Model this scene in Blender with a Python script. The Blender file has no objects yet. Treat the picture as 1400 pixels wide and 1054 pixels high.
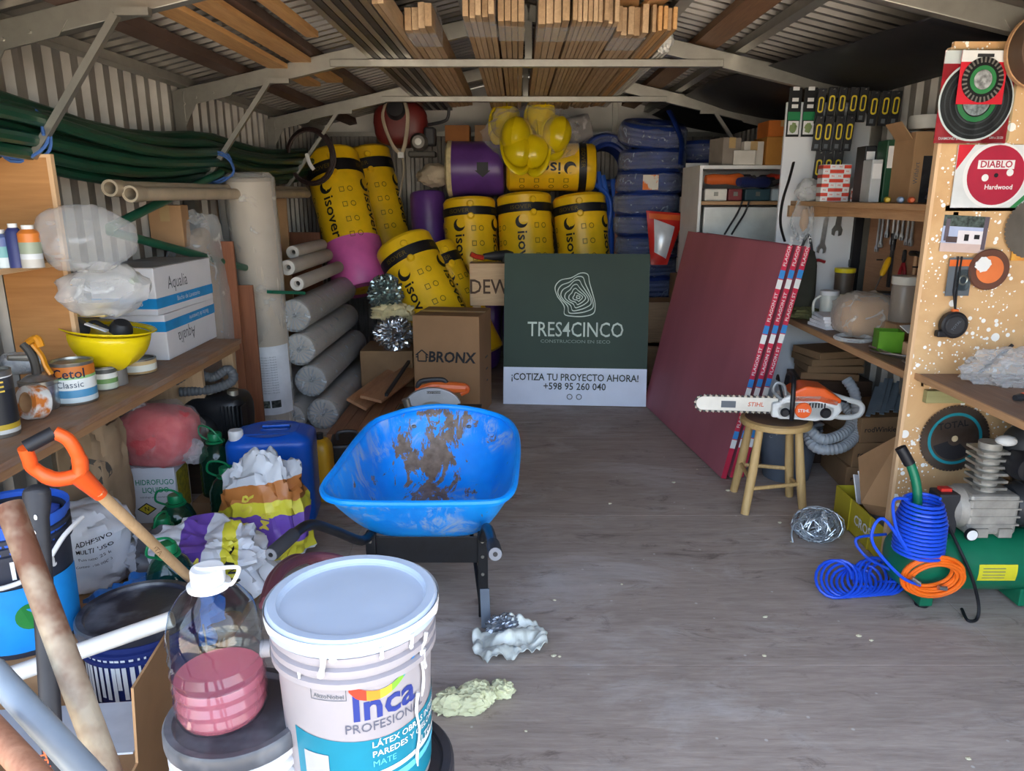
import bpy, bmesh, math, random
from math import sin, cos, pi, radians as R
from mathutils import Vector as V, Matrix as Mx, Euler, noise
import bpy as _b
SC = bpy.context.scene
COL = SC.collection
rnd = random.Random(7)

# ---------------------------------------------------------------- camera
FPX, CX, CY, HCAM, PITCH = 1020.0, 708.0, 527.0, 1.55, R(14.4)
cd = bpy.data.cameras.new('camera'); cam = bpy.data.objects.new('camera', cd); COL.objects.link(cam)
cd.sensor_width = 36.0; cd.lens = FPX/1400*36.0; cd.shift_x = -8/1400; cd.clip_start = 0.05
cam.location = (0, 0, HCAM); cam.rotation_euler = (pi/2-PITCH, 0, 0)
SC.camera = cam
# ---------------------------------------------------------------- sky, sun, exposure
w = bpy.data.worlds.new('sky'); SC.world = w; w.use_nodes = True
nt = w.node_tree; bg = nt.nodes['Background']
st = nt.nodes.new('ShaderNodeTexSky'); st.sky_type = 'NISHITA'; st.sun_disc = False
st.sun_elevation = R(52); st.sun_rotation = R(20); st.air_density = 1.0; st.dust_density = 3.0
hz = nt.nodes.new('ShaderNodeMix'); hz.data_type = 'RGBA'; hz.inputs[0].default_value = .30; hz.inputs[7].default_value = (3.0, 2.95, 2.9, 1)   # thin high haze
nt.links.new(st.outputs[0], hz.inputs[6]); nt.links.new(hz.outputs[2], bg.inputs[0]); bg.inputs[1].default_value = 0.32
sd = bpy.data.lights.new('sun', 'SUN'); sun = bpy.data.objects.new('sun', sd); COL.objects.link(sun)
sd.energy = 10.0; sd.angle = R(0.6); sd.color = (1.0, 0.93, 0.84)
sun.rotation_euler = Euler((R(-38), R(10), 0)); sun.location = (0, 3, 12)   # sun stands high behind the shed
vs = SC.view_settings
SC.display_settings.display_device = 'sRGB'
vs.view_transform = 'Standard'; vs.look = 'None'; vs.gamma = 1.0; vs.use_curve_mapping = False
vs.exposure = 2.45
SC.cycles.transparent_max_bounces = 24

# ---------------------------------------------------------------- photo measurements -> places in the shed
_c, _s = cos(PITCH), sin(PITCH)
def ray(u, v):
    a = (u-CX)/FPX; b = (CY-v)/FPX
    return V((a, _c+_s*b, -_s+_c*b))
def PY(u, v, Y):            # point at depth Y
    d = ray(u, v); t = Y/d.y
    return V((d.x*t, Y, HCAM+d.z*t))
def PZ(u, v, z=0.0):        # point at height z
    d = ray(u, v); t = (z-HCAM)/d.z
    return V((d.x*t, d.y*t, z))
def PX(u, v, X):            # point on the plane x = X
    d = ray(u, v); t = X/d.x
    return V((X, d.y*t, HCAM+d.z*t))

# ---------------------------------------------------------------- mesh builder
def ortho(d):
    d = d.normalized(); a = V((0, 0, 1)) if abs(d.z) < .9 else V((1, 0, 0))
    x = a.cross(d).normalized(); return x, d.cross(x)
class MB:
    def __init__(s): s.v = []; s.f = []; s.sm = []
    def add(s, vs, fs, smooth=True, M=None):
        n = len(s.v)
        s.v += [(M @ V(p)) if M else V(p) for p in vs]
        s.f += [tuple(i+n for i in f) for f in fs]; s.sm += [smooth]*len(fs)
        return s
    def box(s, a, b, M=None):
        x0, y0, z0 = a; x1, y1, z1 = b
        vs = [(x0,y0,z0),(x1,y0,z0),(x1,y1,z0),(x0,y1,z0),(x0,y0,z1),(x1,y0,z1),(x1,y1,z1),(x0,y1,z1)]
        return s.add(vs, [(0,3,2,1),(4,5,6,7),(0,1,5,4),(1,2,6,5),(2,3,7,6),(3,0,4,7)], False, M)
    def cube(s, c, d, M=None):
        return s.box([c[i]-d[i]/2 for i in range(3)], [c[i]+d[i]/2 for i in range(3)], M)
    def bar(s, p0, p1, w, h, up=V((0,0,1))):       # rectangular bar
        p0 = V(p0); p1 = V(p1); d = (p1-p0).normalized(); x = d.cross(up).normalized(); y = x.cross(d)
        vs = []
        for p in (p0, p1):
            for sx, sy in ((-1,-1),(1,-1),(1,1),(-1,1)): vs.append(p+x*sx*w/2+y*sy*h/2)
        return s.add(vs, [(0,1,2,3),(7,6,5,4),(0,4,5,1),(1,5,6,2),(2,6,7,3),(3,7,4,0)], False)
    def cyl(s, p0, p1, r, r2=None, n=16, caps=True):
        return s.tube([p0, p1], [r, r if r2 is None else r2], n, caps=caps)
    def tube(s, pts, r, n=8, closed=False, caps=True, flat=1.0):
        pts = [V(p) for p in pts]; m = len(pts)
        rs = r if isinstance(r, (list, tuple)) else [r]*m
        x = None; vs = []; fs = []
        for i, p in enumerate(pts):
            if closed: d = pts[(i+1) % m]-pts[i-1]
            else: d = pts[min(i+1, m-1)]-pts[max(i-1, 0)]
            if d.length < 1e-9: d = V((0,0,1))
            d.normalize()
            if x is None: x, y = ortho(d)
            else:
                x = x-d*x.dot(d)
                if x.length < 1e-6: x, y = ortho(d)
                x.normalize(); y = d.cross(x)
            for k in range(n):
                a = 2*pi*k/n; vs.append(p+(x*cos(a)+y*sin(a)*flat)*rs[i])
        for i in range(m if closed else m-1):
            j = (i+1) % m
            for k in range(n):
                l = (k+1) % n; fs.append((i*n+k, i*n+l, j*n+l, j*n+k))
        s.add(vs, fs, True)
        if caps and not closed:
            b = len(s.v)-len(vs)
            s.f += [tuple(b+k for k in reversed(range(n))), tuple(b+(m-1)*n+k for k in range(n))]; s.sm += [False, False]
        return s
    def lathe(s, prof, n=24, M=None, a0=0, a1=2*pi):
        full = abs(a1-a0-2*pi) < 1e-6; k = n if full else n+1
        vs = []; fs = []
        for r, z in prof:
            for i in range(k):
                a = a0+(a1-a0)*i/n; vs.append((r*cos(a), r*sin(a), z))
        for j in range(len(prof)-1):
            for i in range(n):
                l = (i+1) % k; fs.append((j*k+i, j*k+l, (j+1)*k+l, (j+1)*k+i))
        return s.add(vs, fs, True, M)
    def disc(s, r, z, n=24, M=None, flip=False):
        vs = [(r*cos(2*pi*i/n), r*sin(2*pi*i/n), z) for i in range(n)]
        o = tuple(range(n)); return s.add(vs, [o[::-1] if flip else o], False, M)
    def ell(s, c, r, nu=16, nv=10, M=None, z0=-1, z1=1):
        prof = []
        for j in range(nv+1):
            t = z0+(z1-z0)*j/nv; a = pi/2*t; prof.append((max(cos(a), 1e-4), sin(a)))
        vs = []; fs = []
        for pr, z in prof:
            for i in range(nu):
                a = 2*pi*i/nu; vs.append((c[0]+r[0]*pr*cos(a), c[1]+r[1]*pr*sin(a), c[2]+r[2]*z))
        for j in range(nv):
            for i in range(nu):
                l = (i+1) % nu; fs.append((j*nu+i, j*nu+l, (j+1)*nu+l, (j+1)*nu+i))
        return s.add(vs, fs, True, M)
    def prism(s, o, z0, z1, M=None, smooth=False):
        n = len(o); vs = [(p[0], p[1], z0) for p in o]+[(p[0], p[1], z1) for p in o]
        fs = [(i, (i+1) % n, n+(i+1) % n, n+i) for i in range(n)]
        s.add(vs, fs, smooth, M); b = len(s.v)-2*n
        s.f += [tuple(b+i for i in reversed(range(n))), tuple(b+n+i for i in range(n))]; s.sm += [False, False]
        return s
    def grid(s, fn, nu, nv, cu=False, smooth=True):
        ku = nu if cu else nu+1; vs = []; fs = []
        for j in range(nv+1):
            for i in range(ku): vs.append(fn(i/nu, j/nv))
        for j in range(nv):
            for i in range(nu):
                l = (i+1) % ku; fs.append((j*ku+i, j*ku+l, (j+1)*ku+l, (j+1)*ku+i))
        return s.add(vs, fs, smooth)
    def blob(s, c, r, amp=.15, fr=2.0, seed=0, nu=28, nv=18, flat=None, ridge=False, sq=1.0):
        # crumpled / bulging closed body; sq<1 squares it off, flat = floor height it may not pass
        c = V(c); o = V((seed*3.7, seed*1.3, seed*2.1))
        def fn(u, v):
            a = 2*pi*u; b = pi*(v-.5)
            def sg(t, e): return math.copysign(abs(t)**e, t)
            d = V((sg(cos(b), sq)*sg(cos(a), sq), sg(cos(b), sq)*sg(sin(a), sq), sg(sin(b), sq)))
            dn = V((cos(b)*cos(a), cos(b)*sin(a), sin(b)))
            k = noise.noise(dn*fr+o)+.5*noise.noise(dn*fr*2.1+o)+.3*noise.noise(dn*fr*4.3+o)
            if ridge: k = .5-abs(k)*1.6
            q = 1+amp*k
            p = c+V((d.x*r[0]*q, d.y*r[1]*q, d.z*r[2]*q))
            if flat is not None and p.z < flat: p.z = flat
            return p
        return s.grid(fn, nu, nv, True)
    def text(s, t, size, M, align='CENTER', sx=1.0, bold=0.0, shear=0.0, wrap=None, sp=1.0):
        me = text_mesh(t, align, bold, shear, sp)
        vs = [(v[0]*size*sx, v[1]*size, 0) for v in me[0]]
        if wrap: vs = [wrap(*p[:2]) for p in vs]
        return s.add(vs, me[1], False, M)
    def xf(s, M): s.v = [M @ p for p in s.v]; return s
    def mesh(s, name, auto=.6):
        me = bpy.data.meshes.new(name); me.from_pydata([tuple(p) for p in s.v], [], s.f)
        me.polygons.foreach_set('use_smooth', s.sm); me.update()
        if auto and any(s.sm):
            try: me.set_sharp_from_angle(angle=auto)
            except Exception: pass
        return me
_tc = {}
def text_mesh(t, align, bold, shear, sp=1.0):
    k = (t, align, bold, shear, sp)
    if k not in _tc:
        cu = bpy.data.curves.new('t', 'FONT'); cu.body = t; cu.align_x = align; cu.align_y = 'CENTER'; cu.size = 1; cu.resolution_u = 2
        cu.offset = bold; cu.shear = shear; cu.space_character = sp
        o = bpy.data.objects.new('t', cu); me = bpy.data.meshes.new_from_object(o)
        _tc[k] = ([tuple(v.co) for v in me.vertices], [tuple(p.vertices) for p in me.polygons])
        bpy.data.meshes.remove(me); bpy.data.objects.remove(o); bpy.data.curves.remove(cu)
    return _tc[k]
def tag(o, label=None, cat=None, group=None, kind=None):
    if label: o['label'] = label
    if cat: o['category'] = cat
    if group: o['group'] = group
    if kind: o['kind'] = kind
    return o
def link(name, data, m=None, parent=None, bevel=0, sub=0, solid=0):
    o = bpy.data.objects.new(name, data); COL.objects.link(o); o.parent = parent
    if m: data.materials.clear(); data.materials.append(m)
    if solid:
        md = o.modifiers.new('s', 'SOLIDIFY'); md.thickness = solid; md.offset = 0
    if bevel:
        md = o.modifiers.new('b', 'BEVEL'); md.width = bevel; md.segments = 2; md.limit_method = 'ANGLE'
    if sub:
        md = o.modifiers.new('u', 'SUBSURF'); md.levels = sub; md.render_levels = sub
    return o
def part(name, mb, m, parent, bevel=0, sub=0, solid=0, label=None, auto=.6, kind=None):
    o = link(name, mb.mesh(name, auto), m, parent, bevel, sub, solid)
    if label: o['label'] = label
    if kind: o['kind'] = kind
    return o
def thing(name, label, cat, loc=(0,0,0), rot=(0,0,0), group=None, scale=None):
    o = bpy.data.objects.new(name, None); COL.objects.link(o); o.empty_display_size = .05
    o.location = loc
    if isinstance(rot, Mx): o.rotation_euler = rot.to_euler()
    else: o.rotation_euler = rot if not isinstance(rot, (int, float)) else (0, 0, rot)
    if scale: o.scale = scale
    return tag(o, label, cat, group)
def single(name, mb, m, label, cat, group=None, loc=(0,0,0), rot=(0,0,0), bevel=0, sub=0, solid=0, kind=None, auto=.6):
    o = link(name, mb.mesh(name, auto), m, None, bevel, sub, solid); o.location = loc
    o.rotation_euler = rot.to_euler() if isinstance(rot, Mx) else (rot if not isinstance(rot, (int, float)) else (0, 0, rot))
    return tag(o, label, cat, group, kind)
def dup(root, loc=None, rot=None, label=None, group=None, parent=None):
    r = root.copy(); COL.objects.link(r)
    if loc is not None: r.location = loc
    if rot is not None: r.rotation_euler = rot.to_euler() if isinstance(rot, Mx) else (rot if not isinstance(rot, (int, float)) else (0, 0, rot))
    if label: r['label'] = label
    if group: r['group'] = group
    if parent: r.parent = parent
    for ch in list(root.children): dup(ch, parent=r)
    return r
def frame(x, y, z=None, o=(0,0,0)):          # matrix from axes
    x = V(x).normalized(); y = V(y); z = V(z) if z is not None else x.cross(y)
    z.normalize(); y = z.cross(x).normalized()
    m = Mx((x, y, z)).transposed().to_4x4(); m.translation = V(o); return m
def T(x=0, y=0, z=0): return Mx.Translation((x, y, z))
def RX(a): return Mx.Rotation(R(a), 4, 'X')
def RY(a): return Mx.Rotation(R(a), 4, 'Y')
def RZ(a): return Mx.Rotation(R(a), 4, 'Z')
FRONT = RX(90)                               # text plane facing -Y
def circ(r, n, c=(0,0,0), ax='z', a0=0, a1=2*pi):
    out = []
    for i in range(n):
        a = a0+(a1-a0)*i/n; p = {'z': (cos(a)*r, sin(a)*r, 0), 'x': (0, cos(a)*r, sin(a)*r), 'y': (cos(a)*r, 0, sin(a)*r)}[ax]
        out.append(V(c)+V(p))
    return out
def rrect(w, h, r, n=4):
    o = []
    for cx, cy, a0 in ((w/2-r, h/2-r, 0), (-w/2+r, h/2-r, 90), (-w/2+r, -h/2+r, 180), (w/2-r, -h/2+r, 270)):
        for i in range(n+1):
            a = R(a0+90*i/n); o.append((cx+r*cos(a), cy+r*sin(a)))
    return o
def spline(pts, n=8):
    pts = [V(p) for p in pts]; out = []
    for i in range(len(pts)-1):
        p0 = pts[max(i-1, 0)]; p1 = pts[i]; p2 = pts[i+1]; p3 = pts[min(i+2, len(pts)-1)]
        for k in range(n):
            t = k/n; out.append(.5*((2*p1)+(p2-p0)*t+(2*p0-5*p1+4*p2-p3)*t*t+(3*p1-p0-3*p2+p3)*t**3))
    return out+[pts[-1]]
def cylwrap(r, a0=-pi/2):                    # print x (arc), y (height) onto a cylinder of radius r round z
    return lambda x, y: V((r*cos(a0+x/r), r*sin(a0+x/r), y))
def cpatch(mb, r, x0, x1, z0, z1, a0=-pi/2, n=12, r1=None):   # printed patch on a cylinder
    rr = r if r1 is None else r1
    def fn(u, v):
        x = x0+(x1-x0)*u; k = r+(rr-r)*v; return V((k*cos(a0+x/r), k*sin(a0+x/r), z0+(z1-z0)*v))
    return mb.grid(fn, n, 1)

# ---------------------------------------------------------------- materials
def lin(c):
    if isinstance(c, str):
        c = c.lstrip('#'); c = [int(c[i:i+2], 16)/255 for i in (0, 2, 4)]
    return tuple(x/12.92 if x <= .04045 else ((x+.055)/1.055)**2.4 for x in c)+(1,)
_mc = {}
class N:                                      # tiny node helper
    def __init__(s, m): s.m = m; s.t = m.node_tree; s.b = s.t.nodes['Principled BSDF']
    def n(s, ty, **k):
        x = s.t.nodes.new('ShaderNode'+ty)
        for a, b in k.items():
            if a[0] == '_': x.inputs[a[1:]].default_value = b
            else: setattr(x, a, b)
        return x
    def l(s, a, b): s.t.links.new(a, b)
    def coord(s, st=(1,1,1), rot=(0,0,0)):
        c = s.n('TexCoord'); mp = s.n('Mapping'); mp.inputs['Scale'].default_value = st; mp.inputs['Rotation'].default_value = rot
        s.l(c.outputs['Object'], mp.inputs[0]); return mp.outputs[0]
    def noise(s, vec, sc, det=4, rough=.55, dist=0):
        x = s.n('TexNoise'); x.inputs['Scale'].default_value = sc; x.inputs['Detail'].default_value = det
        x.inputs['Roughness'].default_value = rough; x.inputs['Distortion'].default_value = dist; s.l(vec, x.inputs['Vector']); return x.outputs['Fac']
    def ramp(s, fac, stops):
        x = s.n('ValToRGB'); e = x.color_ramp.elements
        while len(e) < len(stops): e.new(.5)
        for el, (p, c) in zip(e, stops): el.position = p; el.color = lin(c) if isinstance(c, str) else (c if len(c) == 4 else tuple(c)+(1,))
        s.l(fac, x.inputs[0]); return x.outputs[0]
    def mix(s, fac, a, b):
        x = s.n('Mix'); x.data_type = 'RGBA'
        for sock, val in ((x.inputs[0], fac), (x.inputs[6], a), (x.inputs[7], b)):
            if isinstance(val, (int, float)): sock.default_value = val
            elif isinstance(val, str): sock.default_value = lin(val)
            elif isinstance(val, tuple): sock.default_value = val
            else: s.l(val, sock)
        return x.outputs[2]
    def bump(s, h, strength=.3, dist=.01):
        x = s.n('Bump'); x.inputs['Strength'].default_value = strength; x.inputs['Distance'].default_value = dist
        s.l(h, x.inputs['Height']); s.l(x.outputs[0], s.b.inputs['Normal'])
def newmat(name):
    m = bpy.data.materials.new(name); m.use_nodes = True; return N(m)
def mat(name, col, rough=.5, metal=0., var=.12, vs=6., bump=0., bs=40., col2=None, st=(1,1,1), alpha=1., coat=0., trans=0., ior=1.45, cut=(.35,.65)):
    if name in _mc: return _mc[name]
    k = newmat(name); b = k.b
    c = lin(col)
    v = k.coord(st)
    f = k.noise(v, vs)
    if col2: c1, c2 = c, lin(col2)
    else: c1 = tuple(x*(1-var) for x in c[:3])+(1,); c2 = tuple(min(x*(1+var), 1) for x in c[:3])+(1,)
    k.l(k.ramp(f, [(cut[0], c1), (cut[1], c2)]), b.inputs['Base Color'])
    b.inputs['Roughness'].default_value = rough; b.inputs['Metallic'].default_value = metal
    b.inputs['Alpha'].default_value = alpha; b.inputs['Coat Weight'].default_value = coat
    b.inputs['Transmission Weight'].default_value = trans; b.inputs['IOR'].default_value = ior
    if bump: k.bump(k.noise(v, bs, 5), bump, .006)
    _mc[name] = k.m; return k.m
def wood(name, c1, c2, axis='y', sc=1.0, rough=.6, dirt=None):
    if name in _mc: return _mc[name]
    k = newmat(name); st = {'x': (.6,9,9), 'y': (9,.6,9), 'z': (9,9,.6)}[axis]
    v = k.coord(tuple(x*sc for x in st))
    f = k.noise(v, 3.0, 6, .6, 1.2); g = k.noise(v, 14.0, 4)
    col = k.mix(.35, k.ramp(f, [(.3, c1), (.7, c2)]), k.ramp(g, [(.35, c1), (.65, c2)]))
    if dirt:
        d = k.noise(k.coord(), 5.0, 6, .65); fac = k.ramp(d, [(.45, (0,0,0,1)), (.7, (.7,.7,.7,1))]); col = k.mix(fac, col, dirt)
    k.l(col, k.b.inputs['Base Color']); k.b.inputs['Roughness'].default_value = rough
    k.bump(g, .15, .003); _mc[name] = k.m; return k.m
def film(name, col='#eef2f4', alpha=.35, rough=.18, bs=14., bump=.45, tint=None):
    # clear crinkled polythene: most light passes straight through, creases and grazing faces catch the light
    if name in _mc: return _mc[name]
    k = newmat(name); b = k.b; v = k.coord()
    h = k.noise(v, bs, 4, .6, .5); cr = k.noise(v, bs*.7, 3, .5, 1.0)
    b.inputs['Base Color'].default_value = lin(col); b.inputs['Roughness'].default_value = rough
    k.bump(h, bump, .010)
    tr = k.n('BsdfTransparent'); tr.inputs[0].default_value = lin(tint) if tint else (.97, .97, .97, 1)
    lw = k.n('LayerWeight'); lw.inputs[0].default_value = .35
    fa = k.n('MapRange'); fa.inputs[3].default_value = alpha*.45; fa.inputs[4].default_value = min(1, alpha*1.6+.12); k.l(lw.outputs['Facing'], fa.inputs[0])
    cs = k.n('MapRange'); cs.inputs[1].default_value = .60; cs.inputs[2].default_value = .72; cs.inputs[4].default_value = min(.5, alpha*1.1); k.l(cr, cs.inputs[0])
    ad = k.n('Math'); ad.operation = 'ADD'; ad.use_clamp = True; k.l(fa.outputs[0], ad.inputs[0]); k.l(cs.outputs[0], ad.inputs[1])
    mx = k.n('MixShader'); k.l(ad.outputs[0], mx.inputs[0]); k.l(tr.outputs[0], mx.inputs[1]); k.l(b.outputs[0], mx.inputs[2])
    k.l(mx.outputs[0], k.t.nodes['Material Output'].inputs['Surface']); _mc[name] = k.m; return k.m
def pet(name, tint='#eef4f5', refl=.9, body=0.0, col='#ffffff'):
    # thin clear plastic: tinted see-through wall with mirror-like reflections at grazing angles
    if name in _mc: return _mc[name]
    k = newmat(name); tr = k.n('BsdfTransparent'); tr.inputs[0].default_value = lin(tint)
    gl = k.n('BsdfGlossy'); gl.inputs['Roughness'].default_value = .05
    df = k.n('BsdfDiffuse'); df.inputs[0].default_value = lin(col)
    m1 = k.n('MixShader'); m1.inputs[0].default_value = body; k.l(tr.outputs[0], m1.inputs[1]); k.l(df.outputs[0], m1.inputs[2])
    lw = k.n('LayerWeight'); lw.inputs[0].default_value = .5; pw = k.n('Math'); pw.operation = 'POWER'; pw.inputs[1].default_value = 3.5; k.l(lw.outputs['Facing'], pw.inputs[0])
    fr = k.n('MapRange'); fr.inputs[3].default_value = .045; fr.inputs[4].default_value = .75; k.l(pw.outputs[0], fr.inputs[0])
    mx = k.n('MixShader'); k.l(fr.outputs[0], mx.inputs[0]); k.l(m1.outputs[0], mx.inputs[1]); k.l(gl.outputs[0], mx.inputs[2])
    k.l(mx.outputs[0], k.t.nodes['Material Output'].inputs['Surface']); _mc[name] = k.m; return k.m
def metal(name, col='#b9bcbc', rough=.42, m=.85, var=.2, vs=30):
    return mat(name, col, rough, m, var, vs)
# ================================================================ the shed
XL, XR, YB, YF, ZW, XRG, ZR = -1.97, 2.10, 7.76, 0.45, 2.17, 0.06, 2.60
GALV = mat('galvanised_sheet', '#8f8a83', .5, .4, .22, 3.0, .05, 60)
GALVR = mat('galvanised_roof_sheet', '#97928a', .42, .75, .2, 2.5, .05, 60)
GSTEEL = mat('zinc_steel', '#9c9a92', .36, .8, .07, 14)
BROWNSTEEL = mat('brown_painted_steel', '#5f4a3f', .6, .1, .15)
DARKPLY = wood('floor_plywood', '#8a7f78', '#a59c95', 'x')
def floor_mat():
    k = newmat('worn_plywood_floor'); b = k.b
    v = k.coord((.9, 6.5, 1)); f = k.noise(v, 2.2, 8, .62, .8); g = k.noise(v, 11, 6, .6, .3)
    base = k.ramp(f, [(.25, '#8f8277'), (.5, '#a99b90'), (.78, '#c0b3a8')])
    fine = k.ramp(g, [(.3, '#7d7067'), (.7, '#b8aca2')])
    col = k.mix(.35, base, fine)
    d = k.noise(k.coord((1, 2.2, 1)), 1.3, 9, .68, .6)
    col = k.mix(k.ramp(d, [(.52, (0,0,0,1)), (.70, (.75,.75,.75,1))]), col, '#c6c1bd')          # trodden plaster dust
    e = k.noise(k.coord((1.1, 3.0, 1)), 2.9, 10, .75, 1.0)
    col = k.mix(k.ramp(e, [(.56, (0,0,0,1)), (.68, (.7,.7,.7,1))]), col, '#5e524b')              # dark scuffs
    x = k.n('TexVoronoi'); x.inputs['Scale'].default_value = 9; k.l(k.coord(), x.inputs['Vector'])
    col = k.mix(k.ramp(x.outputs['Distance'], [(.035, (.8,.8,.8,1)), (.06, (0,0,0,1))]), col, '#c9c6c0')  # small drips
    k.l(col, b.inputs['Base Color']); b.inputs['Roughness'].default_value = .72; k.bump(g, .25, .004)
    return k.m
FLOORM = floor_mat()
fl = tag(link('floor', MB().box((XL-.03, YF-.35, -.10), (XR+.03, YB, -.022)).mesh('floor'), DARKPLY), 'worn grey-brown plywood floor of the shed', kind='structure')
ys = [YF-.35, 2.22, 3.44, 4.66, 5.88, YB]
for j in range(5):
    xs = [XL-.03, -.45, XR+.03]
    if j % 2: xs = [XL-.03, -.75, 1.69, XR+.03]
    for i in range(len(xs)-1):
        part('floor_panel', MB().box((xs[i]+.0003, ys[j]+.0005, -.022), (xs[i+1]-.0003, ys[j+1]-.0005, rnd.uniform(-.0015, 0))), FLOORM, fl, bevel=.0015)
GROUND = mat('dry_ground', '#b7ab98', .95, 0, .25, 3, .3, 20)
tag(link('outdoor_ground', MB().box((-14, -16, -.35), (14, YF-.36, -.11)).mesh('ground'), GROUND), 'pale dry ground in front of the shed', kind='structure')

# corrugated sheets: outline across the sheet, extruded along it
def corr(n, pitch, depth):
    o = []
    for i in range(n):
        for a, d in ((0, 0), (.30, 0), (.42, 1), (.88, 1)): o.append(((i+a)*pitch, d*depth))
    o.append((n*pitch, 0)); return o
def sheet(o, L, t=.0012):
    m = MB(); k = len(o); vs = []; fs = []
    for z in (0, L):
        for x, d in o: vs.append((x, d, z))
    for i in range(k-1): fs.append((i, i+1, k+i+1, k+i))
    return m.add(vs, fs, False)
def side_wall(name, X, label, sgn):
    root = tag(link(name, MB().box((X+sgn*.055 if sgn > 0 else X-.065, YF, -.1), (X+.065 if sgn > 0 else X-.055, YB, ZW)).mesh(name), GALV), label, kind='structure')
    y = YF; o = corr(6, .135, .032); 
    while y < YB-.01:
        n = min(6, max(1, int(round((YB-y)/.135)))); oo = corr(n, .135, .032)
        m = sheet(oo, ZW+.02)
        M = frame((0, 1, 0), (sgn, 0, 0), (0, 0, 1), (X+sgn*(.012), y, -.02))
        part('wall_sheet', m.xf(M), GALV, root, solid=.001); y += n*.135
    part('corner_post', MB().box((min(X, X+sgn*.05), YB-.06, 0), (max(X, X+sgn*.05), YB+.06, ZW)), GSTEEL, root)
    return root
side_wall('wall_left', XL, 'corrugated galvanised sheet wall behind the green pipes', -1)
side_wall('wall_right', XR, 'corrugated galvanised sheet wall behind the workbench', 1)
wb = tag(link('wall_back', MB().box((XL, YB+.055, -.1), (XR, YB+.065, 2.2)).mesh('wall_back'), GALV), 'back wall of corrugated sheet with a pale gable panel on top', kind='structure')
y = XL; n = 5
while y < XR-.02:
    oo = corr(n, .0905, .022)
    part('wall_sheet', sheet(oo, 2.13).xf(frame((1, 0, 0), (0, 1, 0), (0, 0, 1), (y, YB+.002, 0))), GALV, wb, solid=.001); y += n*.0905
GABLE = mat('pale_gable_board', '#cfcdc6', .7, 0, .08, 3)
part('gable_panel', MB().prism([(XL, 2.13), (XR, 2.13), (XR, 2.2), (XRG, ZR+.05), (XL, 2.2)], 0, .02, Mx(((1,0,0,0),(0,0,1,YB-.005),(0,1,0,0),(0,0,0,1)))), GABLE, wb)
part('gable_rail', MB().box((XL, YB-.05, 2.10), (XR, YB-.006, 2.14)), GSTEEL, wb)
for x in (-.06, .95, -.95): part('gable_post', MB().box((x-.025, YB-.06, 2.14), (x+.025, YB-.02, 2.42)), GSTEEL, wb)

# roof: corrugations run down the slope
ce = tag(link('ceiling', MB().prism([(XL-.1, ZW+.03), (XRG, ZR+.10), (XR+.1, ZW+.03), (XR+.1, ZW+.05), (XRG, ZR+.12), (XL-.1, ZW+.05)], 0, YB-YF+.2,
     Mx(((1,0,0,0),(0,0,1,YF-.1),(0,1,0,0),(0,0,0,1)))).mesh('ceiling'), GALVR), 'corrugated metal roof underside on purlins', kind='structure')
for sgn in (-1, 1):
    xe = XL-.06 if sgn < 0 else XR+.06
    p1 = V((xe, 0, ZW+.005)); p0 = V((XRG, 0, ZR+.062)); d = p1-p0; L = d.length
    y = YF-.08
    while y < YB:
        n = 8; m = sheet(corr(n, .105, .024), L)
        M = frame((0, 1, 0), V((0, 1, 0)).cross(d) * (1 if V((0,1,0)).cross(d).z > 0 else -1), d, (XRG, y, ZR+.062))
        M = Mx(((0, 0, d.x/L, XRG), (1, 0, 0, y), (0, 1, d.z/L, ZR+.062), (0,0,0,1)))
        part('roof_sheet', m.xf(M), GALVR, ce, solid=.001); y += n*.105
def roofz(x):
    return ZR+.055-(abs(x-XRG))*((ZR+.057-ZW)/((XRG-XL+.06) if x < XRG else (XR+.06-XRG)))
def zpurlin(x, m, h=.06, w=.05, y0=YF, y1=YB-.05, name='purlin'):
    z = roofz(x); a = math.atan2((ZR-ZW), 2.05)*(1 if x < XRG else -1)
    return part(name, MB().box((-w/2, y0, -h), (w/2, y1, 0)).xf(T(x, 0, z-.004) @ Mx.Rotation(-a, 4, 'Y')), m, ce, bevel=.002)
for x, m, w in ((-1.62, BROWNSTEEL, .075), (-1.2, BROWNSTEEL, .08), (-.72, GSTEEL, .07), (.8, GSTEEL, .06), (1.26, GSTEEL, .05)):
    zpurlin(x, m, .055, w)
zpurlin(1.08, wood('brown_beam_timber', '#6d4d36', '#8d6a4b', 'y'), .05, .13)
zpurlin(XL+.05, GSTEEL, .05, .05)
part('skylight_board', MB().box((-.32, YF, 2.545), (-.18, YB-.1, 2.56)), GABLE, ce)
# black sheeting slung under the right half of the roof
BLACKPL = mat('black_sheeting', '#17181d', .55, 0, .3, 5, .3, 9)
def bs(u, v):
    x = 1.30+(XR-.02-1.30)*u; yy = 3.1+(YB-.1-3.1)*v
    if v < .5: x = max(x, 1.30+.42*(.5-v)*2*(1-u)*.9)
    return V((x, yy, roofz(x)-.075-.05*sin(pi*u)*(0.6+.5*noise.noise(V((u*3, yy*1.5, 0))))))
part('black_sheeting', MB().grid(bs, 14, 40), BLACKPL, ce, solid=.002, label='black plastic sheeting slung below the roof')

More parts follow.
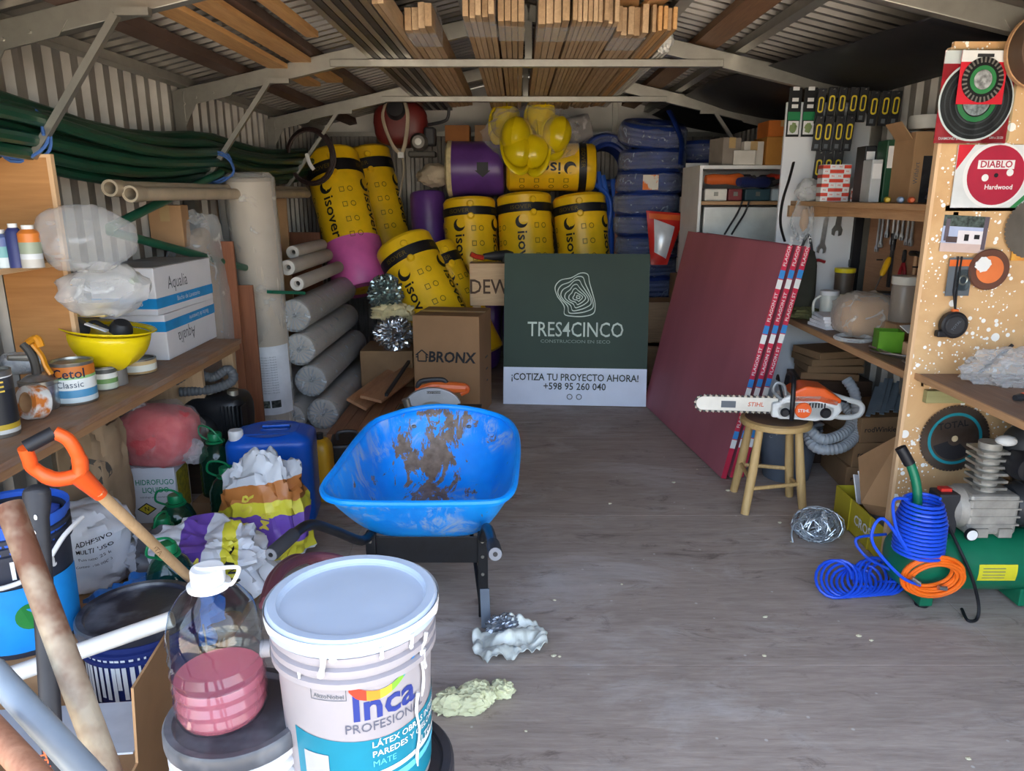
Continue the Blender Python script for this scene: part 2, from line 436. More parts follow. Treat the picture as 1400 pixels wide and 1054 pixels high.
# portal frames: posts, rafters, tie, gussets, knee braces
FY = [1.27, 2.92, 4.57, 6.22]
for i, y in enumerate(FY):
    fr = bpy.data.objects.new('trim_%d' % (i+1), None); COL.objects.link(fr); fr.location = (XRG, y, 0)
    tag(fr, ['zinc steel portal frame at the open front', 'zinc steel portal frame nearest inside', 'zinc steel portal frame with the timber ends over its tie', 'zinc steel portal frame in front of the yellow rolls'][i], kind='structure')
    for s in (-1, 1):
        xw = (XL+.03 if s < 0 else XR-.03)-XRG
        part('post', MB().box((xw-.03, -.035, 0), (xw+.03, .035, ZW-.05)), GSTEEL, fr)
        a = V((xw, 0, ZW-.085)); b = V((0, 0, ZR-.07))
        part('rafter', MB().bar(a, b, .05, .085), GSTEEL, fr, bevel=.003)
        g = [(xw, ZW-.30), (xw, ZW-.07), (xw-s*.34, ZW-.02), (xw-s*.30, ZW-.075), (xw-s*.10, ZW-.12), (xw-s*.05, ZW-.2)]
        if s < 0: g = g[::-1]
        part('gusset_plate', MB().prism(g, -.032, -.028, Mx(((1,0,0,0),(0,0,1,0),(0,1,0,0),(0,0,0,1)))), GSTEEL, fr)
        for bx, bz in ((xw-s*.03, ZW-.12), (xw-s*.03, ZW-.22), (xw-s*.1, ZW-.085), (xw-s*.2, ZW-.06)):
            part('bolt', MB().cyl((bx, -.031, bz), (bx, -.04, bz), .008, n=6), GSTEEL, fr)
    if i > 0:
        part('tie_beam', MB().box((-1.12, -.05, 2.245), (1.1, .0, 2.285)), GSTEEL, fr, bevel=.003)
        part('king_post', MB().box((-.02, -.02, 2.28), (.02, .02, ZR-.08)), GSTEEL, fr)
    if i > 0:
        for s in ((-1, 1) if i == 3 else (-1,)):
            xw = (XL if s < 0 else XR)-XRG
            top = V((xw-s*.56, -.06, ZW-.01)); bot = V((xw-s*.10, -.06, 1.56)) if i != 1 else V((xw-s*.19, -.06, 1.68))
            m = MB().bar(top, bot, .026, .026, V((0,1,0)))
            m.box((min(top.x, top.x-s*.12)-.0, -.075, top.z-.005), (max(top.x, top.x-s*.12), -.045, top.z+.022))
            part('knee_brace', m, GSTEEL, fr)
# ================================================================ back of the shed
YEL = mat('yellow_foil', '#f0c01c', .36, 0, .10, 5, .25, 16)
YEL2 = mat('yellow_print_spot', '#eccb3a', .4)
PUR = mat('purple_foil', '#5f3a80', .35, 0, .15, 5, .25, 16)
PNK = mat('pink_foil', '#d765a8', .4, 0, .10, 5, .25, 16)
BLK = mat('black_print', '#15151a', .5)
DGREY = mat('dark_grey_plastic', '#2b2b2e', .5)
INK = mat('brown_print', '#6d5a1c', .6)
FIBRE = mat('glass_wool', '#d9c99a', .95, 0, .15, 20, .6, 60)
WHT = mat('white_paint', '#dcdcda', .5, 0, .04)
FILM = film('clear_wrap', alpha=.30)
FILM2 = film('milky_wrap', '#e6e4de', .55, .3, 10.)
CARD = mat('cardboard', '#b08a63', .85, 0, .08, 5, .1, 30)
CARDD = mat('dark_cardboard', '#8c6c4c', .88, 0, .1, 5, .1, 30)
TAPE = mat('parcel_tape', '#b79a6c', .3)
def vaxis(p0, p1, spin=0):
    z = (V(p1)-V(p0)).normalized(); y = V((0, 1, 0)); x = y.cross(z).normalized(); y = z.cross(x)
    m = Mx((x, y, z)).transposed().to_4x4() @ RZ(spin); m.translation = V(p0); return m
def ins_roll(label, p0, p1, r, spin=0, body=YEL, low=None, flip=False, names=True, sz=.128):
    M = vaxis(p0, p1, spin); L = (V(p1)-V(p0)).length
    t = thing('insulation_roll', label, 'insulation roll', M.translation, M.to_3x3().to_4x4(), group='wrapped insulation rolls')
    def prof(a, b):
        pts = [(z, r*(1+.012*sin(z*9+spin)+.010*sin(z*23))) for z in [a+(b-a)*i/14 for i in range(15)]]
        return [(q, z) for z, q in pts]
    e = .035
    pr = [(.02, .0), (r*.75, .0), (r*.93, .012)]+prof(e, L-e)+[(r*.93, L-.012), (r*.75, L), (.02, L)]
    part('foil_wrap', MB().lathe(pr, 28), body, t)
    if not names: return t
    rr = r*1.026
    band = MB(); cpatch(band, rr, -r*pi, r*pi, L*.80, L*.885, n=28)
    part('black_band', band, BLK, t)
    for k in (-1, 0, 1): part('band_lettering', MB().text('ISOVER', .05, None, sx=1.2, wrap=(lambda x, y, k=k: cylwrap(rr+.002)(x+k*.42, y+L*.842))), INK, t)
    ic = MB()
    for k in (-1, 0, 1):
        lg = MB(); hole = MB(); tx = MB()
        off = k*r*pi/2
        wv = lambda x, y, off=off: cylwrap(rr+.001)(off+y, L*.70-x)      # lettering runs down the roll
        tx.text('isover', sz, None, 'LEFT', sx=1.15, bold=.012, wrap=lambda x, y: wv(x+.075, y))
        lg.add([wv(.055*cos(a)*1.0+.0, .055*sin(a)) for a in [2*pi*i/18 for i in range(18)]], [tuple(range(18))], False)
        wv2 = lambda x, y, off=off: cylwrap(rr+.003)(off+y, L*.70-x)
        hole.add([wv2(.044*cos(a)-.018, .044*sin(a)+.02) for a in [2*pi*i/18 for i in range(18)]], [tuple(range(18))], False)
        for q in range(4):
            for dx in (0, .07):
                zz = L*.66-q*.13; w0 = cylwrap(rr+.001); ox = off+r*.55+dx
                if dx: pts = circ(.024, 12)
                else: pts = [V((-.02, -.022, 0)), V((.02, -.022, 0)), V((.02, .022, 0)), V((-.02, .022, 0))]
                nn = len(pts)
                ic.add([w0(ox+p.x, zz+p.y) for p in pts]+[w0(ox+p.x*.75, zz+p.y*.75) for p in pts],
                       [(i, (i+1) % nn, nn+(i+1) % nn, nn+i) for i in range(nn)], False)
        part('lettering', tx, BLK, t); lo = part('crescent_logo', lg, BLK, t); part('logo_cutout', hole, body, lo)
    part('icon_print', ic, INK, t, kind='stuff')
    for z in (L*.79, L*.91):
        a = -pi/2+.45; part('round_bulge', MB().cyl(V((cos(a)*r*.98, sin(a)*r*.98, z)), V((cos(a)*r*1.06, sin(a)*r*1.06, z)), .035, .02, 12), body, t)
    if low:
        m = MB(); zl = L*low[1]; m.lathe([(r*.5, -.006), (r*.96, -.004), (r*1.036, .03), (r*1.04, zl*.5), (r*1.03, zl)], 28)
        part('lower_wrap', m, low[0], t, label='pink foil round the lower end')
    return t
ins_roll('yellow insulation roll with a pink lower end leaning beside the left wall', PY(497, 396, 6.35), PY(452, 212, 6.75), .235, -12, low=(PNK, .34))
ins_roll('yellow insulation roll behind the pink-ended one', PY(537, 372, 7.2), PY(498, 206, 7.45), .235, -10)
ins_roll('yellow insulation roll tilted over beside the brown carton', PY(626, 487, 5.86), PY(549, 330, 6.16), .235, -14)
ins_roll('yellow insulation roll half hidden behind the tilted roll', PY(664, 485, 6.26), PY(592, 337, 6.45), .175, 10)
PUR_LOW = []
ins_roll('yellow insulation roll standing left of the other two upright ones', PY(648, 402, 6.78), PY(641, 272, 6.92), .235, -20)
ins_roll('yellow insulation roll standing upright behind the left half of the green sign', PY(724, 402, 6.78), PY(716, 266, 6.92), .245, -8)
ins_roll('yellow insulation roll standing upright behind the right half of the green sign', PY(803, 402, 6.78), PY(791, 267, 6.92), .235, -30)
# the two lying on top
ins_roll('yellow insulation roll lying under the hard hats with upside-down lettering', PY(692, 229, 7.0), PY(814, 229, 7.0), .205, 90, sz=.15)
t = ins_roll('purple insulation roll lying on top beside the yellow one', PY(612, 231, 7.1), PY(690, 231, 7.1), .24, 0, body=PUR, names=False)
m = MB(); m.lathe([(.02, -.012), (.2, -.01), (.247, .01), (.25, .05)], 24); part('open_end', m, FIBRE, t, label='beige glass-wool end')
am = MB(); am.prism([(-.04, .0), (.04, .0), (.04, -.045), (.06, -.045), (0, -.10), (-.06, -.045), (-.04, -.045)], 0, .001, T(.33, 0, 0) @ T(0, 0, 0))
am = MB().add([cylwrap(.253, 0)(p[1]*1.0, .33+p[0]) for p in [(-.05, -.05), (.05, -.05), (.05, .02), (.07, .02), (0, .08), (-.07, .02), (-.05, .02)]], [tuple(range(7))], False)
am.xf(RZ(-90)); part('arrow_print', am, BLK, t)
ins_roll('purple insulation roll standing left of the upright yellow rolls', PY(594, 420, 7.1), PY(584, 262, 7.25), .165, 0, body=PUR, names=False)
# purple packs the upright rolls stand on
for i, (u, Y, lab) in enumerate(((648, 6.78, 'purple pack under the left upright yellow roll'), (724, 6.78, 'purple pack under the middle upright yellow roll'), (803, 6.78, 'purple pack under the right upright yellow roll'))):
    top = PY(u, 402, Y); single('insulation_pack', MB().blob((0, 0, top.z/2), (.245, .26, top.z/2), .03, 2, i, 24, 14, 0, sq=.35), PUR, lab, 'insulation pack', 'purple insulation packs', (top.x, Y, .001))
p = PY(590, 420, 7.1); single('insulation_pack', MB().blob((0, 0, p.z/2), (.2, .2, p.z/2), .03, 2, 5, 24, 14, 0, sq=.35), PUR, 'purple pack under the upright purple roll', 'insulation pack', 'purple insulation packs', (p.x-.02, 7.15, .001))
# grey rolled film, brown boxes, beige roll end
p = PY(772, 178, 7.2); single('film_roll', MB().lathe([(.02, 0), (.1, 0), (.115, .02), (.118, .2), (.11, .24), (.06, .25), (.02, .24)], 20), film('grey_bubble_wrap', '#b9b3b0', .9, .35), 'short roll of grey film beside the hard hats', 'film roll', loc=p-V((0, 0, .02)), rot=vaxis((0,0,0), (1, 0, .25)).to_3x3().to_4x4())
p = PY(640, 196, 7.2); t = thing('carton', 'brown carton on top of the purple roll', 'box', p, 0)
part('body', MB().box((-.2, -.12, 0), (.02, .12, .15)), mat('orange_brown_card', '#8d5a2f', .85), t, bevel=.004)
p = PY(656, 196, 7.2); t = thing('carton', 'dark brown carton squeezed between the hard hats and the brown carton', 'box', p+V((.02, 0, 0)), 0)
part('body', MB().box((-.06, -.12, 0), (.08, .12, .15)), CARDD, t, bevel=.004)
p = PY(594, 240, 7.1); single('cloth_roll', MB().blob((0, 0, 0), (.16, .12, .10), .25, 2, 3, 24, 14), mat('cream_cloth', '#b9aa92', .9, bump=.4), 'cream folded cloth squeezed beside the lying purple roll', 'cloth', loc=p)

# ---- hard hats in a clear bag
HELM = mat('yellow_helmet_plastic', '#e6cb14', .22, 0, .05)
def helmet_mesh():
    shell = MB(); 
    def fn(u, v):
        a = 2*pi*u; b = pi/2*v
        x = .112*cos(a)*cos(b)**.85; y = .14*sin(a)*cos(b)**.85; z = .135*sin(b)
        rg = max(0, 1-abs(x)/.022)*.010*(1 if v > .05 else 0); return V((x, y, z+rg))
    shell.grid(fn, 28, 10, True)
    brim = MB()
    def bf(u, v):
        a = 2*pi*u; f = .016+.05*max(0, -sin(a))**3+.006*max(0, sin(a))
        k = v; return V(((.111+f*k)*cos(a), (.139+f*k)*sin(a), -.012*k-.004))
    brim.grid(bf, 28, 2, True)
    return shell, brim
hs, hb = helmet_mesh(); HS = hs.mesh('shell'); HB = hb.mesh('brim')
def helmet(label, loc, rot, group='yellow hard hats in the bag', name='hard_hat'):
    t = thing(name, label, 'hard hat', loc, rot, group)
    t.scale = (1.1, 1.1, 1.1)
    link('shell', HS, HELM, t, solid=.004); link('brim', HB, HELM, t, solid=.004)
    return t
hh = [((690, 165), 7.0, (1.5, .3, .2), 'yellow hard hat hanging leftmost and highest in the clear bag'),
      ((705, 186), 6.68, (1.25, .1, -.2), 'large yellow hard hat facing forward at the front of the bag'),
      ((706, 209), 6.66, (.9, .2, .4), 'yellow hard hat tucked under the large front one'),
      ((738, 158), 6.9, (1.2, .5, .3), 'topmost yellow hard hat of the bunch'),
      ((737, 180), 6.85, (1.4, .6, 1.4), 'yellow hard hat wedged edge-on in the middle of the bunch'),
      ((760, 184), 6.75, (1.35, .3, .4), 'rightmost yellow hard hat next to the grey film roll'),
      ((733, 209), 6.7, (1.1, -.3, -.5), 'lowest yellow hard hat on the lying yellow roll')]
for (uv, Y, r, lab) in hh: helmet(lab, PY(uv[0], uv[1], Y), r)
single('helmet_bag', MB().blob((0, 0, 0), (.38, .16, .24), .3, 2.2, 8, 36, 22), film('thin_bag', alpha=.12, rough=.1), 'clear plastic bag round the bunch of hard hats', 'plastic bag', loc=PY(725, 186, 6.8))

# ---- red engine unit hanging with its harness
p = PY(548, 172, 7.05)
t = thing('backpack_sprayer', 'red backpack machine with black cap hanging on the back wall by its harness', 'backpack machine', p)
RED = mat('red_tank', '#6b2420', .45); WEB = mat('beige_webbing', '#b5a790', .9)
part('tank', MB().blob((0, 0, .02), (.24, .14, .20), .08, 1.2, 2, 28, 18, sq=.7), RED, t)
part('filler_cap', MB().lathe([(.0, .05), (.07, .045), (.085, .02), (.09, -.02)], 18, T(-.02, -.12, .12) @ RX(75)), DGREY, t)
for s in (-1, 1):
    part('harness_strap', MB().tube(spline([(s*.07-.02, -.10, .22), (s*.11-.02, -.17, .06), (s*.06, -.19, -.16), (.02, -.19, -.26)], 6), .018, 6, flat=.35), WEB, t)
part('hanging_strap', MB().tube(spline([(.02, -.19, -.25), (.04, -.18, -.38), (-.01, -.18, -.62)], 6), .022, 6, flat=.4), WEB, t)
part('strap_buckle', MB().cube((.02, -.2, -.26), (.05, .02, .05)), WHT, t, bevel=.004)
e = part('engine', MB().lathe([(.0, .10), (.055, .10), (.075, .07), (.08, 0), (.075, -.06)], 20, T(.18, -.12, -.15) @ RX(90)), mat('grey_cast_alloy', '#6f6c66', .5, .5), t)
part('engine_cover', MB().cube((.27, -.08, -.10), (.10, .14, .16)), DGREY, t, bevel=.02)
part('starter_disc', MB().cyl((.18, -.225, -.15), (.18, -.235, -.15), .03, n=16), GSTEEL, e)
part('engine_base', MB().cube((.2, -.1, -.25), (.24, .16, .05)), mat('dark_alloy', '#4b4843', .55, .4), t, bevel=.012)
part('control_handle', MB().tube(spline([(.2, -.02, .0), (.38, -.05, .03), (.43, -.06, .07), (.44, -.06, .17)], 5), .014, 8), DGREY, t)

# ---- black cable coil hung on the knee brace
p = PY(424, 214, 6.13); m = MB(); 
for k in range(5):
    pts = [V((sin(a)*(.165+.006*k), rnd.uniform(-.012, .012)+.008*k, cos(a)*(.195+.005*k))) for a in [2*pi*i/26 for i in range(26)]]
    m.tube(pts, .011, 6, closed=True)
t = thing('cable_coil', 'coil of dark cable hanging on the knee brace beside the yellow rolls', 'cable', p)
part('cable', m, mat('dark_brown_cable', '#2d1f1e', .5), t)
part('tie_tag', MB().tube(spline([(-.02, -.02, .02), (.0, -.03, -.05), (.03, -.03, -.1)], 4), .016, 6), WHT, t)

# ---- blue pipe coils
BLUEP = mat('blue_pipe', '#1d3272', .35, 0, .25, 7)
BLUEW = film('coil_wrap', '#c5cfe8', .34, .12, 22., .8)
def coil_mesh(ro=.28, ri=.15, h=.165, nb=4):
    m = MB(); pr = []
    for k in range(nb*4+1): z = -h/2+h*k/(nb*4); pr.append((ro-.012+.012*abs(sin(pi*nb*(k/(nb*4)))), z))
    pr = [(ri, -h/2)]+[(ri+(ro-ri)*q, -h/2-.01*abs(sin(pi*3*q))) for q in (.15, .33, .5, .66, .83)]+pr+[(ri+(ro-ri)*q, h/2+.01*abs(sin(pi*3*q))) for q in (.83, .66, .5, .33, .15)]+[(ri, h/2), (ri, -h/2)]
    return m.lathe(pr, 32).mesh('coil')
CM = coil_mesh(); 
def wrap_mesh(s):
    m = MB(); m.grid(lambda u, v: V((cos(2*pi*u), sin(2*pi*u), 0))*(.292+.012*noise.noise(V((cos(2*pi*u)*3, sin(2*pi*u)*3, v*2+s))))*(1-.35*abs(2*v-1)**6)+V((0, 0, (v-.5)*.20)), 36, 10, True)
    return m.mesh('wrap')
WM = [wrap_mesh(s*5.1) for s in range(3)]
LABELM = mat('orange_white_label', '#d9d2c6', .6, col2='#e0742a', cut=(.48, .52), vs=9)
CLOUD = []
def coil(label, loc, rot=(0,0,0), i=0, tagged=False, grp='blue pipe coils stacked at the back'):
    t = thing('pipe_coil', label, 'pipe coil', loc, rot, grp)
    link('pipe', CM, BLUEP, t); link('plastic_wrap', WM[i % 3], BLUEW, t)
    if tagged:
        mm = MB(); cpatch(mm, .30, -.13, .0, -.06, .06); part('paper_label', mm, LABELM, t)
    return t
place = ['topmost, tilted', 'second from the top', 'third down, with an orange label', 'fourth from the top', 'fifth from the top', 'sixth from the top', 'seventh from the top', 'near the bottom behind the red boards']
zt = PY(888, 206, 6.75).z; 
for i in range(11):
    z = zt-.09-.178*(i-1)
    if z < .09: break
    lab = 'blue wrapped pipe coil in the tall stack, %s' % (place[i] if i < 7 else ['eighth', 'ninth', 'tenth', 'eleventh'][i-7]+' from the top')
    coil(lab, PY(888+rnd.uniform(-3, 3), 230, 6.75)*1.0 if False else V((PY(888, 230, 6.75).x+rnd.uniform(-.02, .02), 6.75, z+(.05 if i == 0 else 0))), (R(10), R(-9), 1.0) if i == 0 else (0, 0, rnd.uniform(-1, 1) if i != 2 else .1), i, i == 2)
zt = PY(968, 190, 7.05).z
for i in range(11):
    z = zt-.11-.19*i
    if z < .09: break
    coil('dark blue pipe coil in the rear stack, %s from the top' % ['first', 'second', 'third', 'fourth', 'fifth', 'sixth', 'seventh', 'eighth', 'ninth', 'tenth', 'eleventh'][i], V((PY(968, 230, 7.05).x+rnd.uniform(-.03, .03), 7.05, z)), (rnd.uniform(-.05, .05), rnd.uniform(-.05, .05), rnd.uniform(-2, 2) if i != 1 else -.2), i+1, i == 1)
coil('blue pipe coil stood on edge with an orange label beside the lying yellow roll', PY(828, 226, 7.2), (R(78), R(12), R(10)), 1, True)
def strap(px): return spline([PY(u, v, y) for u, v, y in px], 6)
for i, px in enumerate(([(818, 235, 7.0), (826, 290, 6.95), (832, 345, 6.9), (836, 420, 6.9)], [(824, 240, 7.0), (834, 300, 6.95), (838, 420, 6.9)], [(838, 245, 7.0), (842, 300, 6.95), (844, 420, 6.92)], [(812, 250, 7.0), (834, 275, 6.95), (830, 330, 6.93), (828, 420, 6.9)])):
    single('blue_hose', MB().tube(strap(px), .024, 8), mat('blue_hose_plastic', '#2a57b4', .35), ['blue hose hanging below the edge-on coil, first from the left', 'blue hose hanging second in the bunch below the edge-on coil', 'blue hose hanging rightmost beside the brown post', 'blue hose looping over the bunch below the edge-on coil'][i], 'hose', 'blue hoses hanging at the back')
a, b = PY(842, 420, 6.75), PY(847, 245, 6.75)
single('wooden_post', MB().bar(V((a.x, 6.72, 0.0)), V((b.x, 6.8, b.z)), .05, .05, V((0, 1, 0))), wood('reddish_post', '#6b3d2f', '#85503c', 'z'), 'slim reddish wooden post between the blue hoses and the coil stack', 'post')
single('flat_hose', MB().tube(spline([PY(915, 152, 6.55), PY(926, 175, 6.5), PY(932, 195, 6.5), PY(930, 225, 6.5)], 6), .05, 8, flat=.25), BLUEP, 'flat blue hose draped over the top of the tall coil stack', 'hose')
# ---- red and silver bag
p = PY(890, 362, 6.05); q = PY(884, 288, 6.1); r = PY(937, 292, 6.1); s = PY(912, 362, 6.05)
def bagf(k, dy):
    def fn(u, v):
        a = p.lerp(s, u); b = q.lerp(r, u); c = a.lerp(b, v)
        e = sin(pi*u)*sin(pi*v); return c+V((0, dy-k*.05*e, 0))
    return fn
t = thing('cement_bag', 'red and silver sack standing beside the blue coils', 'sack', (p.x, p.y, p.z))
mm = MB().grid(bagf(1, 0), 14, 14).grid(bagf(-1, .02), 14, 14); mm.xf(T(*(-p))); part('sack_body', mm, mat('red_sack_foil', '#b3231d', .35, bump=.3, bs=12), t)
fn0 = bagf(1, -.004)
mm = MB().grid(lambda u, v: fn0(.18+.62*u, .12+.62*v+.12*(1-u)), 10, 10).xf(T(*(-p))); part('silver_panel', mm, mat('silver_grey_foil', '#c3c6cb', .3, .3, bump=.3, bs=10), t)
mm = MB().grid(lambda u, v: fn0(.05+.9*u, .86+.1*v), 10, 2).xf(T(*(-p))); part('orange_stripe', mm, mat('orange_stripe', '#c65a28', .4), t)
single('wooden_crate', MB().cube((0, 0, .35), (.34, .3, .7)).cube((0, -.01, .352), (.36, .28, .04)), wood('crate_wood', '#7b6248', '#96795b', 'x'), 'rough wooden crate under the red and silver sack', 'crate', loc=(PY(900, 362, 6.08).x, 6.18, 0), bevel=.004)

# ---- shelves at the back right and what lies on them
WOODL = wood('pine_shelf', '#a9835a', '#c49c70', 'y'); WOODX = wood('pine_shelf_x', '#a37c55', '#bf976c', 'x')
t = thing('storage_shelf', 'open shelf unit on the right wall behind the white end panel', 'shelf', (1.7, 5.45, 0))
for z, m in ((1.50, WOODX), (1.745, WHT), (.9, WOODX)): part('shelf_board', MB().box((-.40, 0, z-.025), (.37, .55, z)), m, t, bevel=.003)
part('back_panel', MB().box((-.40, .55, .0), (.37, .57, 1.78)), WHT, t)
part('upright', MB().box((-.42, 0, 0), (-.40, .57, 1.745)), WHT, t); part('upright', MB().box((.35, 0, 0), (.37, .57, 1.745)), WHT, t)
part('door', MB().box((-.38, -.02, .92), (.36, 0, 1.46)), mat('white_door_board', '#d8dad6', .4), t, bevel=.004)
def carton(label, p, size, m, rz=0, name='carton', flaps=False, tape=True, grp=None):
    t = thing(name, label, 'box', p, rz, grp)
    w, d, h = size; part('body', MB().box((-w/2, -d/2, 0), (w/2, d/2, h)), m, t, bevel=.004)
    if tape: part('tape', MB().box((-.025, -d/2-.001, h*.62), (.025, d/2+.001, h+.0012)), TAPE, t)
    return t
ORC = mat('orange_carton', '#c8702c', .75); ORC2 = mat('amber_carton', '#b87f38', .75)
sz = 1.747
carton('small orange carton on top of the amber one', PY(1048, 192, 5.55)*1 if False else V((1.86, 5.62, sz+.19)), (.22, .25, .11), ORC)
carton('amber carton on the top back shelf under the orange carton', V((1.87, 5.62, sz)), (.26, .3, .19), ORC2)
carton('white carton with dark print on the top back shelf', V((1.66, 5.62, sz)), (.14, .25, .16), mat('white_card', '#cbc6bc', .8))
carton('grey-brown wrapped parcel at the left end of the top back shelf', V((1.50, 5.66, sz)), (.14, .22, .19), mat('greyish_card', '#8d8379', .85), .2)
carton('low white carton leaning in front of the wrapped parcel on the top back shelf', V((1.60, 5.50, sz)), (.15, .06, .10), mat('white_card', '#cbc6bc', .8), -.3, tape=False)
# power tools on the lower board
ORT = mat('orange_tool', '#d3642a', .4); RDT = mat('red_tool', '#b3321f', .4); BLT = mat('blue_tool', '#27305f', .45)
def grinder(label, p, rz, m):
    t = thing('power_tool', label, 'power tool', p, rz, 'power tools on the back shelf')
    part('motor_body', MB().tube([(-.15, 0, .05), (-.1, 0, .05), (0, 0, .05), (.09, 0, .05), (.13, 0, .05)], [.03, .038, .034, .045, .03], 12), m, t)
    part('gear_head', MB().tube([(.12, 0, .05), (.17, 0, .05), (.2, 0, .045)], [.035, .036, .02], 12), DGREY, t)
    part('guard', MB().lathe([(.06, -.01), (.062, .0), (.02, .008)], 16, T(.17, 0, .02), 0, pi), GSTEEL, t)
    part('side_handle', MB().cyl((.15, -.03, .05), (.15, -.13, .06), .014, .018, 10), DGREY, t)
    return t
grinder('orange angle grinder at the left of the back shelf', V((1.48, 5.50, 1.60)), .1, ORT)
grinder('red power tool at the right of the back shelf', V((1.88, 5.52, 1.60)), 2.2, RDT)
grinder('dark blue and orange grinder lying in front on the back shelf', V((1.66, 5.42, 1.58)), .5, BLT)
for i, (x, w, c, lab) in enumerate(((1.42, .16, '#d9d6cd', 'white tool case at the left end of the lower back shelf'), (1.56, .10, '#7a2f33', 'dark red case on the lower back shelf'), (1.72, .18, '#2d4a55', 'teal tool case on the lower back shelf'), (1.89, .14, '#bfd0da', 'pale blue and white box at the right end of the lower back shelf'))):
    t = thing('tool_case', lab, 'case', (x, 5.62, 1.501), 0, 'cases on the lower back shelf'); h = .085
    part('body', MB().box((-w/2, -.1, 0), (w/2, .1, h)), mat('case_%d' % i, c, .5), t, bevel=.008)
    part('latch', MB().box((-.015, -.105, h*.4), (.015, -.1, h*.75)), GSTEEL, t)
for k in range(2):
    single('hanging_cable', MB().tube(spline([(1.58+.05*k, 5.41, 1.5), (1.55+.05*k, 5.40, 1.42), (1.5+.05*k, 5.40, 1.33), (1.47+.05*k, 5.41, 1.27)], 4), .007, 6), DGREY, ['black cord hanging over the white door, left one', 'black cord hanging over the white door, right one'][k], 'cord', 'black cords on the back shelf')
for i in range(5):
    carton('small white carton in the stack beside the back shelf, %s' % ['lowest', 'second up', 'third up', 'fourth up', 'topmost'][i], V((1.40+rnd.uniform(-.01, .01), 6.19, .92+.122*i)), (.15, .2, .12), mat('white_card', '#cbc6bc', .8), rnd.uniform(-.1, .1), grp='small white cartons beside the back shelf', tape=False)
single('wooden_crate', MB().cube((0, 0, .455), (.24, .26, .91)), wood('crate_wood', '#7b6248', '#96795b', 'x'), 'wooden box carrying the small white cartons behind the red boards', 'crate', loc=(1.40, 6.19, 0), bevel=.004)
# ================================================================ timber stored on the ties
PINE = wood('pine_boards', '#a58a6a', '#c9ab85', 'y'); PINE2 = wood('pine_boards_dark', '#937757', '#b89872', 'y'); PINEL = wood('orange_pine', '#b58550', '#d6a76c', 'y')
STRAP = film('bundle_wrap', '#d9dde0', .22, .12, 30.)
def bundle(label, x0, x1, n, h, y0, y1, m, wrap=True, skew=0):
    t = thing('timber_bundle', label, 'timber', ((x0+x1)/2, y0, 2.287), 0, 'timber bundles on the tie beams')
    w = (x1-x0)/n
    for k in range(n):
        hh = h*rnd.uniform(.82, 1.0); dy = rnd.uniform(-.05, .05)
        o = part('plank', MB().box((x0+k*w-(x0+x1)/2+.0015, dy, rnd.uniform(0, .004)), (x0+(k+1)*w-(x0+x1)/2-.0015, y1-y0+dy, hh)), m if k % 3 else PINE2, t, bevel=.0025)
    if wrap: part('plastic_wrap', MB().box((x0-(x0+x1)/2-.003, .10, -.001), (x1-(x0+x1)/2+.003, .42, h+.004)), STRAP, t)
    return t
bundle('pine boards on the ties just right of the dark metal profiles', -.59, -.535, 2, .08, 3.3, 7.0, PINE, False)
bundle('pine board stack with square-cut pale ends left of the pale roof strip', -.53, -.39, 4, .12, 3.75, 6.9, PINE)
bundle('narrow pine bundle directly right of the pale roof strip', -.24, -.10, 5, .16, 3.5, 7.1, PINE)
bundle('pine bundle left of the centre upright', -.09, .03, 4, .16, 3.6, 7.1, PINE2)
bundle('pine bundle directly right of the centre upright', .09, .23, 4, .17, 3.62, 7.1, PINE)
bundle('plastic-strapped bundle of thin pine strips in the middle right', .24, .45, 9, .15, 3.6, 7.1, PINE)
bundle('pine bundle between the strapped strips and the white conduits', .46, .62, 5, .13, 3.85, 7.0, PINE)
bundle('outermost pine bundle with splintered fanned ends', .63, .74, 5, .12, 3.78, 6.9, PINEL, False)
for i, (a, b) in enumerate((((.50, 3.62, 2.44), (.60, 4.5, 2.43)), ((.66, 3.66, 2.42), (.60, 4.5, 2.45)))):
    single('timber_plank', MB().bar(a, b, .09, .022), PINEL, ['loose short plank lying crosswise on the right bundles', 'second loose short plank crossing over the right bundles'][i], 'plank', 'loose planks on the bundles', bevel=.002)
MP = mat('dark_metal_profile', '#4c4b49', .5, .6, .3, 6)
t = thing('profile_bundle', 'bundle of dark galvanised profiles lying left on the ties', 'metal profiles', (-.72, 3.2, 2.287), 0)
for k in range(7):
    x = -.12+.036*k; part('profile', MB().box((x, 0, .0), (x+.03, 4.0, .012)).box((x, 0, .012), (x+.004, 4.0, .06)).box((x+.026, 0, .012), (x+.03, 4.0, .06)), MP if k % 2 else GSTEEL, t)
WPIPE = mat('white_conduit', '#d2d0ca', .4)
for k in range(7):
    x = .765+.022*(k % 3); z = 2.30+.02*(k//3)
    single('conduit', MB().tube([(x, 4.35+.05*(k % 2), z), (x-.01, 5.5, z), (x-.03, 7.0, z)], .0095, 8), WPIPE if k != 5 else mat('green_conduit', '#2f6b45', .4), 'thin white conduit in the bunch on the ties' if k != 5 else 'single green conduit among the white ones', 'conduit', 'conduits on the ties')
single('foil_scrap', MB().blob((.79, 4.36, 2.35), (.045, .05, .05), .5, 3, 4, 20, 14, ridge=True), mat('white_film_scrap', '#dcdcd8', .35), 'crumpled white film at the end of the conduits', 'film')
for k in range(2):
    x = -1.36+.135*k; z = roofz(x)-.085
    single('timber_plank', MB().box((x-.055, 2.5, z), (x+.055, 5.28+.06*k, z+.025)), PINEL, ['orange pine plank resting on the left rafters, nearer the wall', 'orange pine plank resting on the left rafters, nearer the ridge'][k], 'plank', 'orange planks on the left rafters', bevel=.002)
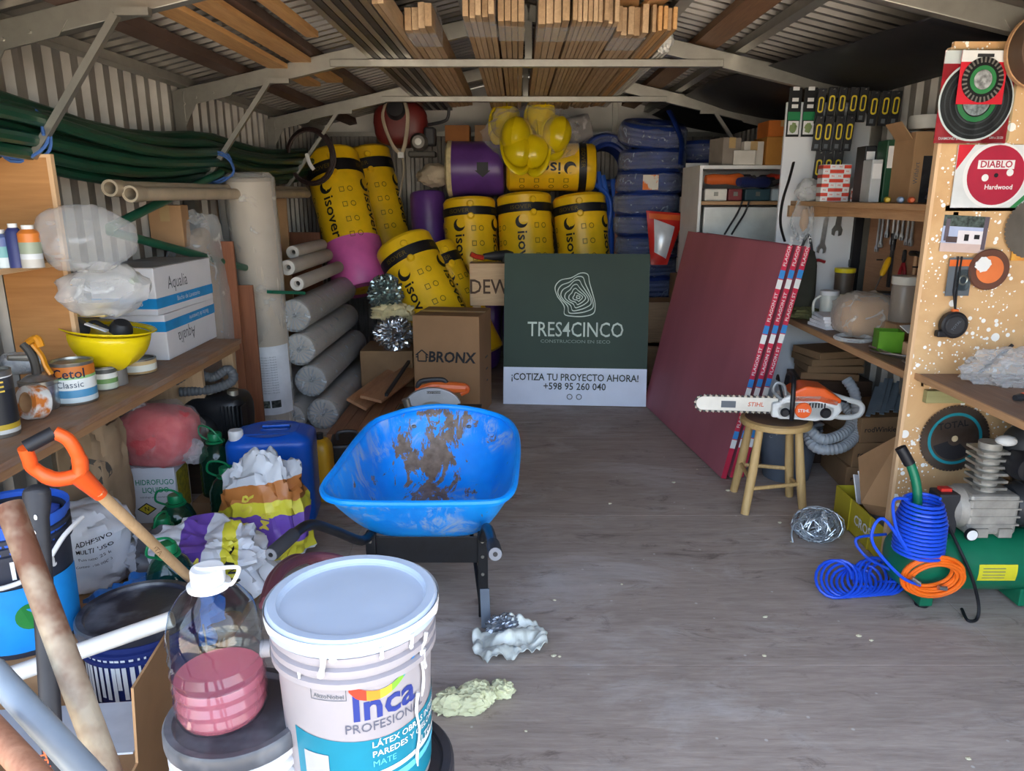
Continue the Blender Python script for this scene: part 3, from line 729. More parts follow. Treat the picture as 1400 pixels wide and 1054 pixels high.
single('timber_plank', MB().box((-1.045, 2.5, roofz(-1.04)-.10), (-.985, 4.0, roofz(-1.04)-.07)), PINEL, 'short orange batten above the two orange planks', 'plank', bevel=.002)

# ================================================================ left wall: pipes in the crook of the knee braces
GRP = mat('dark_green_pipe', '#13402f', .38, 0, .15, 4)
import itertools
spots = [(-1.90, 1.70), (-1.85, 1.66), (-1.80, 1.70), (-1.86, 1.745), (-1.91, 1.775), (-1.80, 1.775), (-1.75, 1.74), (-1.85, 1.81), (-1.90, 1.85), (-1.79, 1.84), (-1.735, 1.80), (-1.84, 1.88)]
for i, (x, z) in enumerate(spots):
    z += .0; pts = []
    y0 = 1.7+.1*(i % 4); y1 = 6.4+.12*((i*5) % 4)
    if i == 1: y0 = 2.98
    for k in range(15):
        y = y0+(y1-y0)*k/14
        sag = -.05*sin(pi*max(0, min(1, (y-2.92)/1.65))) if y < 4.57 else -.035*sin(pi*(y-4.57)/1.65)
        lift = .05*max(0, 2.92-y)
        pts.append((x+.012*sin(y*1.7+i)+ (.02 if y > 4.4 else 0)*0, y, z+sag+lift+.008*sin(y*2.3+i*2)))
    single('green_pipe', MB().tube(pts, .0255, 10), GRP, 'dark green pipe in the long sagging bundle along the left wall', 'pipe', 'green pipes along the left wall')
for i, (a, b, lab) in enumerate((((150, 311, 3.3), (302, 236, 4.55), 'loose green pole slanting up behind the clear plastic bag'), ((150, 316, 3.35), (335, 366, 4.6), 'loose green pole slanting down behind the white boxes'))):
    single('green_pole', MB().cyl(PY(*a), PY(*b), .021, n=12), mat('green_pole', '#1d5a43', .4), lab, 'pole', 'loose green poles')
BEIGE = mat('beige_pvc', '#b7a88f', .45)
for i, (u, v, L) in enumerate(((150, 257, 3.0), (178, 265, 2.8))):
    p = PX(u, v, -1.74+.06*i); t = thing('pvc_pipe', ['beige drain pipe under the green bundle, longer one', 'beige drain pipe under the green bundle, shorter one nearer the room'][i], 'pipe', p, 0, 'beige drain pipes')
    part('barrel', MB().lathe([(.026, 0), (.031, 0), (.031, L), (.026, L), (.026, 0)], 16, RX(-90)), BEIGE, t)
    part('socket', MB().lathe([(.031, -.002), (.036, -.002), (.036, .09), (.031, .1)], 16, RX(-90)), BEIGE, t)
BLUER = mat('blue_rope', '#3b5f9c', .8)
for i, (u, v, Y) in enumerate(((292, 228, 4.5), (25, 185, 2.86))):
    p = PY(u, v, Y); m = MB()
    pts = [V((.11*cos(a), rnd.uniform(-.03, .03), .10*sin(a)*rnd.uniform(.7, 1.1))) for a in [i2*.72 for i2 in range(26)]]
    single('blue_rope', MB().tube(spline(pts, 3), .006, 6), BLUER, ['blue rope lashing the pipes to the second knee brace', 'blue rope lashing the pipes to the nearest knee brace'][i], 'rope', 'blue lashing ropes', loc=p)
# cabinet end panel, its small shelf and the long shelf
PLYO = wood('orange_plywood', '#a06e3e', '#b98650', 'x', .5); PLYE = wood('plywood_edge', '#c9a27a', '#dcb98f', 'z')
t = thing('shelf_unit', 'plywood shelf unit with a pale front edge on the left wall', 'shelf', (-1.845, 2.87, .79))
part('end_panel', MB().box((-.125, 0, -.0), (.108, .018, .89)), PLYO, t); part('edge_strip', MB().box((.108, -.002, 0), (.125, .02, .89)), PLYE, t)
part('small_shelf', MB().box((-.125, -1.0, .495), (.105, -.002, .515)), wood('pine_shelf_small', '#b9946a', '#d2ad82', 'y'), t, bevel=.002)
part('top_edge', MB().box((-.125, -.001, .89), (.125, .02, .902)), PLYE, t)
SHW = wood('rough_shelf', '#7d5a42', '#a07a5c', 'y', dirt='#8f867e')
t = thing('long_shelf', 'long worn wooden shelf running along the left wall', 'shelf', (-1.72, 2.7, 0))
part('shelf_board', MB().box((-.25, -1.2, .765), (.22, 1.28, .79)), SHW, t, bevel=.003)
part('front_batten', MB().box((.19, -1.2, .735), (.212, 1.27, .764)), wood('batten', '#8d6748', '#a98159', 'y'), t)
for y in (1.24,): part('leg', MB().box((.12, y, 0), (.18, y+.04, .764)), wood('post_wood', '#a98a68', '#c1a27e', 'z'), t)
part('side_board', MB().box((-.25, 1.02, .0), (.10, 1.045, .764)), wood('post_wood', '#a98a68', '#c1a27e', 'z'), t)
# white boxes
WCARD = mat('white_glossy_card', '#dfe0e4', .5, 0, .03); CYAN = mat('cyan_stripe', '#1d8fd0', .5); GREYT = mat('grey_print', '#5b6167', .6); GRN = mat('green_print', '#59923a', .5)
def aq_box(label, loc, rz, flip):
    t = thing('sink_carton', label, 'box', loc, rz, 'white sink cartons on the left shelf')
    w, d, h = .30, .60, .215
    part('body', MB().box((-w/2, 0, 0), (w/2, d, h)), WCARD, t, bevel=.004)
    z0, z1 = (.03, .078) if not flip else (.135, .183)
    part('stripe', MB().box((-w/2-.0008, -.0008, z0), (w/2+.0008, d+.0008, z1)), CYAN, t)
    S = Mx(((0, 0, 1, w/2+.0012), (1, 0, 0, .27), (0, 1, 0, 0), (0,0,0,1)))      # print on the side facing the room
    zt = .135 if not flip else .085; rot = RZ(180) if flip else RZ(0)
    part('lettering', MB().text('Aqualia', .085, S @ T(-.05, zt, 0) @ rot, sx=.8), GREYT, t)
    part('stripe_lettering', MB().text('Bacha de Lavatorio' if not flip else 'Bacha de Lavatorio', .032, S @ T(.05 if not flip else .12, (z0+z1)/2, .0004) @ rot), WCARD, t)
    Fm = T(0, -.0012, 0) @ FRONT
    part('front_lettering', MB().text('Lavatorio', .035, Fm @ T(.02, (z0+z1)/2, .0004) @ rot), WCARD, t)
    if not flip:
        part('recycle_mark', MB().cube((.06, -.001, .165), (.04, .001, .03)), GRN, t)
        part('top_flap', MB().box((-w/2, .0, h), (w/2, d*.49, h+.004)), mat('grey_flap', '#9d9b98', .8), t); part('top_flap', MB().box((-w/2, d*.51, h), (w/2, d, h+.004)), mat('grey_flap', '#9d9b98', .8), t)
    return t
aq_box('lower white sink carton with upside-down lettering on the left shelf', V((-1.79, 3.43, .791)), R(1), True)
aq_box('upper white sink carton with a blue stripe low on its side', V((-1.80, 3.40, 1.008)), R(-1.5), False)
# clear bags on the left
single('plastic_bag', MB().blob((0, 0, 0), (.17, .15, .12), .13, 1.8, 5, 34, 22), film('balloon_bag', '#f2f5f6', .22, .1, 9, .7), 'inflated clear plastic bag above the white sink cartons', 'plastic bag', loc=PY(116, 327, 2.72))
single('plastic_bag', MB().blob((0, 0, 0), (.15, .16, .10), .18, 2.0, 9, 34, 22), film('milky_bag', '#f1f3f3', .42, .2, 9, .7), 'milky plastic bag slumped in front of the white sink cartons', 'plastic bag', loc=PY(142, 388, 2.85)+V((0, 0, -.02)))
single('yellow_packet', MB().box((-.09, -.03, 0), (.09, .03, .06)), mat('pale_yellow_card', '#d9c47c', .8), 'pale yellow packet below the milky plastic bag', 'packet', loc=PY(118, 427, 3.0)+V((0, 0, -.015)), bevel=.004)
# hard hat turned over, with black things in it
HX = PY(149, 468, 2.98)
t = helmet('yellow hard hat lying upside down as a bowl on the left shelf', V((HX.x, HX.y, 1.01)), (R(183), R(4), R(60)), None)
t.scale = (1.32, 1.25, 1.08)
single('shallow_tin', MB().lathe([(.0, 0), (.07, 0), (.07, .065), (.0, .065)], 20), mat('tin_grey', '#9a9894', .5, .4), 'shallow tin under the upside-down hard hat', 'tin', loc=V((HX.x-.02, HX.y, .791)))
t = thing('ear_defenders', 'black ear defenders lying in the upturned hard hat', 'ear defenders', V((HX.x-.03, HX.y-.01, .995)))
part('cup', MB().lathe([(0, .05), (.03, .05), (.042, .03), (.045, 0)], 16, T(-.06, -.03, .025) @ RX(55)), DGREY, t)
part('cup', MB().lathe([(0, .04), (.03, .04), (.042, .02), (.045, 0)], 16, T(.09, 0, .02) @ RX(15) @ RY(20)), DGREY, t)
part('headband', MB().tube(spline([(-.05, -.02, .04), (0, -.02, .06), (.05, -.02, .035), (.1, 0, .03)], 5), .014, 8, flat=.5), mat('black_foam', '#1d1d20', .8), t)
part('white_strap', MB().box((-.035, -.012, 0), (.05, .012, .006), T(.02, -.06, .045) @ RY(20)), WHT, t)
# tins on the shelf
def tin(label, p, r, h, m, lid=True, name='paint_tin', side=None):
    t = thing(name, label, 'tin', p, 0, 'tins on the left shelf')
    part('can', MB().lathe([(0, 0), (r*.97, 0), (r, .004), (r, h-.006), (r*1.02, h-.002), (r*1.02, h), (r*.9, h), (r*.88, h-.008), (0, h-.008)], 28), GSTEEL, t)
    mm = MB(); cpatch(mm, r+.0008, -pi*r, pi*r, h*.06, h*.92, n=28); part('paper_label', mm, m, t)
    return t
def bands(name, stops, ax='Z', rough=.45, sc=1.0, off=0.0, noisy=0):
    # printed bands across one axis of the thing
    if name in _mc: return _mc[name]
    k = newmat(name); c = k.n('TexCoord'); s = k.n('SeparateXYZ'); k.l(c.outputs['Object'], s.inputs[0])
    ma = k.n('MapRange'); ma.inputs[1].default_value = off; ma.inputs[2].default_value = off+sc; k.l(s.outputs[ax], ma.inputs[0])
    fac = ma.outputs[0]
    if noisy:
        ad = k.n('Math'); ad.operation = 'MULTIPLY_ADD'; k.l(k.noise(k.coord(), 5, 3), ad.inputs[0]); ad.inputs[1].default_value = noisy; k.l(fac, ad.inputs[2]); fac = ad.outputs[0]
    r = k.n('ValToRGB'); r.color_ramp.interpolation = 'CONSTANT'; e = r.color_ramp.elements
    while len(e) < len(stops): e.new(.5)
    for el, (p, col) in zip(e, stops): el.position = p; el.color = lin(col)
    k.l(fac, r.inputs[0]); k.l(r.outputs[0], k.b.inputs['Base Color']); k.b.inputs['Roughness'].default_value = rough
    _mc[name] = k.m; return k.m
ct = PZ(105, 548, .791)
t = tin('paint tin with an orange band and dark lettering on the left shelf', ct, .074, .158, bands('tin_label_orange', [(0, '#c9d8dc'), (.18, '#4f93bd'), (.36, '#e3e8e6'), (.62, '#8fbf7a'), (.68, '#c9722b'), (.97, '#d8d8d4')], sc=.158))
part('lettering', MB().text('Cetol', .05, None, bold=.01, wrap=lambda x, y: cylwrap(.0765, -pi/2+.35)(x, y+.118)), mat('navy_print', '#1a2140', .5), t)
part('lettering', MB().text('Classic', .034, None, wrap=lambda x, y: cylwrap(.0765, -pi/2+.35)(x, y+.078)), mat('slate_print', '#4a5a6a', .5), t)
tin('small paint tin with a spotted pale label behind the orange-banded one', PZ(146, 531, .791), .044, .095, bands('tin_label_green', [(0, '#c9d3c0'), (.3, '#6f9a5a'), (.5, '#e2e4de'), (.72, '#4c4f4c'), (.9, '#d5d5d0')], sc=.095))
tin('low flat tin with a pale green label beside the white sink cartons', PZ(190, 508, .791), .074, .062, bands('tin_label_flat', [(0, '#b99a6a'), (.2, '#dfe3da'), (.65, '#cfb684'), (.9, '#b7b5ae')], sc=.062))
t = tin('tall dark canister with a yellow band at the end of the left shelf', PZ(1, 594, .791), .058, .215, bands('canister_label', [(0, '#c9c9c4'), (.12, '#b99d2f'), (.2, '#25272c'), (.72, '#33353a'), (.9, '#e4e4e2')], sc=.215))
part('lettering', MB().text('ITE', .05, None, bold=.01, wrap=lambda x, y: cylwrap(.0595, -pi/2+.62)(x, y+.165)), mat('gold_print', '#d7b84a', .5), t)
p = PZ(47, 530, .791)
t = thing('wrapped_roll', 'small plastic-wrapped roll lying in front of the spray gun', 'roll', V((p.x, p.y-.05, .905)), (0, 0, R(8)))
part('roll', MB().lathe([(.01, -.085), (.036, -.085), (.04, -.07), (.04, .07), (.036, .085), (.01, .085)], 18, RY(90)), mat('silver_print_roll', '#b9bdc0', .4, .2, .25, 30), t)
part('film', MB().blob((0, 0, 0), (.10, .046, .045), .12, 3, 3, 24, 14), FILM, t)
p = PZ(45, 575, .791)
t = thing('tape_roll', 'orange and white masking tape roll standing beside the dark canister', 'tape', V((p.x, p.y+.02, .792+.06)), (0, 0, R(-25)))
part('tape', MB().lathe([(.036, -.028), (.058, -.028), (.06, -.02), (.06, .02), (.058, .028), (.036, .028), (.036, -.028)], 24, RX(80)), mat('orange_white_tape', '#dadad6', .5, col2='#c9742c', vs=14, cut=(.45, .55)), t)
part('core', MB().lathe([(.033, -.028), (.0365, -.028), (.0365, .028), (.033, .028), (.033, -.028)], 24, RX(80)), CARD, t)
single('cardboard_tray', MB().box((-.10, -.05, 0), (.10, .05, .045)), CARD, 'small cardboard tray behind the tape roll', 'tray', loc=PZ(62, 548, .791)+V((-.02, .03, 0)), rot=R(20), bevel=.003)
# spray gun
p = PZ(52, 500, .791); p.y = 2.40; p.x = -1.60
p = PY(45, 480, 2.62)
t = thing('spray_gun', 'spray gun with a silver cup and yellow trigger on the left shelf', 'spray gun', V((p.x, p.y, .831)))
part('cup', MB().lathe([(0, -.04), (.055, -.04), (.06, -.03), (.06, .055), (.055, .07), (.035, .085), (.02, .09), (0, .09)], 24), metal('alloy_cup', '#b5b8ba', .3), t)
part('lid', MB().lathe([(.06, .05), (.064, .052), (.064, .068), (.056, .072)], 24), GSTEEL, t)
part('gun_body', MB().tube(spline([(0, 0, .085), (0, 0, .13), (-.01, 0, .17), (-.03, 0, .2)], 4), .016, 10), mat('dark_alloy', '#4b4843', .55, .4), t)
part('nozzle', MB().cyl((-.02, 0, .15), (-.06, -.05, .16), .014, .01, 10), GSTEEL, t)
part('trigger', MB().tube(spline([(.01, -.01, .2), (.035, -.01, .16), (.045, -.01, .12), (.06, -.01, .09)], 4), .012, 8, flat=.6), mat('amber_plastic', '#d98e1e', .4), t)
part('grip', MB().tube(spline([(-.02, .01, .2), (.02, .0, .22), (.03, 0, .19)], 4), .014, 8), mat('amber_plastic', '#d98e1e', .4), t)
# tins on the small shelf
for i, (u, r, h, m, lab) in enumerate(((5, .036, .115, bands('teal_can', [(0, '#c9d6d6'), (.3, '#6fa7a8'), (.62, '#5a6a9a')], sc=.115), 'pale teal spray can on the small shelf'), (26, .026, .135, mat('navy_box', '#31386a', .5), 'dark blue canister on the small shelf'), (46, .034, .13, bands('orange_can', [(0, '#b9b6ae'), (.22, '#c9cdd0'), (.36, '#8f9a86'), (.66, '#c9742c')], sc=.13), 'orange and white canister on the small shelf'))):
    p = PY(u, 365, 2.58); t = thing('canister', lab, 'canister', V((p.x, 2.58, 1.306)), 0, 'canisters on the small shelf')
    part('body', MB().lathe([(0, 0), (r, 0), (r, h*.88), (r*.8, h*.94), (r*.5, h), (0, h)], 20), m, t)
    part('cap', MB().cyl((0, 0, h*.95), (0, 0, h+.012), r*.55, n=14), WHT, t)
# wrapped bulky things, boards behind
t = thing('wrapped_load', 'bulky load under clear film behind the white sink cartons', 'wrapped load', V((-1.81, 4.28, 0)))
part('load', MB().blob((0, 0, .66), (.12, .17, .70), .06, 1.6, 3, 30, 22, 0, sq=.6), mat('tan_load', '#a08a72', .85, bump=.3, bs=8), t)
part('film', MB().blob((0, 0, .68), (.145, .20, .76), .08, 2.4, 4, 34, 24, .01, sq=.6), FILM, t)
carton('brown carton on the load behind the green poles', PY(235, 332, 4.12)+V((0, 0, -.02)), (.17, .12, .22), CARD, .1)
RB = wood('red_brown_board', '#7c4a31', '#955c3d', 'z')
for i, (u0, u1, vt, Y, lab) in enumerate(((286, 318, 330, 4.32, 'upright red-brown board beside the wrapped standing roll'), (300, 345, 390, 4.42, 'second upright red-brown board half behind the standing roll'))):
    a = PY(u0, vt, Y); b = PY(u1, vt, Y)
    single('board', MB().box((a.x, Y, 0), (b.x, Y+.02, a.z)), RB, lab, 'board', 'upright boards by the left wall', bevel=.002)
p = PY(278, 342, 4.28); single('white_strip', MB().box((p.x-.012, 4.28, 0), (p.x+.012, 4.30, p.z)), WHT, 'thin white strip beside the upright red-brown board', 'strip')
a = PY(345, 330, 6.0); single('brown_board', MB().box((-1.95, 6.28, 0.0), (-1.64, 6.31, PY(400, 318, 6.24).z)), RB, 'wide red-brown panel standing behind the white rolls', 'board', bevel=.002)
single('cardboard_sheet', MB().box((-1.9, 5.7, .0), (-1.72, 5.72, PY(360, 260, 5.7).z)), CARD, 'tall brown cardboard sheet against the left wall behind the rolls', 'cardboard', bevel=.002)

# ================================================================ standing wrapped roll
GREYROLL = mat('grey_beige_felt', '#bcb4a9', .75, 0, .10, 4, .25, 20)
b0 = PZ(378, 588, 0); top = PY(340, 243, 4.72)
M = vaxis((b0.x, b0.y, .0), top); L = (top-V((b0.x, b0.y, 0))).length
t = thing('membrane_roll', 'tall wrapped roll standing upright with a white printed label', 'roll', M.translation, M.to_3x3().to_4x4())
part('roll', MB().lathe([(.02, .0), (.125, .0), (.13, .02), (.142, L*.4), (.148, L*.8), (.143, L-.02), (.12, L), (.02, L)], 28), mat('beige_felt', '#b9ad9c', .7, 0, .08, 4, .2, 20), t)
def wr(u, v):
    a = 2*pi*u; r = (.132+.020*min(1, v*1.2))*(1+.035*noise.noise(V((cos(a)*2, sin(a)*2, v*14)))); r *= 1 if v < .985 else .8
    return V((r*cos(a), r*sin(a), .01+v*(L+.02)))
part('film', MB().grid(wr, 36, 60, True), film('roll_film', '#f2efe9', .30, .10, 12, .8), t)
lb = MB(); cpatch(lb, .147, -.19, .19, .16, .62, n=16, r1=.153); part('white_label', lb, mat('label_paper', '#dfe1e4', .6), t)
for i in range(15):
    z = .55-.017*i; lt = MB(); lt.text('Nm. 1200  iii .ii 50 ii 0,2 mm i.i 70 m2 iii', .012, None, wrap=lambda x, y: cylwrap(.1545)(x, y+z)); part('label_print', lt, GREYT, t, kind='stuff')
for i in range(3): 
    mm = MB(); cpatch(mm, .153, -.10+.07*i, -.04+.07*i, .21, .26, n=4, r1=.1535); part('label_picture', mm, mat('photo_dark%d' % i, ['#3c4048', '#5a5f55', '#3b3d3a'][i], .5, 0, .8, 60), t)
a = PZ(335, 560, 0)
M = vaxis((-1.86, 4.99, .0), PY(311, 246, 4.88)); L2 = (PY(311, 246, 4.88)-V((-1.86, 4.99, 0))).length
t = thing('membrane_roll', 'slimmer beige roll standing half behind the tall wrapped roll', 'roll', M.translation, M.to_3x3().to_4x4())
part('roll', MB().lathe([(.01, 0), (.062, 0), (.066, .02), (.068, L2-.02), (.06, L2), (.01, L2)], 20), GREYROLL, t)
part('film', MB().lathe([(.07, .02), (.074, L2*.5), (.072, L2+.01)], 20), FILM, t)

# ================================================================ lying rolls, gathered film ends towards the camera
def lying_roll(label, u, v, r, Y0, Y1, m, cap=True, grp='wrapped rolls stacked on the left', dx=0):
    p = PY(u, v, Y0); L = Y1-Y0
    M = vaxis(p, p+V((dx, L, .0))) if False else frame((1, 0, 0), (0, 0, -1), (dx, L, 0), p)
    t = thing('wrapped_roll', label, 'roll', p, M.to_3x3().to_4x4(), grp)
    part('roll', MB().lathe([(.015, .03), (r*.9, .02), (r, .04), (r*1.01, L*.5), (r, L-.02), (r*.9, L), (.02, L)], 24), m, t)
    if cap:
        def fn(uu, vv):
            a = 2*pi*uu; rr = r*1.02*(1-vv*.97); return V((rr*cos(a), rr*sin(a), -.015*sin(vv*pi)+.006*sin(a*17)*(1-vv)*(vv > 0)-.03*(vv > .9)))
        part('gathered_end', MB().grid(fn, 68, 8, True), film('end_film', '#d6dadd', .5, .15, 25), t)
        def f2(uu, vv):
            a = 2*pi*uu; rr = r*(1.03+.03*noise.noise(V((cos(a)*2, sin(a)*2, vv*8)))); return V((rr*cos(a), rr*sin(a), vv*L))
        part('film', MB().grid(f2, 28, 24, True), film('roll_film2', '#dfe2e4', .22, .10, 14, .7), t)
    else:
        part('core', MB().lathe([(r*.45, .0), (r*.98, .0), (r*.98, .03), (r*.45, .03), (r*.45, .25), (.001, .25)], 20), mat('white_core', '#cfcac2', .7), t)
    return t
FELT2 = mat('grey_felt_dark', '#a8a198', .8, 0, .12, 4, .25, 20)
rolls = [(402, 432, 'topmost grey wrapped roll of the slanted stack'), (409, 478, 'second grey wrapped roll from the top of the slanted stack'), (425, 521, 'third grey wrapped roll from the top of the slanted stack'), (441, 566, 'lowest grey wrapped roll beside the floor boards')]
for i, (u, v, lab) in enumerate(rolls): lying_roll(lab, u, v, .103, 4.78+.02*i, 6.2, GREYROLL if i % 2 else FELT2)
lying_roll('grey wrapped roll at floor level behind the blue canister', 397, 572, .095, 4.8, 6.2, GREYROLL)
lying_roll('grey wrapped roll half hidden between the standing roll and the stack', 382, 532, .10, 4.95, 6.2, FELT2)
lying_roll('grey wrapped roll wedged behind the standing roll low down', 350, 500, .10, 5.1, 6.2, GREYROLL)
WF = mat('white_fabric_roll', '#c2b9ad', .75, 0, .06, 5, .15, 20)
lying_roll('white roll with an open core, left one on top of the stack', 393, 366, .05, 4.9, 5.95, WF, False, 'white rolls on the stack')
lying_roll('white roll with an open core, lower right one on top of the stack', 406, 388, .045, 4.8, 5.95, WF, False, 'white rolls on the stack')
lying_roll('slim white roll at the back of the stack by the cardboard', 400, 345, .045, 5.2, 6.0, WF, False, 'white rolls on the stack')
single('green_level', MB().box((-.17, -.02, 0), (.17, .02, .02)), mat('green_metal', '#1d6a52', .4), 'short green bar lying below the white rolls', 'bar', loc=PY(392, 402, 4.72), rot=(0, R(8), R(70)), bevel=.003)
# floor boards stacked beside the rolls
FB = wood('reddish_flooring', '#835a43', '#a07557', 'y'); FBL = wood('light_flooring', '#a06f4c', '#ba8860', 'y')
for k in range(6):
    for l in range(2):
        x = -1.18+.085*k
        single('floor_plank', MB().box((x, 4.35+.03*((k*3+l) % 4), .07+.024*l), (x+.082, 6.3, .07+.024*l+.022)), FB if (k+l) % 3 else FBL, 'brown flooring plank in the low stack on the floor, %s layer, plank %s from the rolls' % (['lower', 'upper'][l], ['first', 'second', 'third', 'fourth', 'fifth', 'sixth'][k]), 'plank', 'brown flooring planks', bevel=.0015)
for y in (4.6, 5.9): single('batten', MB().box((-1.18, y, 0), (-.67, y+.06, .069)), WOODX, 'batten under the near end of the flooring planks' if y < 5 else 'batten under the far end of the flooring planks', 'batten')
for i, (a, b) in enumerate((((487, 545, 4.75), (560, 478, 5.9)), ((507, 545, 4.7), (582, 480, 5.9)))):
    p = PY(*a); q = PY(*b); p.z = .20+.05*i; q.z = .22+.03*i
    single('wide_board', MB().bar(p, q, .15, .02, V((.5-.3*i, 0, 1))), FBL, ['light brown board lying slanted on the flooring planks, left one', 'light brown board lying slanted on the flooring planks, right one'][i], 'board', 'slanted boards on the flooring', bevel=.002)
single('black_rod', MB().bar(PY(528, 540, 4.75), PY(570, 478, 5.9), .02, .02), DGREY, 'thin black bar lying along the slanted boards', 'bar')
# foil clumps
FOIL = mat('aluminium_foil', '#c9ccd0', .18, .95, .2, 12)
fc = MB().blob((0, 0, 0), (.14, .12, .11), .5, 3.2, 2, 44, 30, ridge=True); fc.sm = [False]*len(fc.f)
single('foil_ball', fc, FOIL, 'crumpled ball of silver foil below the tilted yellow roll', 'foil', loc=PY(540, 456, 5.55), auto=0)
fc = MB().blob((0, 0, 0), (.12, .10, .13), .5, 3.2, 6, 40, 28, ridge=True); fc.sm = [False]*len(fc.f)
single('foil_sheet', fc, mat('greenish_foil', '#8f9d9a', .2, .8, .4, 9), 'crumpled greenish foil scrap below the pink-ended roll', 'foil', loc=PY(527, 402, 5.75), auto=0)
single('wool_scrap', MB().blob((0, 0, 0), (.16, .12, .08), .4, 2.5, 3, 32, 20), FIBRE, 'beige scrap of glass wool between the foil clumps', 'insulation', loc=PY(538, 428, 5.7))
single('carton', MB().box((-.2, -.2, 0), (.2, .2, PY(535, 478, 5.6).z)), CARDD, 'dark carton carrying the foil clumps behind the flooring planks', 'box', loc=(PY(530, 480, 5.62).x, 5.75, 0), bevel=.004)
# ================================================================ printing onto crumpled surfaces
from mathutils.bvhtree import BVHTree
def decal(src, target, M, off=.002):
    bv = BVHTree.FromPolygons([tuple(p) for p in target.v], target.f)
    z = M.to_3x3() @ V((0, 0, 1)); vs = []; ok = []
    for p in src.v:
        h = bv.ray_cast(M @ V((p[0], p[1], .6)), -z, 2.0)
        if h[0] is None: vs.append(V((0, 0, 0))); ok.append(False)
        else:
            n = h[1] if h[1].dot(z) > 0 else -h[1]; vs.append(h[0]+n*off); ok.append(True)
    out = MB(); out.v = vs; out.f = [f for f in src.f if all(ok[i] for i in f)]; out.sm = [True]*len(out.f); return out
def dtext(t, size, target, M, **k): return decal(MB().text(t, size, None, **k), target, M)
def dpatch(w, h, target, M, n=10, off=.002): return decal(MB().grid(lambda u, v: V(((u-.5)*w, (v-.5)*h, 0)), n, n), target, M, off)
def facing(p, roll=0, up=0):                 # frame at p looking towards the open front
    return T(*p) @ RX(90-up) @ RZ(roll)

# ================================================================ sign
SIGNG = mat('sign_green', '#22382b', .6, 0, .12, 1.5, .25, 2.5); SIGNW = mat('sign_white', '#ccd4e6', .35, 0, .03); PALE = mat('pale_green_print', '#bccabd', .5)
BL, BR = PZ(688, 553), PZ(883, 557); TL = PY(696, 347, 5.62)
x = (BR-BL); Wd = x.length; y = TL-BL; Mf = frame(x, y, None, BL+V((0, 0, .005))); Hs = 1.13
t = thing('sign_board', 'dark green and white advertising board leaning upright on the floor', 'sign', Mf.translation, Mf.to_3x3().to_4x4())
def sgn(u, v): return V((u*Wd, v*Hs, .002*noise.noise(V((u*5, v*5, 3)))*sin(pi*u)*sin(pi*v)*3))
part('green_panel', MB().grid(lambda u, v: sgn(u, .25+.75*v), 24, 24), SIGNG, t); part('white_panel', MB().grid(lambda u, v: sgn(u, .25*v), 24, 8), SIGNW, t)
part('backing', MB().box((0, 0, -.03), (Wd, Hs, -.008)), mat('white_edge', '#b9b9b4', .6), t)
part('lettering', MB().text('TRES4CINCO', .155, T(Wd*.5, Hs*.50, .012), sx=.78, bold=.004), PALE, t)
part('tagline', MB().text('CONSTRUCCION EN SECO', .034, T(Wd*.5, Hs*.425, .012), sx=1.25), mat('dim_green_print', '#7d8f82', .5), t)
part('lettering', MB().text('¡COTIZA TU PROYECTO AHORA!', .074, T(Wd*.5, Hs*.185, .012), bold=.014, sx=.86), mat('dark_print', '#2a3230', .5), t)
part('lettering', MB().text('+598 95 260 040', .074, T(Wd*.5, Hs*.125, .012), bold=.012, sx=.92), mat('dark_print', '#2a3230', .5), t)
for dx, ch in ((-.035, '\u2022'), (.035, '\u2022')):
    m = MB(); cc = circ(.022, 20); ci = circ(.016, 20)
    m.add([c+V((Wd*.5+dx, Hs*.058, .012)) for c in cc+ci], [(i, (i+1) % 20, 20+(i+1) % 20, 20+i) for i in range(20)], False); part('round_icon', m, GREYT, t)
shape = [(-.14, .02), (-.16, .09), (-.12, .145), (-.04, .165), (.03, .20), (.085, .19), (.10, .13), (.125, .05), (.145, -.03), (.135, -.10), (.06, -.125), (-.03, -.125), (-.085, -.11), (-.09, -.05)]
for k, s in enumerate((1.0, .83, .68, .52, .37, .22, .10)):
    rot = R(9*k); loop = spline([V((p[0]*cos(rot)-p[1]*sin(rot), p[0]*sin(rot)+p[1]*cos(rot), 0))*s for p in shape+shape[:1]], 5)[:-1]; n = len(loop)
    loop = [l+V((.01+.02*(1-s), .02*(1-s), 0)) for l in loop]; c = sum(loop, V((0, 0, 0)))/n
    m = MB(); inn = [l-(l-c).normalized()*.0075 for l in loop]
    m.add([l+V((Wd*.49, Hs*.70, .012)) for l in loop+inn], [(i, (i+1) % n, n+(i+1) % n, n+i) for i in range(n)], False); part('contour_ring', m, PALE, t)

# ================================================================ brown water-heater carton
t = thing('heater_carton', 'tall brown carton beside the green sign', 'box', V((-.50, 5.10, .001)), R(-9))
w, d, h = .475, .42, .735
part('body', MB().box((-w/2, 0, 0), (w/2, d, h)), mat('kraft_board', '#93704f', .85, 0, .06, 4, .1, 30), t, bevel=.005)
part('tape', MB().box((-w/2, d/2-.03, h), (w/2, d/2+.03, h+.0015)), TAPE, t)
part('top_seam', MB().box((-w/2, d/2-.003, h+.0015), (w/2, d/2+.003, h+.0022)), CARDD, t)
Fm = T(0, -.0015, 0) @ FRONT
part('lettering', MB().text('BRONX', .105, Fm @ T(.035, .44, 0), bold=.028, shear=.12, sx=.92), BLK, t)
hm = MB(); hx, hz = -.175, .44
for a, b in (((-.03, -.03), (.03, -.03)), ((-.03, -.03), (-.03, .02)), ((.03, -.03), (.03, .02)), ((-.045, .012), (0, .05)), ((.045, .012), (0, .05)), ((-.045, .0), (-.03, .0)), ((.045, .0), (.03, .0))):
    hm.bar((hx+a[0], -.0015, hz+a[1]), (hx+b[0], -.0015, hz+b[1]), .009, .001, V((0, 1, 0)))
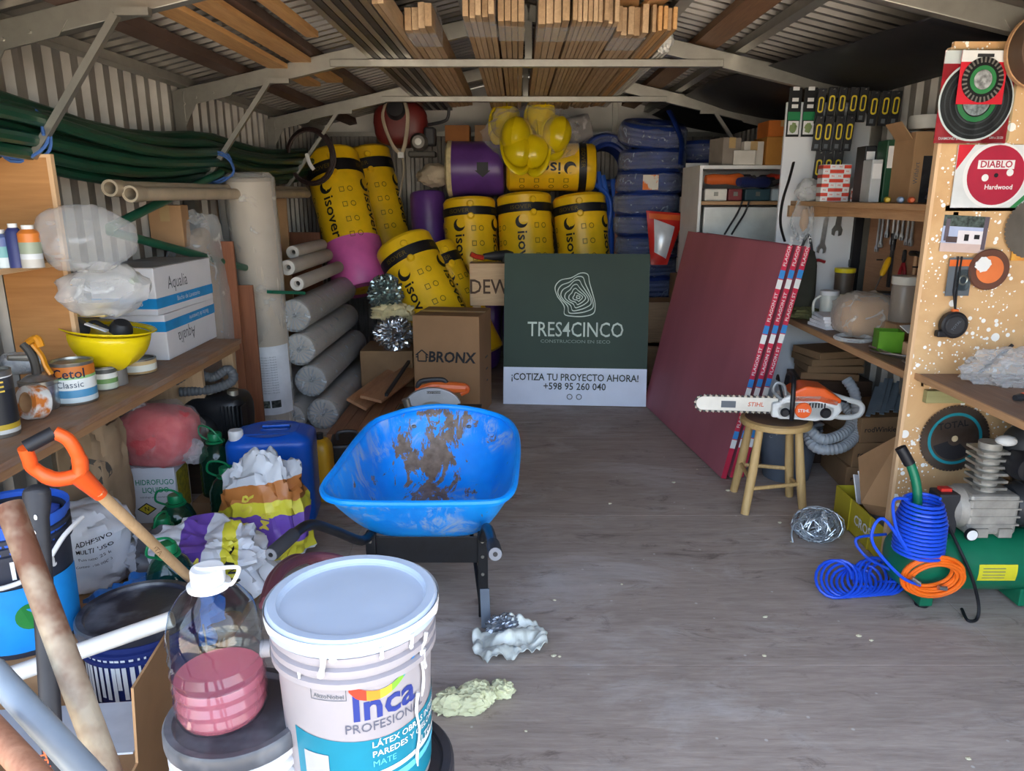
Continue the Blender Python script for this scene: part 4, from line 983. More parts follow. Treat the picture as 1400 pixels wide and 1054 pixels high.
part('house_logo', hm, BLK, t)
part('small_lettering', MB().text('CALEFON', .042, Fm @ T(.07, .215, 0), bold=.01), BLK, t)
for i in range(3): part('side_mark', MB().box((w/2+.0005, .2+.02*i, .40-.09*i), (w/2+.0015, .28, .412-.09*i)), BLK, t)
# stand behind the sign with DEWALT lettering, things on it
t = thing('work_stand', 'wooden stand with painted lettering half hidden behind the green sign', 'stand', V((PY(672, 400, 5.85).x, 5.85, 0)))
zt = PY(668, 364, 5.85).z; zb = PY(668, 418, 5.85).z
part('face_board', MB().box((-.17, 0, zb), (.25, .03, zt)), wood('pale_board', '#b5926b', '#cbaa82', 'x'), t, bevel=.003)
part('top_board', MB().box((-.17, 0, zt), (.25, .2, zt+.02)), wood('pale_board', '#b5926b', '#cbaa82', 'x'), t)
for x0 in (-.12, .2): part('leg', MB().box((x0-.03, .04, 0), (x0+.03, .10, zb)), wood('pale_board', '#b5926b', '#cbaa82', 'x'), t)
part('lettering', MB().text('DEWALT', .16, T(.10, -.0015, (zb+zt)/2-.01) @ FRONT, bold=.01, sx=.85), mat('brown_letter', '#4a3423', .7), t)
t = thing('power_drill', 'small black and red tool lying on the lettered stand', 'power tool', V((PY(684, 350, 5.9).x, 5.95, zt+.022)), .3)
part('body', MB().tube([(-.14, 0, .05), (-.06, 0, .05), (.05, 0, .055), (.1, 0, .05)], [.02, .035, .042, .03], 12), DGREY, t)
part('handle', MB().tube([(-.14, 0, .04), (-.2, 0, .05), (-.24, 0, .07)], .02, 8), RDT, t)
part('battery', MB().cube((.05, 0, .03), (.08, .07, .06)), BLK, t, bevel=.006)
# ================================================================ circular saw on a little crate
cp = PY(598, 553, 4.35)
t = thing('saw_crate', 'low dark crate behind the wheelbarrow carrying the circular saw', 'crate', V((cp.x, 4.40, 0)))
part('body', MB().box((-.26, -.14, .0), (.26, .14, cp.z-.05)), wood('dark_crate', '#3c2c22', '#4f3a2c', 'x'), t, bevel=.003)
t = thing('circular_saw', 'orange circular saw with a silver blade guard behind the wheelbarrow', 'circular saw', V((cp.x, 4.36, cp.z-.05)), R(4))
gd = [(cos(a)*.175, sin(a)*.125) for a in [R(12+156*i/16) for i in range(17)]]+[(cos(a)*.075, sin(a)*.04) for a in [R(168-156*i/10) for i in range(11)]]
part('blade_guard', MB().prism(gd, -.02, .02, T(-.03, 0, .03) @ FRONT), mat('silver_guard', '#a9aeb4', .35, .3), t, bevel=.004)
part('badge', MB().box((-.062, -.0225, .122), (.02, -.021, .136)), BLK, t)
part('badge_lettering', MB().text('BLACK+DECKER', .011, T(-.021, -.0235, .129) @ FRONT), WHT, t)
part('blade', MB().lathe([(0, 0), (.09, 0), (.09, .002), (0, .002)], 32, T(-.03, 0, .04) @ FRONT), GSTEEL, t)
part('motor', MB().cyl((.0, .02, .11), (.0, .14, .11), .05, n=16), ORT, t)
part('housing', MB().tube([(-.13, .05, .12), (-.03, .05, .15), (.1, .05, .14), (.17, .05, .135)], [.025, .03, .035, .03], 10), ORT, t)
part('rear_handle', MB().tube(spline([(.12, .05, .15), (.17, .05, .145), (.18, .05, .12), (.14, .05, .1)], 4), .018, 8), mat('orange_tool2', '#cf5a24', .4), t)
part('top_handle', MB().tube(spline([(-.12, .05, .14), (-.10, .05, .18), (-.02, .05, .19), (.04, .05, .185), (.06, .05, .15)], 4), .016, 8), DGREY, t)
part('base_plate', MB().box((-.2, -.05, .0), (.16, .12, .006)), GSTEEL, t)
part('yellow_switch', MB().cube((.1, .0, .05), (.04, .03, .02)), mat('yellow_switch', '#d6c22a', .5), t, bevel=.004)
p = PY(560, 552, 4.35); t = thing('pipe_fitting', 'small silver fitting lying left of the circular saw', 'fitting', V((p.x, 4.34, cp.z-.05)))
part('fitting', MB().cyl((0, 0, .02), (-.02, 0, .09), .022, .028, 14), GSTEEL, t); part('base', MB().cube((-.02, .01, .012), (.09, .07, .024)), DGREY, t, bevel=.004)

# ================================================================ wheelbarrow
def barrow_mat():
    k = newmat('scuffed_blue_tray'); b = k.b; v = k.coord(); c = k.n('TexCoord'); s = k.n('SeparateXYZ'); k.l(c.outputs['Object'], s.inputs[0])
    base = k.ramp(k.noise(v, 5, 3), [(.35, '#008af0'), (.65, '#10a0ff')])
    sc = k.noise(k.coord((3, 3, 1.2)), 4, 9, .78, 1.2); lo = k.noise(k.coord(), 3.2, 2); mm_ = k.n('Math'); mm_.operation = 'MULTIPLY'; k.l(k.ramp(sc, [(.47, (0,0,0,1)), (.60, (.85,.85,.85,1))]), mm_.inputs[0]); k.l(k.ramp(lo, [(.46, (0,0,0,1)), (.56, (1,1,1,1))]), mm_.inputs[1]); col = k.mix(mm_.outputs[0], base, '#a3b6cd')    # plaster smears
    # dried mud: a streak down the middle of the far side and over the bottom
    ax = k.n('Math'); ax.operation = 'ABSOLUTE'; sh = k.n('Math'); sh.operation = 'ADD'; sh.inputs[1].default_value = .02; k.l(s.outputs['X'], sh.inputs[0]); k.l(sh.outputs[0], ax.inputs[0])
    r1 = k.n('MapRange'); r1.inputs[1].default_value = .22; r1.inputs[2].default_value = .02; k.l(ax.outputs[0], r1.inputs[0])
    r2 = k.n('MapRange'); r2.inputs[1].default_value = -.22; r2.inputs[2].default_value = .05; k.l(s.outputs['Y'], r2.inputs[0])
    mu = k.n('Math'); mu.operation = 'MULTIPLY'; k.l(r1.outputs[0], mu.inputs[0]); k.l(r2.outputs[0], mu.inputs[1])
    ad = k.n('Math'); ad.operation = 'MULTIPLY_ADD'; k.l(mu.outputs[0], ad.inputs[0]); ad.inputs[1].default_value = .235; k.l(k.noise(k.coord((2.2, .9, .9)), 7, 8, .7, .5), ad.inputs[2])
    col = k.mix(k.ramp(ad.outputs[0], [(.645, (0,0,0,1)), (.665, (1,1,1,1))]), col, k.ramp(k.noise(v, 30, 5), [(.3, '#65513f'), (.7, '#8f7a68')]))
    k.l(col, b.inputs['Base Color']); b.inputs['Roughness'].default_value = .38; k.bump(ad.outputs[0], .15, .004); return k.m
TRAY = barrow_mat(); BLUEE = mat('tray_blue', '#0a93f7', .35, 0, .08); BSTEEL = mat('black_painted_steel', '#16171a', .4, 0, .3, 20)
rim_px = [(468, 687, .55), (500, 688.5, .55), (540, 689, .55), (575, 689, .55), (615, 688.5, .55), (650, 688, .55), (678, 686, .55), (692, 680, .553), (702, 667, .56), (706, 642, .57), (708, 610, .588), (704, 588, .602), (692, 574, .615), (670, 565, .625), (636, 558, .635), (597, 555.5, .64), (561, 560, .635), (530, 569, .625), (507, 580, .612), (481, 610, .592), (460, 640, .575), (446, 658, .565), (441, 671, .556), (449, 682, .552)]
rim = [PZ(*p) for p in rim_px]; bc = V((-.335, 2.78, 0))
rim = spline(rim+rim[:1], 3)[:-1]; rl = [p-bc for p in rim]; n = len(rl)
bot = []
for p in rl:
    a = math.atan2(p.y/.48, p.x/.33); ca, sa = cos(a), sin(a)
    bot.append(V((.215*math.copysign(abs(ca)**.45, ca), -.06+(.23 if sa < 0 else .27)*math.copysign(abs(sa)**.45, sa), .345+.02*max(0, sa))))
t = thing('wheelbarrow', 'blue muddy wheelbarrow with black handles facing the camera', 'wheelbarrow', bc)
m = MB(); vs = []; K = 8
for j in range(K+1):
    f = j/K
    for i in range(n):
        q = bot[i].lerp(rl[i], f); e = .008*sin(pi*f); d = V((q.x, q.y, 0)).normalized(); q = q+d*e; q.z -= .015*sin(pi*f)*(1-f); vs.append(q)
fs = [(j*n+i, j*n+(i+1) % n, (j+1)*n+(i+1) % n, (j+1)*n+i) for j in range(K) for i in range(n)]
for sc in (.66, .33, .02):
    for i in range(n):
        q = bot[i]; vs.append(V((q.x*sc, -.06+(q.y+.06)*sc, q.z-.01)))
b0 = (K+1)*n
for i in range(n): fs.append((b0+i, b0+(i+1) % n, (i+1) % n, i))
for g in range(2):
    for i in range(n): fs.append((b0+(g+1)*n+i, b0+(g+1)*n+(i+1) % n, b0+g*n+(i+1) % n, b0+g*n+i))
m.add(vs, fs, True); part('tray', m, TRAY, t, solid=.003, auto=1.2)
part('rim', MB().tube(rl, .012, 8, closed=True), BLUEE, t)
for i, ((u, v, Y), s) in enumerate((((494, 737, 2.36), -1), ((664, 728, 2.36), 1))):
    if s < 0: pts = [(-.10, .62, .22), (-.18, .2, .30), (-.20, -.2, .335), PY(500, 737, 2.40)-bc, PY(488, 738, 2.33)-bc, PY(458, 726, 2.26)-bc, PY(425, 717, 2.18)-bc, PY(400, 732, 2.08)-bc, PY(372, 757, 1.97)-bc]
    else: pts = [(.06, .62, .22), (.16, .2, .30), (.20, -.2, .335), PY(660, 735, 2.45)-bc, PY(664, 722, 2.38)-bc, PY(668, 724, 2.3)-bc, PY(671, 733, 2.2)-bc, PY(674, 745, 2.08)-bc, PY(677, 757, 1.97)-bc]
    hd = part('handle', MB().tube(spline(pts, 5), .0165, 12), BSTEEL, t)
    e0, e1 = V(pts[-1]), V(pts[-2]); d = (e0-e1).normalized()
    g = part('grip', MB().tube([e0-d*.12, e0-d*.005, e0+d*.005], [.021, .022, .02], 14), mat('grip_rubber', '#35373c', .6), hd)
    part('grip_end', MB().tube([e0+d*.004, e0+d*.007], .019, 14), mat('grey_grip_end', '#74777e', .6), hd); part('grip_hole', MB().tube([e0+d*.006, e0+d*.0085], .007, 12), BLK, hd)
# cross plate, legs, feet
a, b = PY(508, 742, 2.5)-bc, PY(660, 742, 2.5)-bc
part('cross_plate', MB().box((a.x, a.y-.003, .235), (b.x, a.y+.003, .34)), BSTEEL, t, bevel=.002)
for s, xx in ((-1, a.x), (1, b.x)):
    lg = part('leg', MB().box((xx-.018, a.y-.02, .02), (xx+.018, a.y+.012, .36)), BSTEEL, t, bevel=.003)
    ft = PZ(668, 836)-bc
    part('foot', MB().bar((xx+.006*s, a.y-.02, .14), (xx+.012*s, a.y-.06, .004), .034, .012, V((0, 1, 0))), mat('worn_grey_steel', '#5b6470', .5, .3), lg)
    for zz in (.33, .27, .2): part('bolt', MB().cyl((xx, a.y-.021, zz), (xx, a.y-.027, zz), .006, n=8), GSTEEL, lg)
part('leg_strut', MB().tube([(a.x+.01, a.y, .06), (a.x+.08, .1, .30)], .008, 8), BSTEEL, t); part('leg_strut', MB().tube([(b.x-.01, a.y, .06), (b.x-.08, .1, .30)], .008, 8), BSTEEL, t)
wl = part('wheel', MB().lathe([(.12, -.03), (.16, -.035), (.175, -.02), (.178, 0), (.175, .02), (.16, .035), (.12, .03), (.12, -.03)], 28, T(0, .60, .18) @ RY(90)), mat('tyre_rubber', '#1a1a1b', .8), t)
part('hub', MB().lathe([(.12, -.015), (.02, -.03), (.02, .03), (.12, .015)], 20, T(0, .60, .18) @ RY(90)), GSTEEL, wl)
part('axle', MB().cyl((-.11, .6, .18), (.08, .6, .18), .01), GSTEEL, t)
for px in ((566, 583), (641, 583)):
    q = PY(px[0], px[1], 3.05)-bc; part('tray_bolt', MB().ell(q, (.012, .012, .008), 8, 4), GSTEEL, t)

# ================================================================ paint buckets
PAILG = mat('pail_grey_white', '#a09b9e', .4, 0, .03); LIDW = mat('lid_blue_white', '#b2c0d2', .45, 0, .06, 4); TEAL = mat('teal_print', '#117a92', .4); NAVY = mat('logo_blue', '#2b3a86', .45); PAINT = mat('white_drip', '#dededc', .3)
LB = PY(482, 815, 1.231)
def pail(label, loc, rot, r, h, body, lidm, name='paint_pail', lid=True, handle=True, ha=0, rings=3, grp=None):
    t = thing(name, label, 'paint bucket', loc, rot, grp); rb = r*.885
    rad = lambda z: rb+(r*.955-rb)*z/h
    part('body', MB().lathe([(0, 0), (rb*.98, 0), (rb, .006), (rad(h*.82), h*.82), (rad(h), h-.01)]+([] if lid else [(rad(h)-.006, h-.01), (rb-.004, .01), (0, .01)]), 40), body, t)
    rg = []
    for k in range(rings):
        z = h-.035-.024*k; rg = [(rad(z), z-.009), (r*1.0, z-.007), (r*1.0, z+.004), (rad(z), z+.007)]
        part('collar_ring', MB().lathe(rg, 40), body, t)
    if lid:
        L = part('lid', MB().lathe([(rad(h), h-.026), (r*1.03, h-.026), (r*1.035, h-.02), (r*1.03, h), (r*1.0, h+.006), (r*.9, h+.005), (r*.885, h-.003), (r*.86, h-.006), (r*.3, h-.005), (0, h-.005)], 44), lidm, t)
    if handle:
        hp = [V((r*1.03*cos(a), r*1.03*sin(a)*.25-.0, h-.08-abs(sin(a))*.0)) for a in (0, pi)]
        hh = part('handle', MB().tube(spline([(-r*1.03, 0, h-.09), (-r*1.05, -r*.5, h-.16), (-r*.6, -r*1.02, h-.2), (0, -r*1.13, h-.21), (r*.6, -r*1.02, h-.2), (r*1.05, -r*.5, h-.16), (r*1.03, 0, h-.09)], 6), .003, 6).xf(RZ(ha)), GSTEEL, t)
    return t
t = pail('large white-lidded paint bucket with a teal label in front', V((LB.x, LB.y, .470)), 0, .150, .365, PAILG, LIDW, handle=False)
rb = .150*.885; rad = lambda z: rb+(.150*.955-rb)*z/.365
def cone(off, a0=R(-57), dz=0): return lambda x, y: V(((rad(y+dz)+off)*cos(a0+x/.138), (rad(y+dz)+off)*sin(a0+x/.138), y+dz))
def conepatch(fn, nu, nv, off): 
    g = MB(); return g.grid(lambda u, v: cone(off)(*fn(u, v)), nu, nv)
part('teal_band', conepatch(lambda u, v: (-.175+.42*u, .02+(.160+.028*abs(u-.42)**1.5*2-.02)*v), 40, 6, .0008), TEAL, t)
part('lettering', MB().text('Inca', .075, None, bold=.022, wrap=cone(.0012, R(-57), .228)), NAVY, t)
part('lettering', MB().text('PROFESIONAL', .0255, None, sx=.96, wrap=cone(.0012, R(-55), .188)), mat('grey_lettering', '#5b5d6c', .5), t)
part('lettering', MB().text('LÁTEX OBRAS INTERIOR', .0175, None, 'LEFT', bold=.012, wrap=cone(.002, R(-69), .150)), WHT, t)
part('lettering', MB().text('PAREDES Y CIELORRASOS', .0175, None, 'LEFT', bold=.012, wrap=cone(.002, R(-69), .130)), WHT, t)
part('lettering', MB().text('MATE', .0175, None, 'LEFT', wrap=cone(.002, R(-69), .110)), mat('light_blue_print', '#63c4ea', .5), t)
part('label_stripe', conepatch(lambda u, v: (-.02+.2*u, .082+.010*v+.01*u), 14, 1, .002), WHT, t)
part('label_stripe', conepatch(lambda u, v: (-.02+.2*u, .060+.014*v+.01*u), 14, 1, .002), mat('light_blue_print', '#63c4ea', .5), t)
part('badge_lettering', MB().text('ALTO', .02, None, bold=.015, wrap=cone(.0025, R(-20), .105)), WHT, t)
part('barcode_panel', conepatch(lambda u, v: (-.155+.05*u, .04+.095*v), 6, 1, .002), mat('grey_panel', '#a9a9ad', .5), t)
part('barcode_field', conepatch(lambda u, v: (-.15+.06*u, .035+.035*v), 6, 1, .0026), WHT, t)
for i in range(7): part('barcode_bar', conepatch(lambda u, v, i=i: (-.146+.006*i+(.002+.0012*(i % 3))*u, .038+.03*v), 1, 1, .0032), BLK, t)
sw = [('#d8402a', 0, .22), ('#ee8a2c', .22, .40), ('#e8d23a', .40, .56), ('#7db83a', .56, .74), ('#2f9e9a', .74, .88), ('#2b7fc4', .88, 1.0)]
def swf(q): 
    x = -.062+.130*q; yc = .268-.026*sin(q*pi*1.05)+.028*q**1.5; th = .020*min(1, q*9+.15)*(1-q)**.7+.0035
    return x, yc, th
for c, q0, q1 in sw:
    def fn(u, v, q0=q0, q1=q1):
        q = q0+(q1-q0)*u; x, yc, th = swf(q); return (x, yc+(v-.5)*th)
    part('swoosh', conepatch(fn, 10, 2, .0014), mat('swoosh_'+c[1:], c, .4), t)
fr = MB(); x0, x1, y0, y1 = -.128, -.066, .248, .285
for a, b, c, d in ((x0, x0+.0012, y0, y1), (x1-.0012, x1, y0, y1), (x0, x1, y0, y0+.0012)):
    fr.grid(lambda u, v: cone(.0012)(a+(b-a)*u, c+(d-c)*v), 6, 1)
part('small_frame', fr, GREYT, t); part('small_lettering', MB().text('AkzoNobel', .0115, None, bold=.012, wrap=cone(.0012, R(-57)-.0965/.138, .256)), GREYT, t)
for i, (a, z0, z1, r) in enumerate(((-25, .33, .20, .003), (-22, .295, .25, .004), (-31, .215, .06, .0028), (-98, .352, .30, .006), (-62, .35, .325, .004), (-40, .35, .32, .004), (-115, .30, .275, .003), (-92, .345, .335, .007))):
    a = R(a); part('paint_drip', MB().tube([V(((rad(z)+.006+(.006 if z > .30 else .0))*cos(a+.03*sin(z*60)), (rad(z)+.006+(.006 if z > .30 else 0))*sin(a+.03*sin(z*60)), z)) for z in [z0+(z1-z0)*k/8 for k in range(9)]], [r*1.3, r, r, r*.8, r*.8, r*.8, r*.9, r*1.1, r*.5], 8), PAINT, t)
rp = MB().grid(lambda u, v: V(((.1555+.002)*cos(2*pi*u), (.1555+.002)*sin(2*pi*u), .366-(.012+.014*max(0, noise.noise(V((cos(2*pi*u)*4, sin(2*pi*u)*4, 0)))*1.6+.2))*v)), 80, 1, True)
part('paint_run', rp, PAINT, t)
part('handle_lug', MB().cyl((-.150, -.02, .27), (-.168, -.022, .27), .016, n=12), PAILG, t)
t = pail('dark lidded bucket under the large white-lidded one', V((LB.x+.012, LB.y+.01, 0)), 0, .160, .462, mat('dark_pail', '#3f3d42', .5, 0, .2, 9), mat('dark_lid', '#37363b', .45, 0, .2, 9), handle=False)
# bucket with the grey lid, bottle of pink liquid on it
GP = PZ(306, 978, .618)
GLID = mat('smeared_grey_lid', '#46494f', .35, 0, .2, 5, .3, 8, col2='#8d9197', cut=(.5, .75))
t = pail('white bucket with a smeared dark grey lid under the bottle', V((GP.x+.02, GP.y+.02, .18)), 0, .128, .43, mat('pail_milky', '#d2d3d6', .35), GLID, handle=False)
single('wooden_block', MB().box((-.16, -.16, 0), (.16, .16, .179)), wood('block_wood', '#7c634b', '#937758', 'x'), 'wooden block under the grey-lidded bucket', 'block', loc=(GP.x+.02, GP.y+.02, 0), bevel=.004)
PET = mat('clear_pet', '#f4f7f8', .04, 0, 0, 5, trans=1.0, ior=1.12)
b = GP; bz = .606
t = thing('water_bottle', 'clear five-litre bottle with a little pink liquid and a white cap', 'bottle', V((GP.x+.0, GP.y+.0, bz+.012)))
pr = [(0, .0), (.060, .0), (.074, .012), (.081, .03), (.0765, .042), (.082, .055), (.0765, .068), (.082, .082), (.0765, .095), (.082, .11), (.0765, .125), (.082, .14), (.0785, .155), (.082, .17), (.079, .19), (.070, .225), (.052, .25), (.030, .268), (.024, .275), (.024, .29)]
part('shell', MB().lathe(pr, 40), pet('bottle_pet'), t)
lq = [(0, .004), (.058, .004), (.071, .014), (.077, .03), (.0755, .042), (.078, .055), (.0755, .068), (.078, .082), (.076, .092), (0, .092)]
part('pink_liquid', MB().lathe(lq, 40), pet('pink_liquid', '#ffd0d8', body=.38, col='#f08fa3'), t)
part('neck_ring', MB().lathe([(.024, .262), (.036, .264), (.037, .270), (.024, .272)], 24), WHT, t)
cp_ = part('cap', MB().lathe([(.027, .272), (.029, .274), (.029, .297), (.027, .301), (0, .301)], 26), WHT, t)
part('carry_loop', MB().tube(spline([(.026, 0, .270), (.045, -.01, .275), (.06, -.012, .302), (.052, -.012, .308), (.0, -.01, .303), (-.02, 0, .300)], 5), .0035, 8), WHT, t)

# ================================================================ blue dark bucket with splashed sides (tilted)
DB = PY(186, 845, 1.98)
DNAVY = mat('navy_pail', '#23306b', .4, 0, .1, 5)
t = pail('dark blue paint bucket splashed with white beside the white pipe', V((DB.x+.0, DB.y+.02, .001)), (0, 0, 0), .165, .345, DNAVY, mat('smeared_dark_lid', '#2b2c36', .3, 0, .2, 6, .35, 12, col2='#7f838c', cut=(.5, .8)), ha=20)
wp = lambda off, a0=R(-75): (lambda x, y: V(((.157+off)*cos(a0+x/.157), (.157+off)*sin(a0+x/.157), y)))
sp = MB()
for i in range(15):
    x = -.16+.018*i+rnd.uniform(-.004, .004); zz = .06+rnd.uniform(0, .12)+(.05 if i > 11 else 0); wd = .012 if i < 10 else .006
    part('white_splash', MB().grid(lambda u, v, x=x, zz=zz, wd=wd: wp(.001+(.0)*v)(x+(u-.5)*wd, zz+(.285-zz)*v)*1.0, 2, 4), PAINT, t)
part('lettering', MB().text('Inca', .04, None, bold=.02, wrap=lambda x, y: wp(.002, R(-47))(x, y+.2)), WHT, t)
# open bucket at the left edge
OB = PY(40, 712, 2.0)
t = pail('open dark bucket with a white plastic bail at the left edge', V((OB.x-.06, OB.y, .26)), 0, .155, .40, mat('charcoal_pail', '#2f3340', .5), None, lid=False, handle=False)
part('blue_liner', MB().lathe([(.142, .25), (.150, .405), (.158, .41), (.156, .385)], 32), mat('blue_liner', '#2f61c9', .4, bump=.4, bs=12), t)
part('bail', MB().tube(spline([(-.15, .0, .33), (-.12, -.12, .26), (0, -.175, .24), (.13, -.12, .26), (.175, -.03, .34), (.185, .05, .36)], 6), .007, 8), WHT, t)
lp = MB(); cpatch(lp, .143, -.12, .2, .02, .22, a0=R(-60), n=16, r1=.148); part('blue_label', lp, mat('bright_blue_label', '#1f8fe0', .4), t)
part('lettering', MB().text('Inca', .075, None, bold=.02, wrap=lambda x, y: cylwrap(.1505, R(-38))(x, y+.275)), WHT, t)
part('green_badge', MB().add([cylwrap(.1485, R(-60))(.03+.04*cos(a), .13+.04*sin(a)) for a in [2*pi*i/20 for i in range(20)]], [tuple(range(20))], False), mat('badge_green', '#1f7a35', .5), t)
single('carton', MB().box((-.2, -.18, 0), (.2, .18, .259)), CARD, 'cardboard box under the open dark bucket', 'box', loc=(OB.x-.06, OB.y, 0), bevel=.004)
# blue bag stuffed in the bucket
single('blue_cloth', MB().blob((0, 0, 0), (.12, .12, .07), .3, 2, 7, 26, 18), mat('blue_cloth', '#3557b8', .7, bump=.4), 'bright blue plastic stuffed in the open dark bucket', 'plastic', loc=(OB.x-.06, OB.y+.02, .60))

# ================================================================ sticks and pipes in the near left corner
def stick(name, label, cat, a, b, r0, r1, m, n=14):
    a = V(a); b = V(b); t = thing(name, label, cat, b); part('shaft', MB().tube([a-b, (a-b)*.5, V((0, 0, 0))], [r0, (r0+r1)/2, r1], n), m, t); return t, a, b
ax0 = PY(50, 672, 1.17); ax1 = PY(76, 1075, .98); dd = (ax1-ax0); fl_ = ax0+dd*((ax0.z-.0)/(ax0.z-ax1.z))
t = thing('long_handled_tool', 'tool with a black flared grip standing in the near left corner', 'tool', fl_)
part('handle', MB().tube([ax0-fl_, ax0+dd*.03-fl_, ax0+dd*.10-fl_, ax0+dd*.5-fl_, V((0, 0, .03))], [.021, .0215, .0165, .0155, .0145], 14, flat=.8), mat('black_rubber', '#202126', .55, 0, .2, 20), t)
part('pommel', MB().ell(ax0-fl_, (.021, .018, .012), 14, 8), mat('black_rubber', '#202126', .55), t)
q = ax0+dd*.93-fl_
part('lettering', MB().text('TRUPER', .021, T(q.x+.0, q.y-.016, q.z) @ RX(90) @ RZ(-90+12), bold=.012), mat('orange_lettering', '#e0562a', .5), t)
for i in range(5):
    q = ax0+dd*(.08+.055*i)-fl_; part('white_speck', MB().ell((q.x+rnd.uniform(-.008, .008), q.y-.015, q.z), (.003, .002, .005), 6, 4), PAINT, t)
def floor_end(a, b):                      # carry the line a->b on to the floor
    a = V(a); b = V(b); return a+(b-a)*(a.z-.012)/(a.z-b.z)
RUST = mat('rusty_pipe_metal', '#5f3d2c', .65, .3, .2, 9, .35, 40, col2='#9a8f7c', cut=(.42, .6))
a = PY(12, 690, 1.02); e = floor_end(a, PY(150, 1065, .86)); t, _, _ = stick('rusty_pipe', 'rusty brown steel pipe slanting across the near left corner', 'pipe', a, e, .0185, .0185, RUST)
a = PY(-12, 915, .90); e = floor_end(a, PY(135, 1075, .78)); stick('grey_pipe', 'blue-grey plastic pipe slanting through the lower left corner', 'pipe', a, e, .0175, .0175, mat('bluegrey_pvc', '#7c8791', .4, 0, .12, 8))
a = PY(-22, 985, .82); e = floor_end(a, PY(70, 1085, .72)); stick('wooden_pole', 'reddish wooden pole in the lowest left corner', 'pole', a, e, .0165, .0165, wood('reddish_handle', '#8a5a42', '#ab7c60', 'z'))
a = PY(236, 846, 1.62); b_ = PY(-20, 935, 1.50); t = thing('white_pipe', 'white plastic pipe lying across the open carton on the left', 'pipe', b_)
part('barrel', MB().tube([a-b_, V((0, 0, 0))], .020, 16, caps=True), mat('white_pvc', '#c4c5c3', .4), t)
part('bore', MB().cyl(a-b_, (a-b_)*1.002, .015, n=14), mat('beige_bore', '#b9a892', .6), t)
# open carton in the near left corner
t = thing('open_carton', 'open cardboard carton with pale inner flaps in the near left corner', 'box', V((-1.17, 1.43, 0)), R(6))
w, d, h = .58, .46, .27
for nm, a, b in (('side', (-w/2, -d/2, 0), (w/2, -d/2+.006, h-.02)), ('side', (-w/2, d/2-.006, 0), (w/2, d/2, h)), ('side', (-w/2, -d/2, 0), (-w/2+.006, d/2, h)), ('side', (w/2-.006, -d/2, 0), (w/2, d/2, h)), ('bottom', (-w/2, -d/2, 0), (w/2, d/2, .006))):
    part(nm, MB().box(a, b), CARD, t)
part('flap', MB().box((0, 0, 0), (.006, d/2, .20), T(w/2-.006, 0, h) @ RY(4)), CARD, t)
part('inner_flap', MB().box((-w/2+.01, -.22, 0), (w/2-.01, 0, .005), T(0, d/2-.008, h) @ RX(-6)), mat('pale_flap', '#b6bcc4', .7), t)
for i in range(4): part('flap_mark', MB().box((.09+.04*i, -.21, .005), (.105+.04*i, -.20, .0058), T(0, d/2-.008, h) @ RX(-6)), BLK, t)
# wire bail lying over the splashed bucket is its own part; shovel with D grip
p0 = PY(57, 598, 1.72); p1 = PY(133, 672, 1.80); p2 = PY(272, 802, 2.26); dirv = (p2-p1).normalized(); pend = p2+dirv*.16
t = thing('shovel', 'shovel with an orange D grip and pale wooden shaft leaning on the left', 'shovel', p2)
o = p2
ORG = mat('orange_grip_plastic', '#e85a22', .38, 0, .06)
part('shaft', MB().tube([p1-o, (p1+p2)/2-o, V((0, 0, 0))], .0155, 16), wood('pale_ash', '#c79f71', '#dcb98c', 'z', .7), t)
side = V((.5, -.1, .35)); side = (side-dirv*side.dot(dirv)).normalized(); up_ = (-dirv)
g0 = PY(48, 597, 1.74)-o; g1 = PY(100, 600, 1.74)-o
cL = PY(34, 612, 1.70)-o; cR = PY(74, 591, 1.74)-o; yk = PY(108, 650, 1.77)-o; c1 = PY(46, 640, 1.72)-o; c2 = PY(104, 617, 1.76)-o
part('grip_yoke', MB().tube(spline([cL, PY(40, 628, 1.71)-o, c1, PY(75, 655, 1.74)-o, yk], 5), [.0165]*13+[.019]*8, 12), ORG, t)
part('grip_yoke', MB().tube(spline([cR, PY(92, 600, 1.75)-o, c2, PY(110, 634, 1.77)-o, yk+V((.003, 0, 0))], 5), [.0165]*13+[.019]*8, 12), ORG, t)
part('ferrule', MB().tube([yk-dirv*.01, (p1-o)+dirv*.02], [.026, .0185], 14), ORG, t)
part('grip_bar', MB().tube([cL+(cR-cL)*.02, cR-(cR-cL)*.02], .017, 14), mat('black_rubber', '#202126', .55), t)
part('collar', MB().tube([V((0, 0, 0))-dirv*.02, dirv*.07], [.022, .024], 14), ORG, t)
bl = MB().grid(lambda u, v: dirv*(.06+.26*v)+side*(u-.5)*.2*(1 if v < .6 else 1-.6*(v-.6)/.4)+up_.cross(side)*.02*cos(pi*(u-.5)), 8, 10); part('blade', bl, mat('shovel_steel', '#6c6f74', .45, .6), t, solid=.003)
part('shaft_marks', MB().text('BELLOTA', .02, T(*((p1+p2)/2-o+V((.0, -.014, .010)))) @ RX(70) @ RZ(-47)), mat('burnt_print', '#6b4a2c', .7), t)

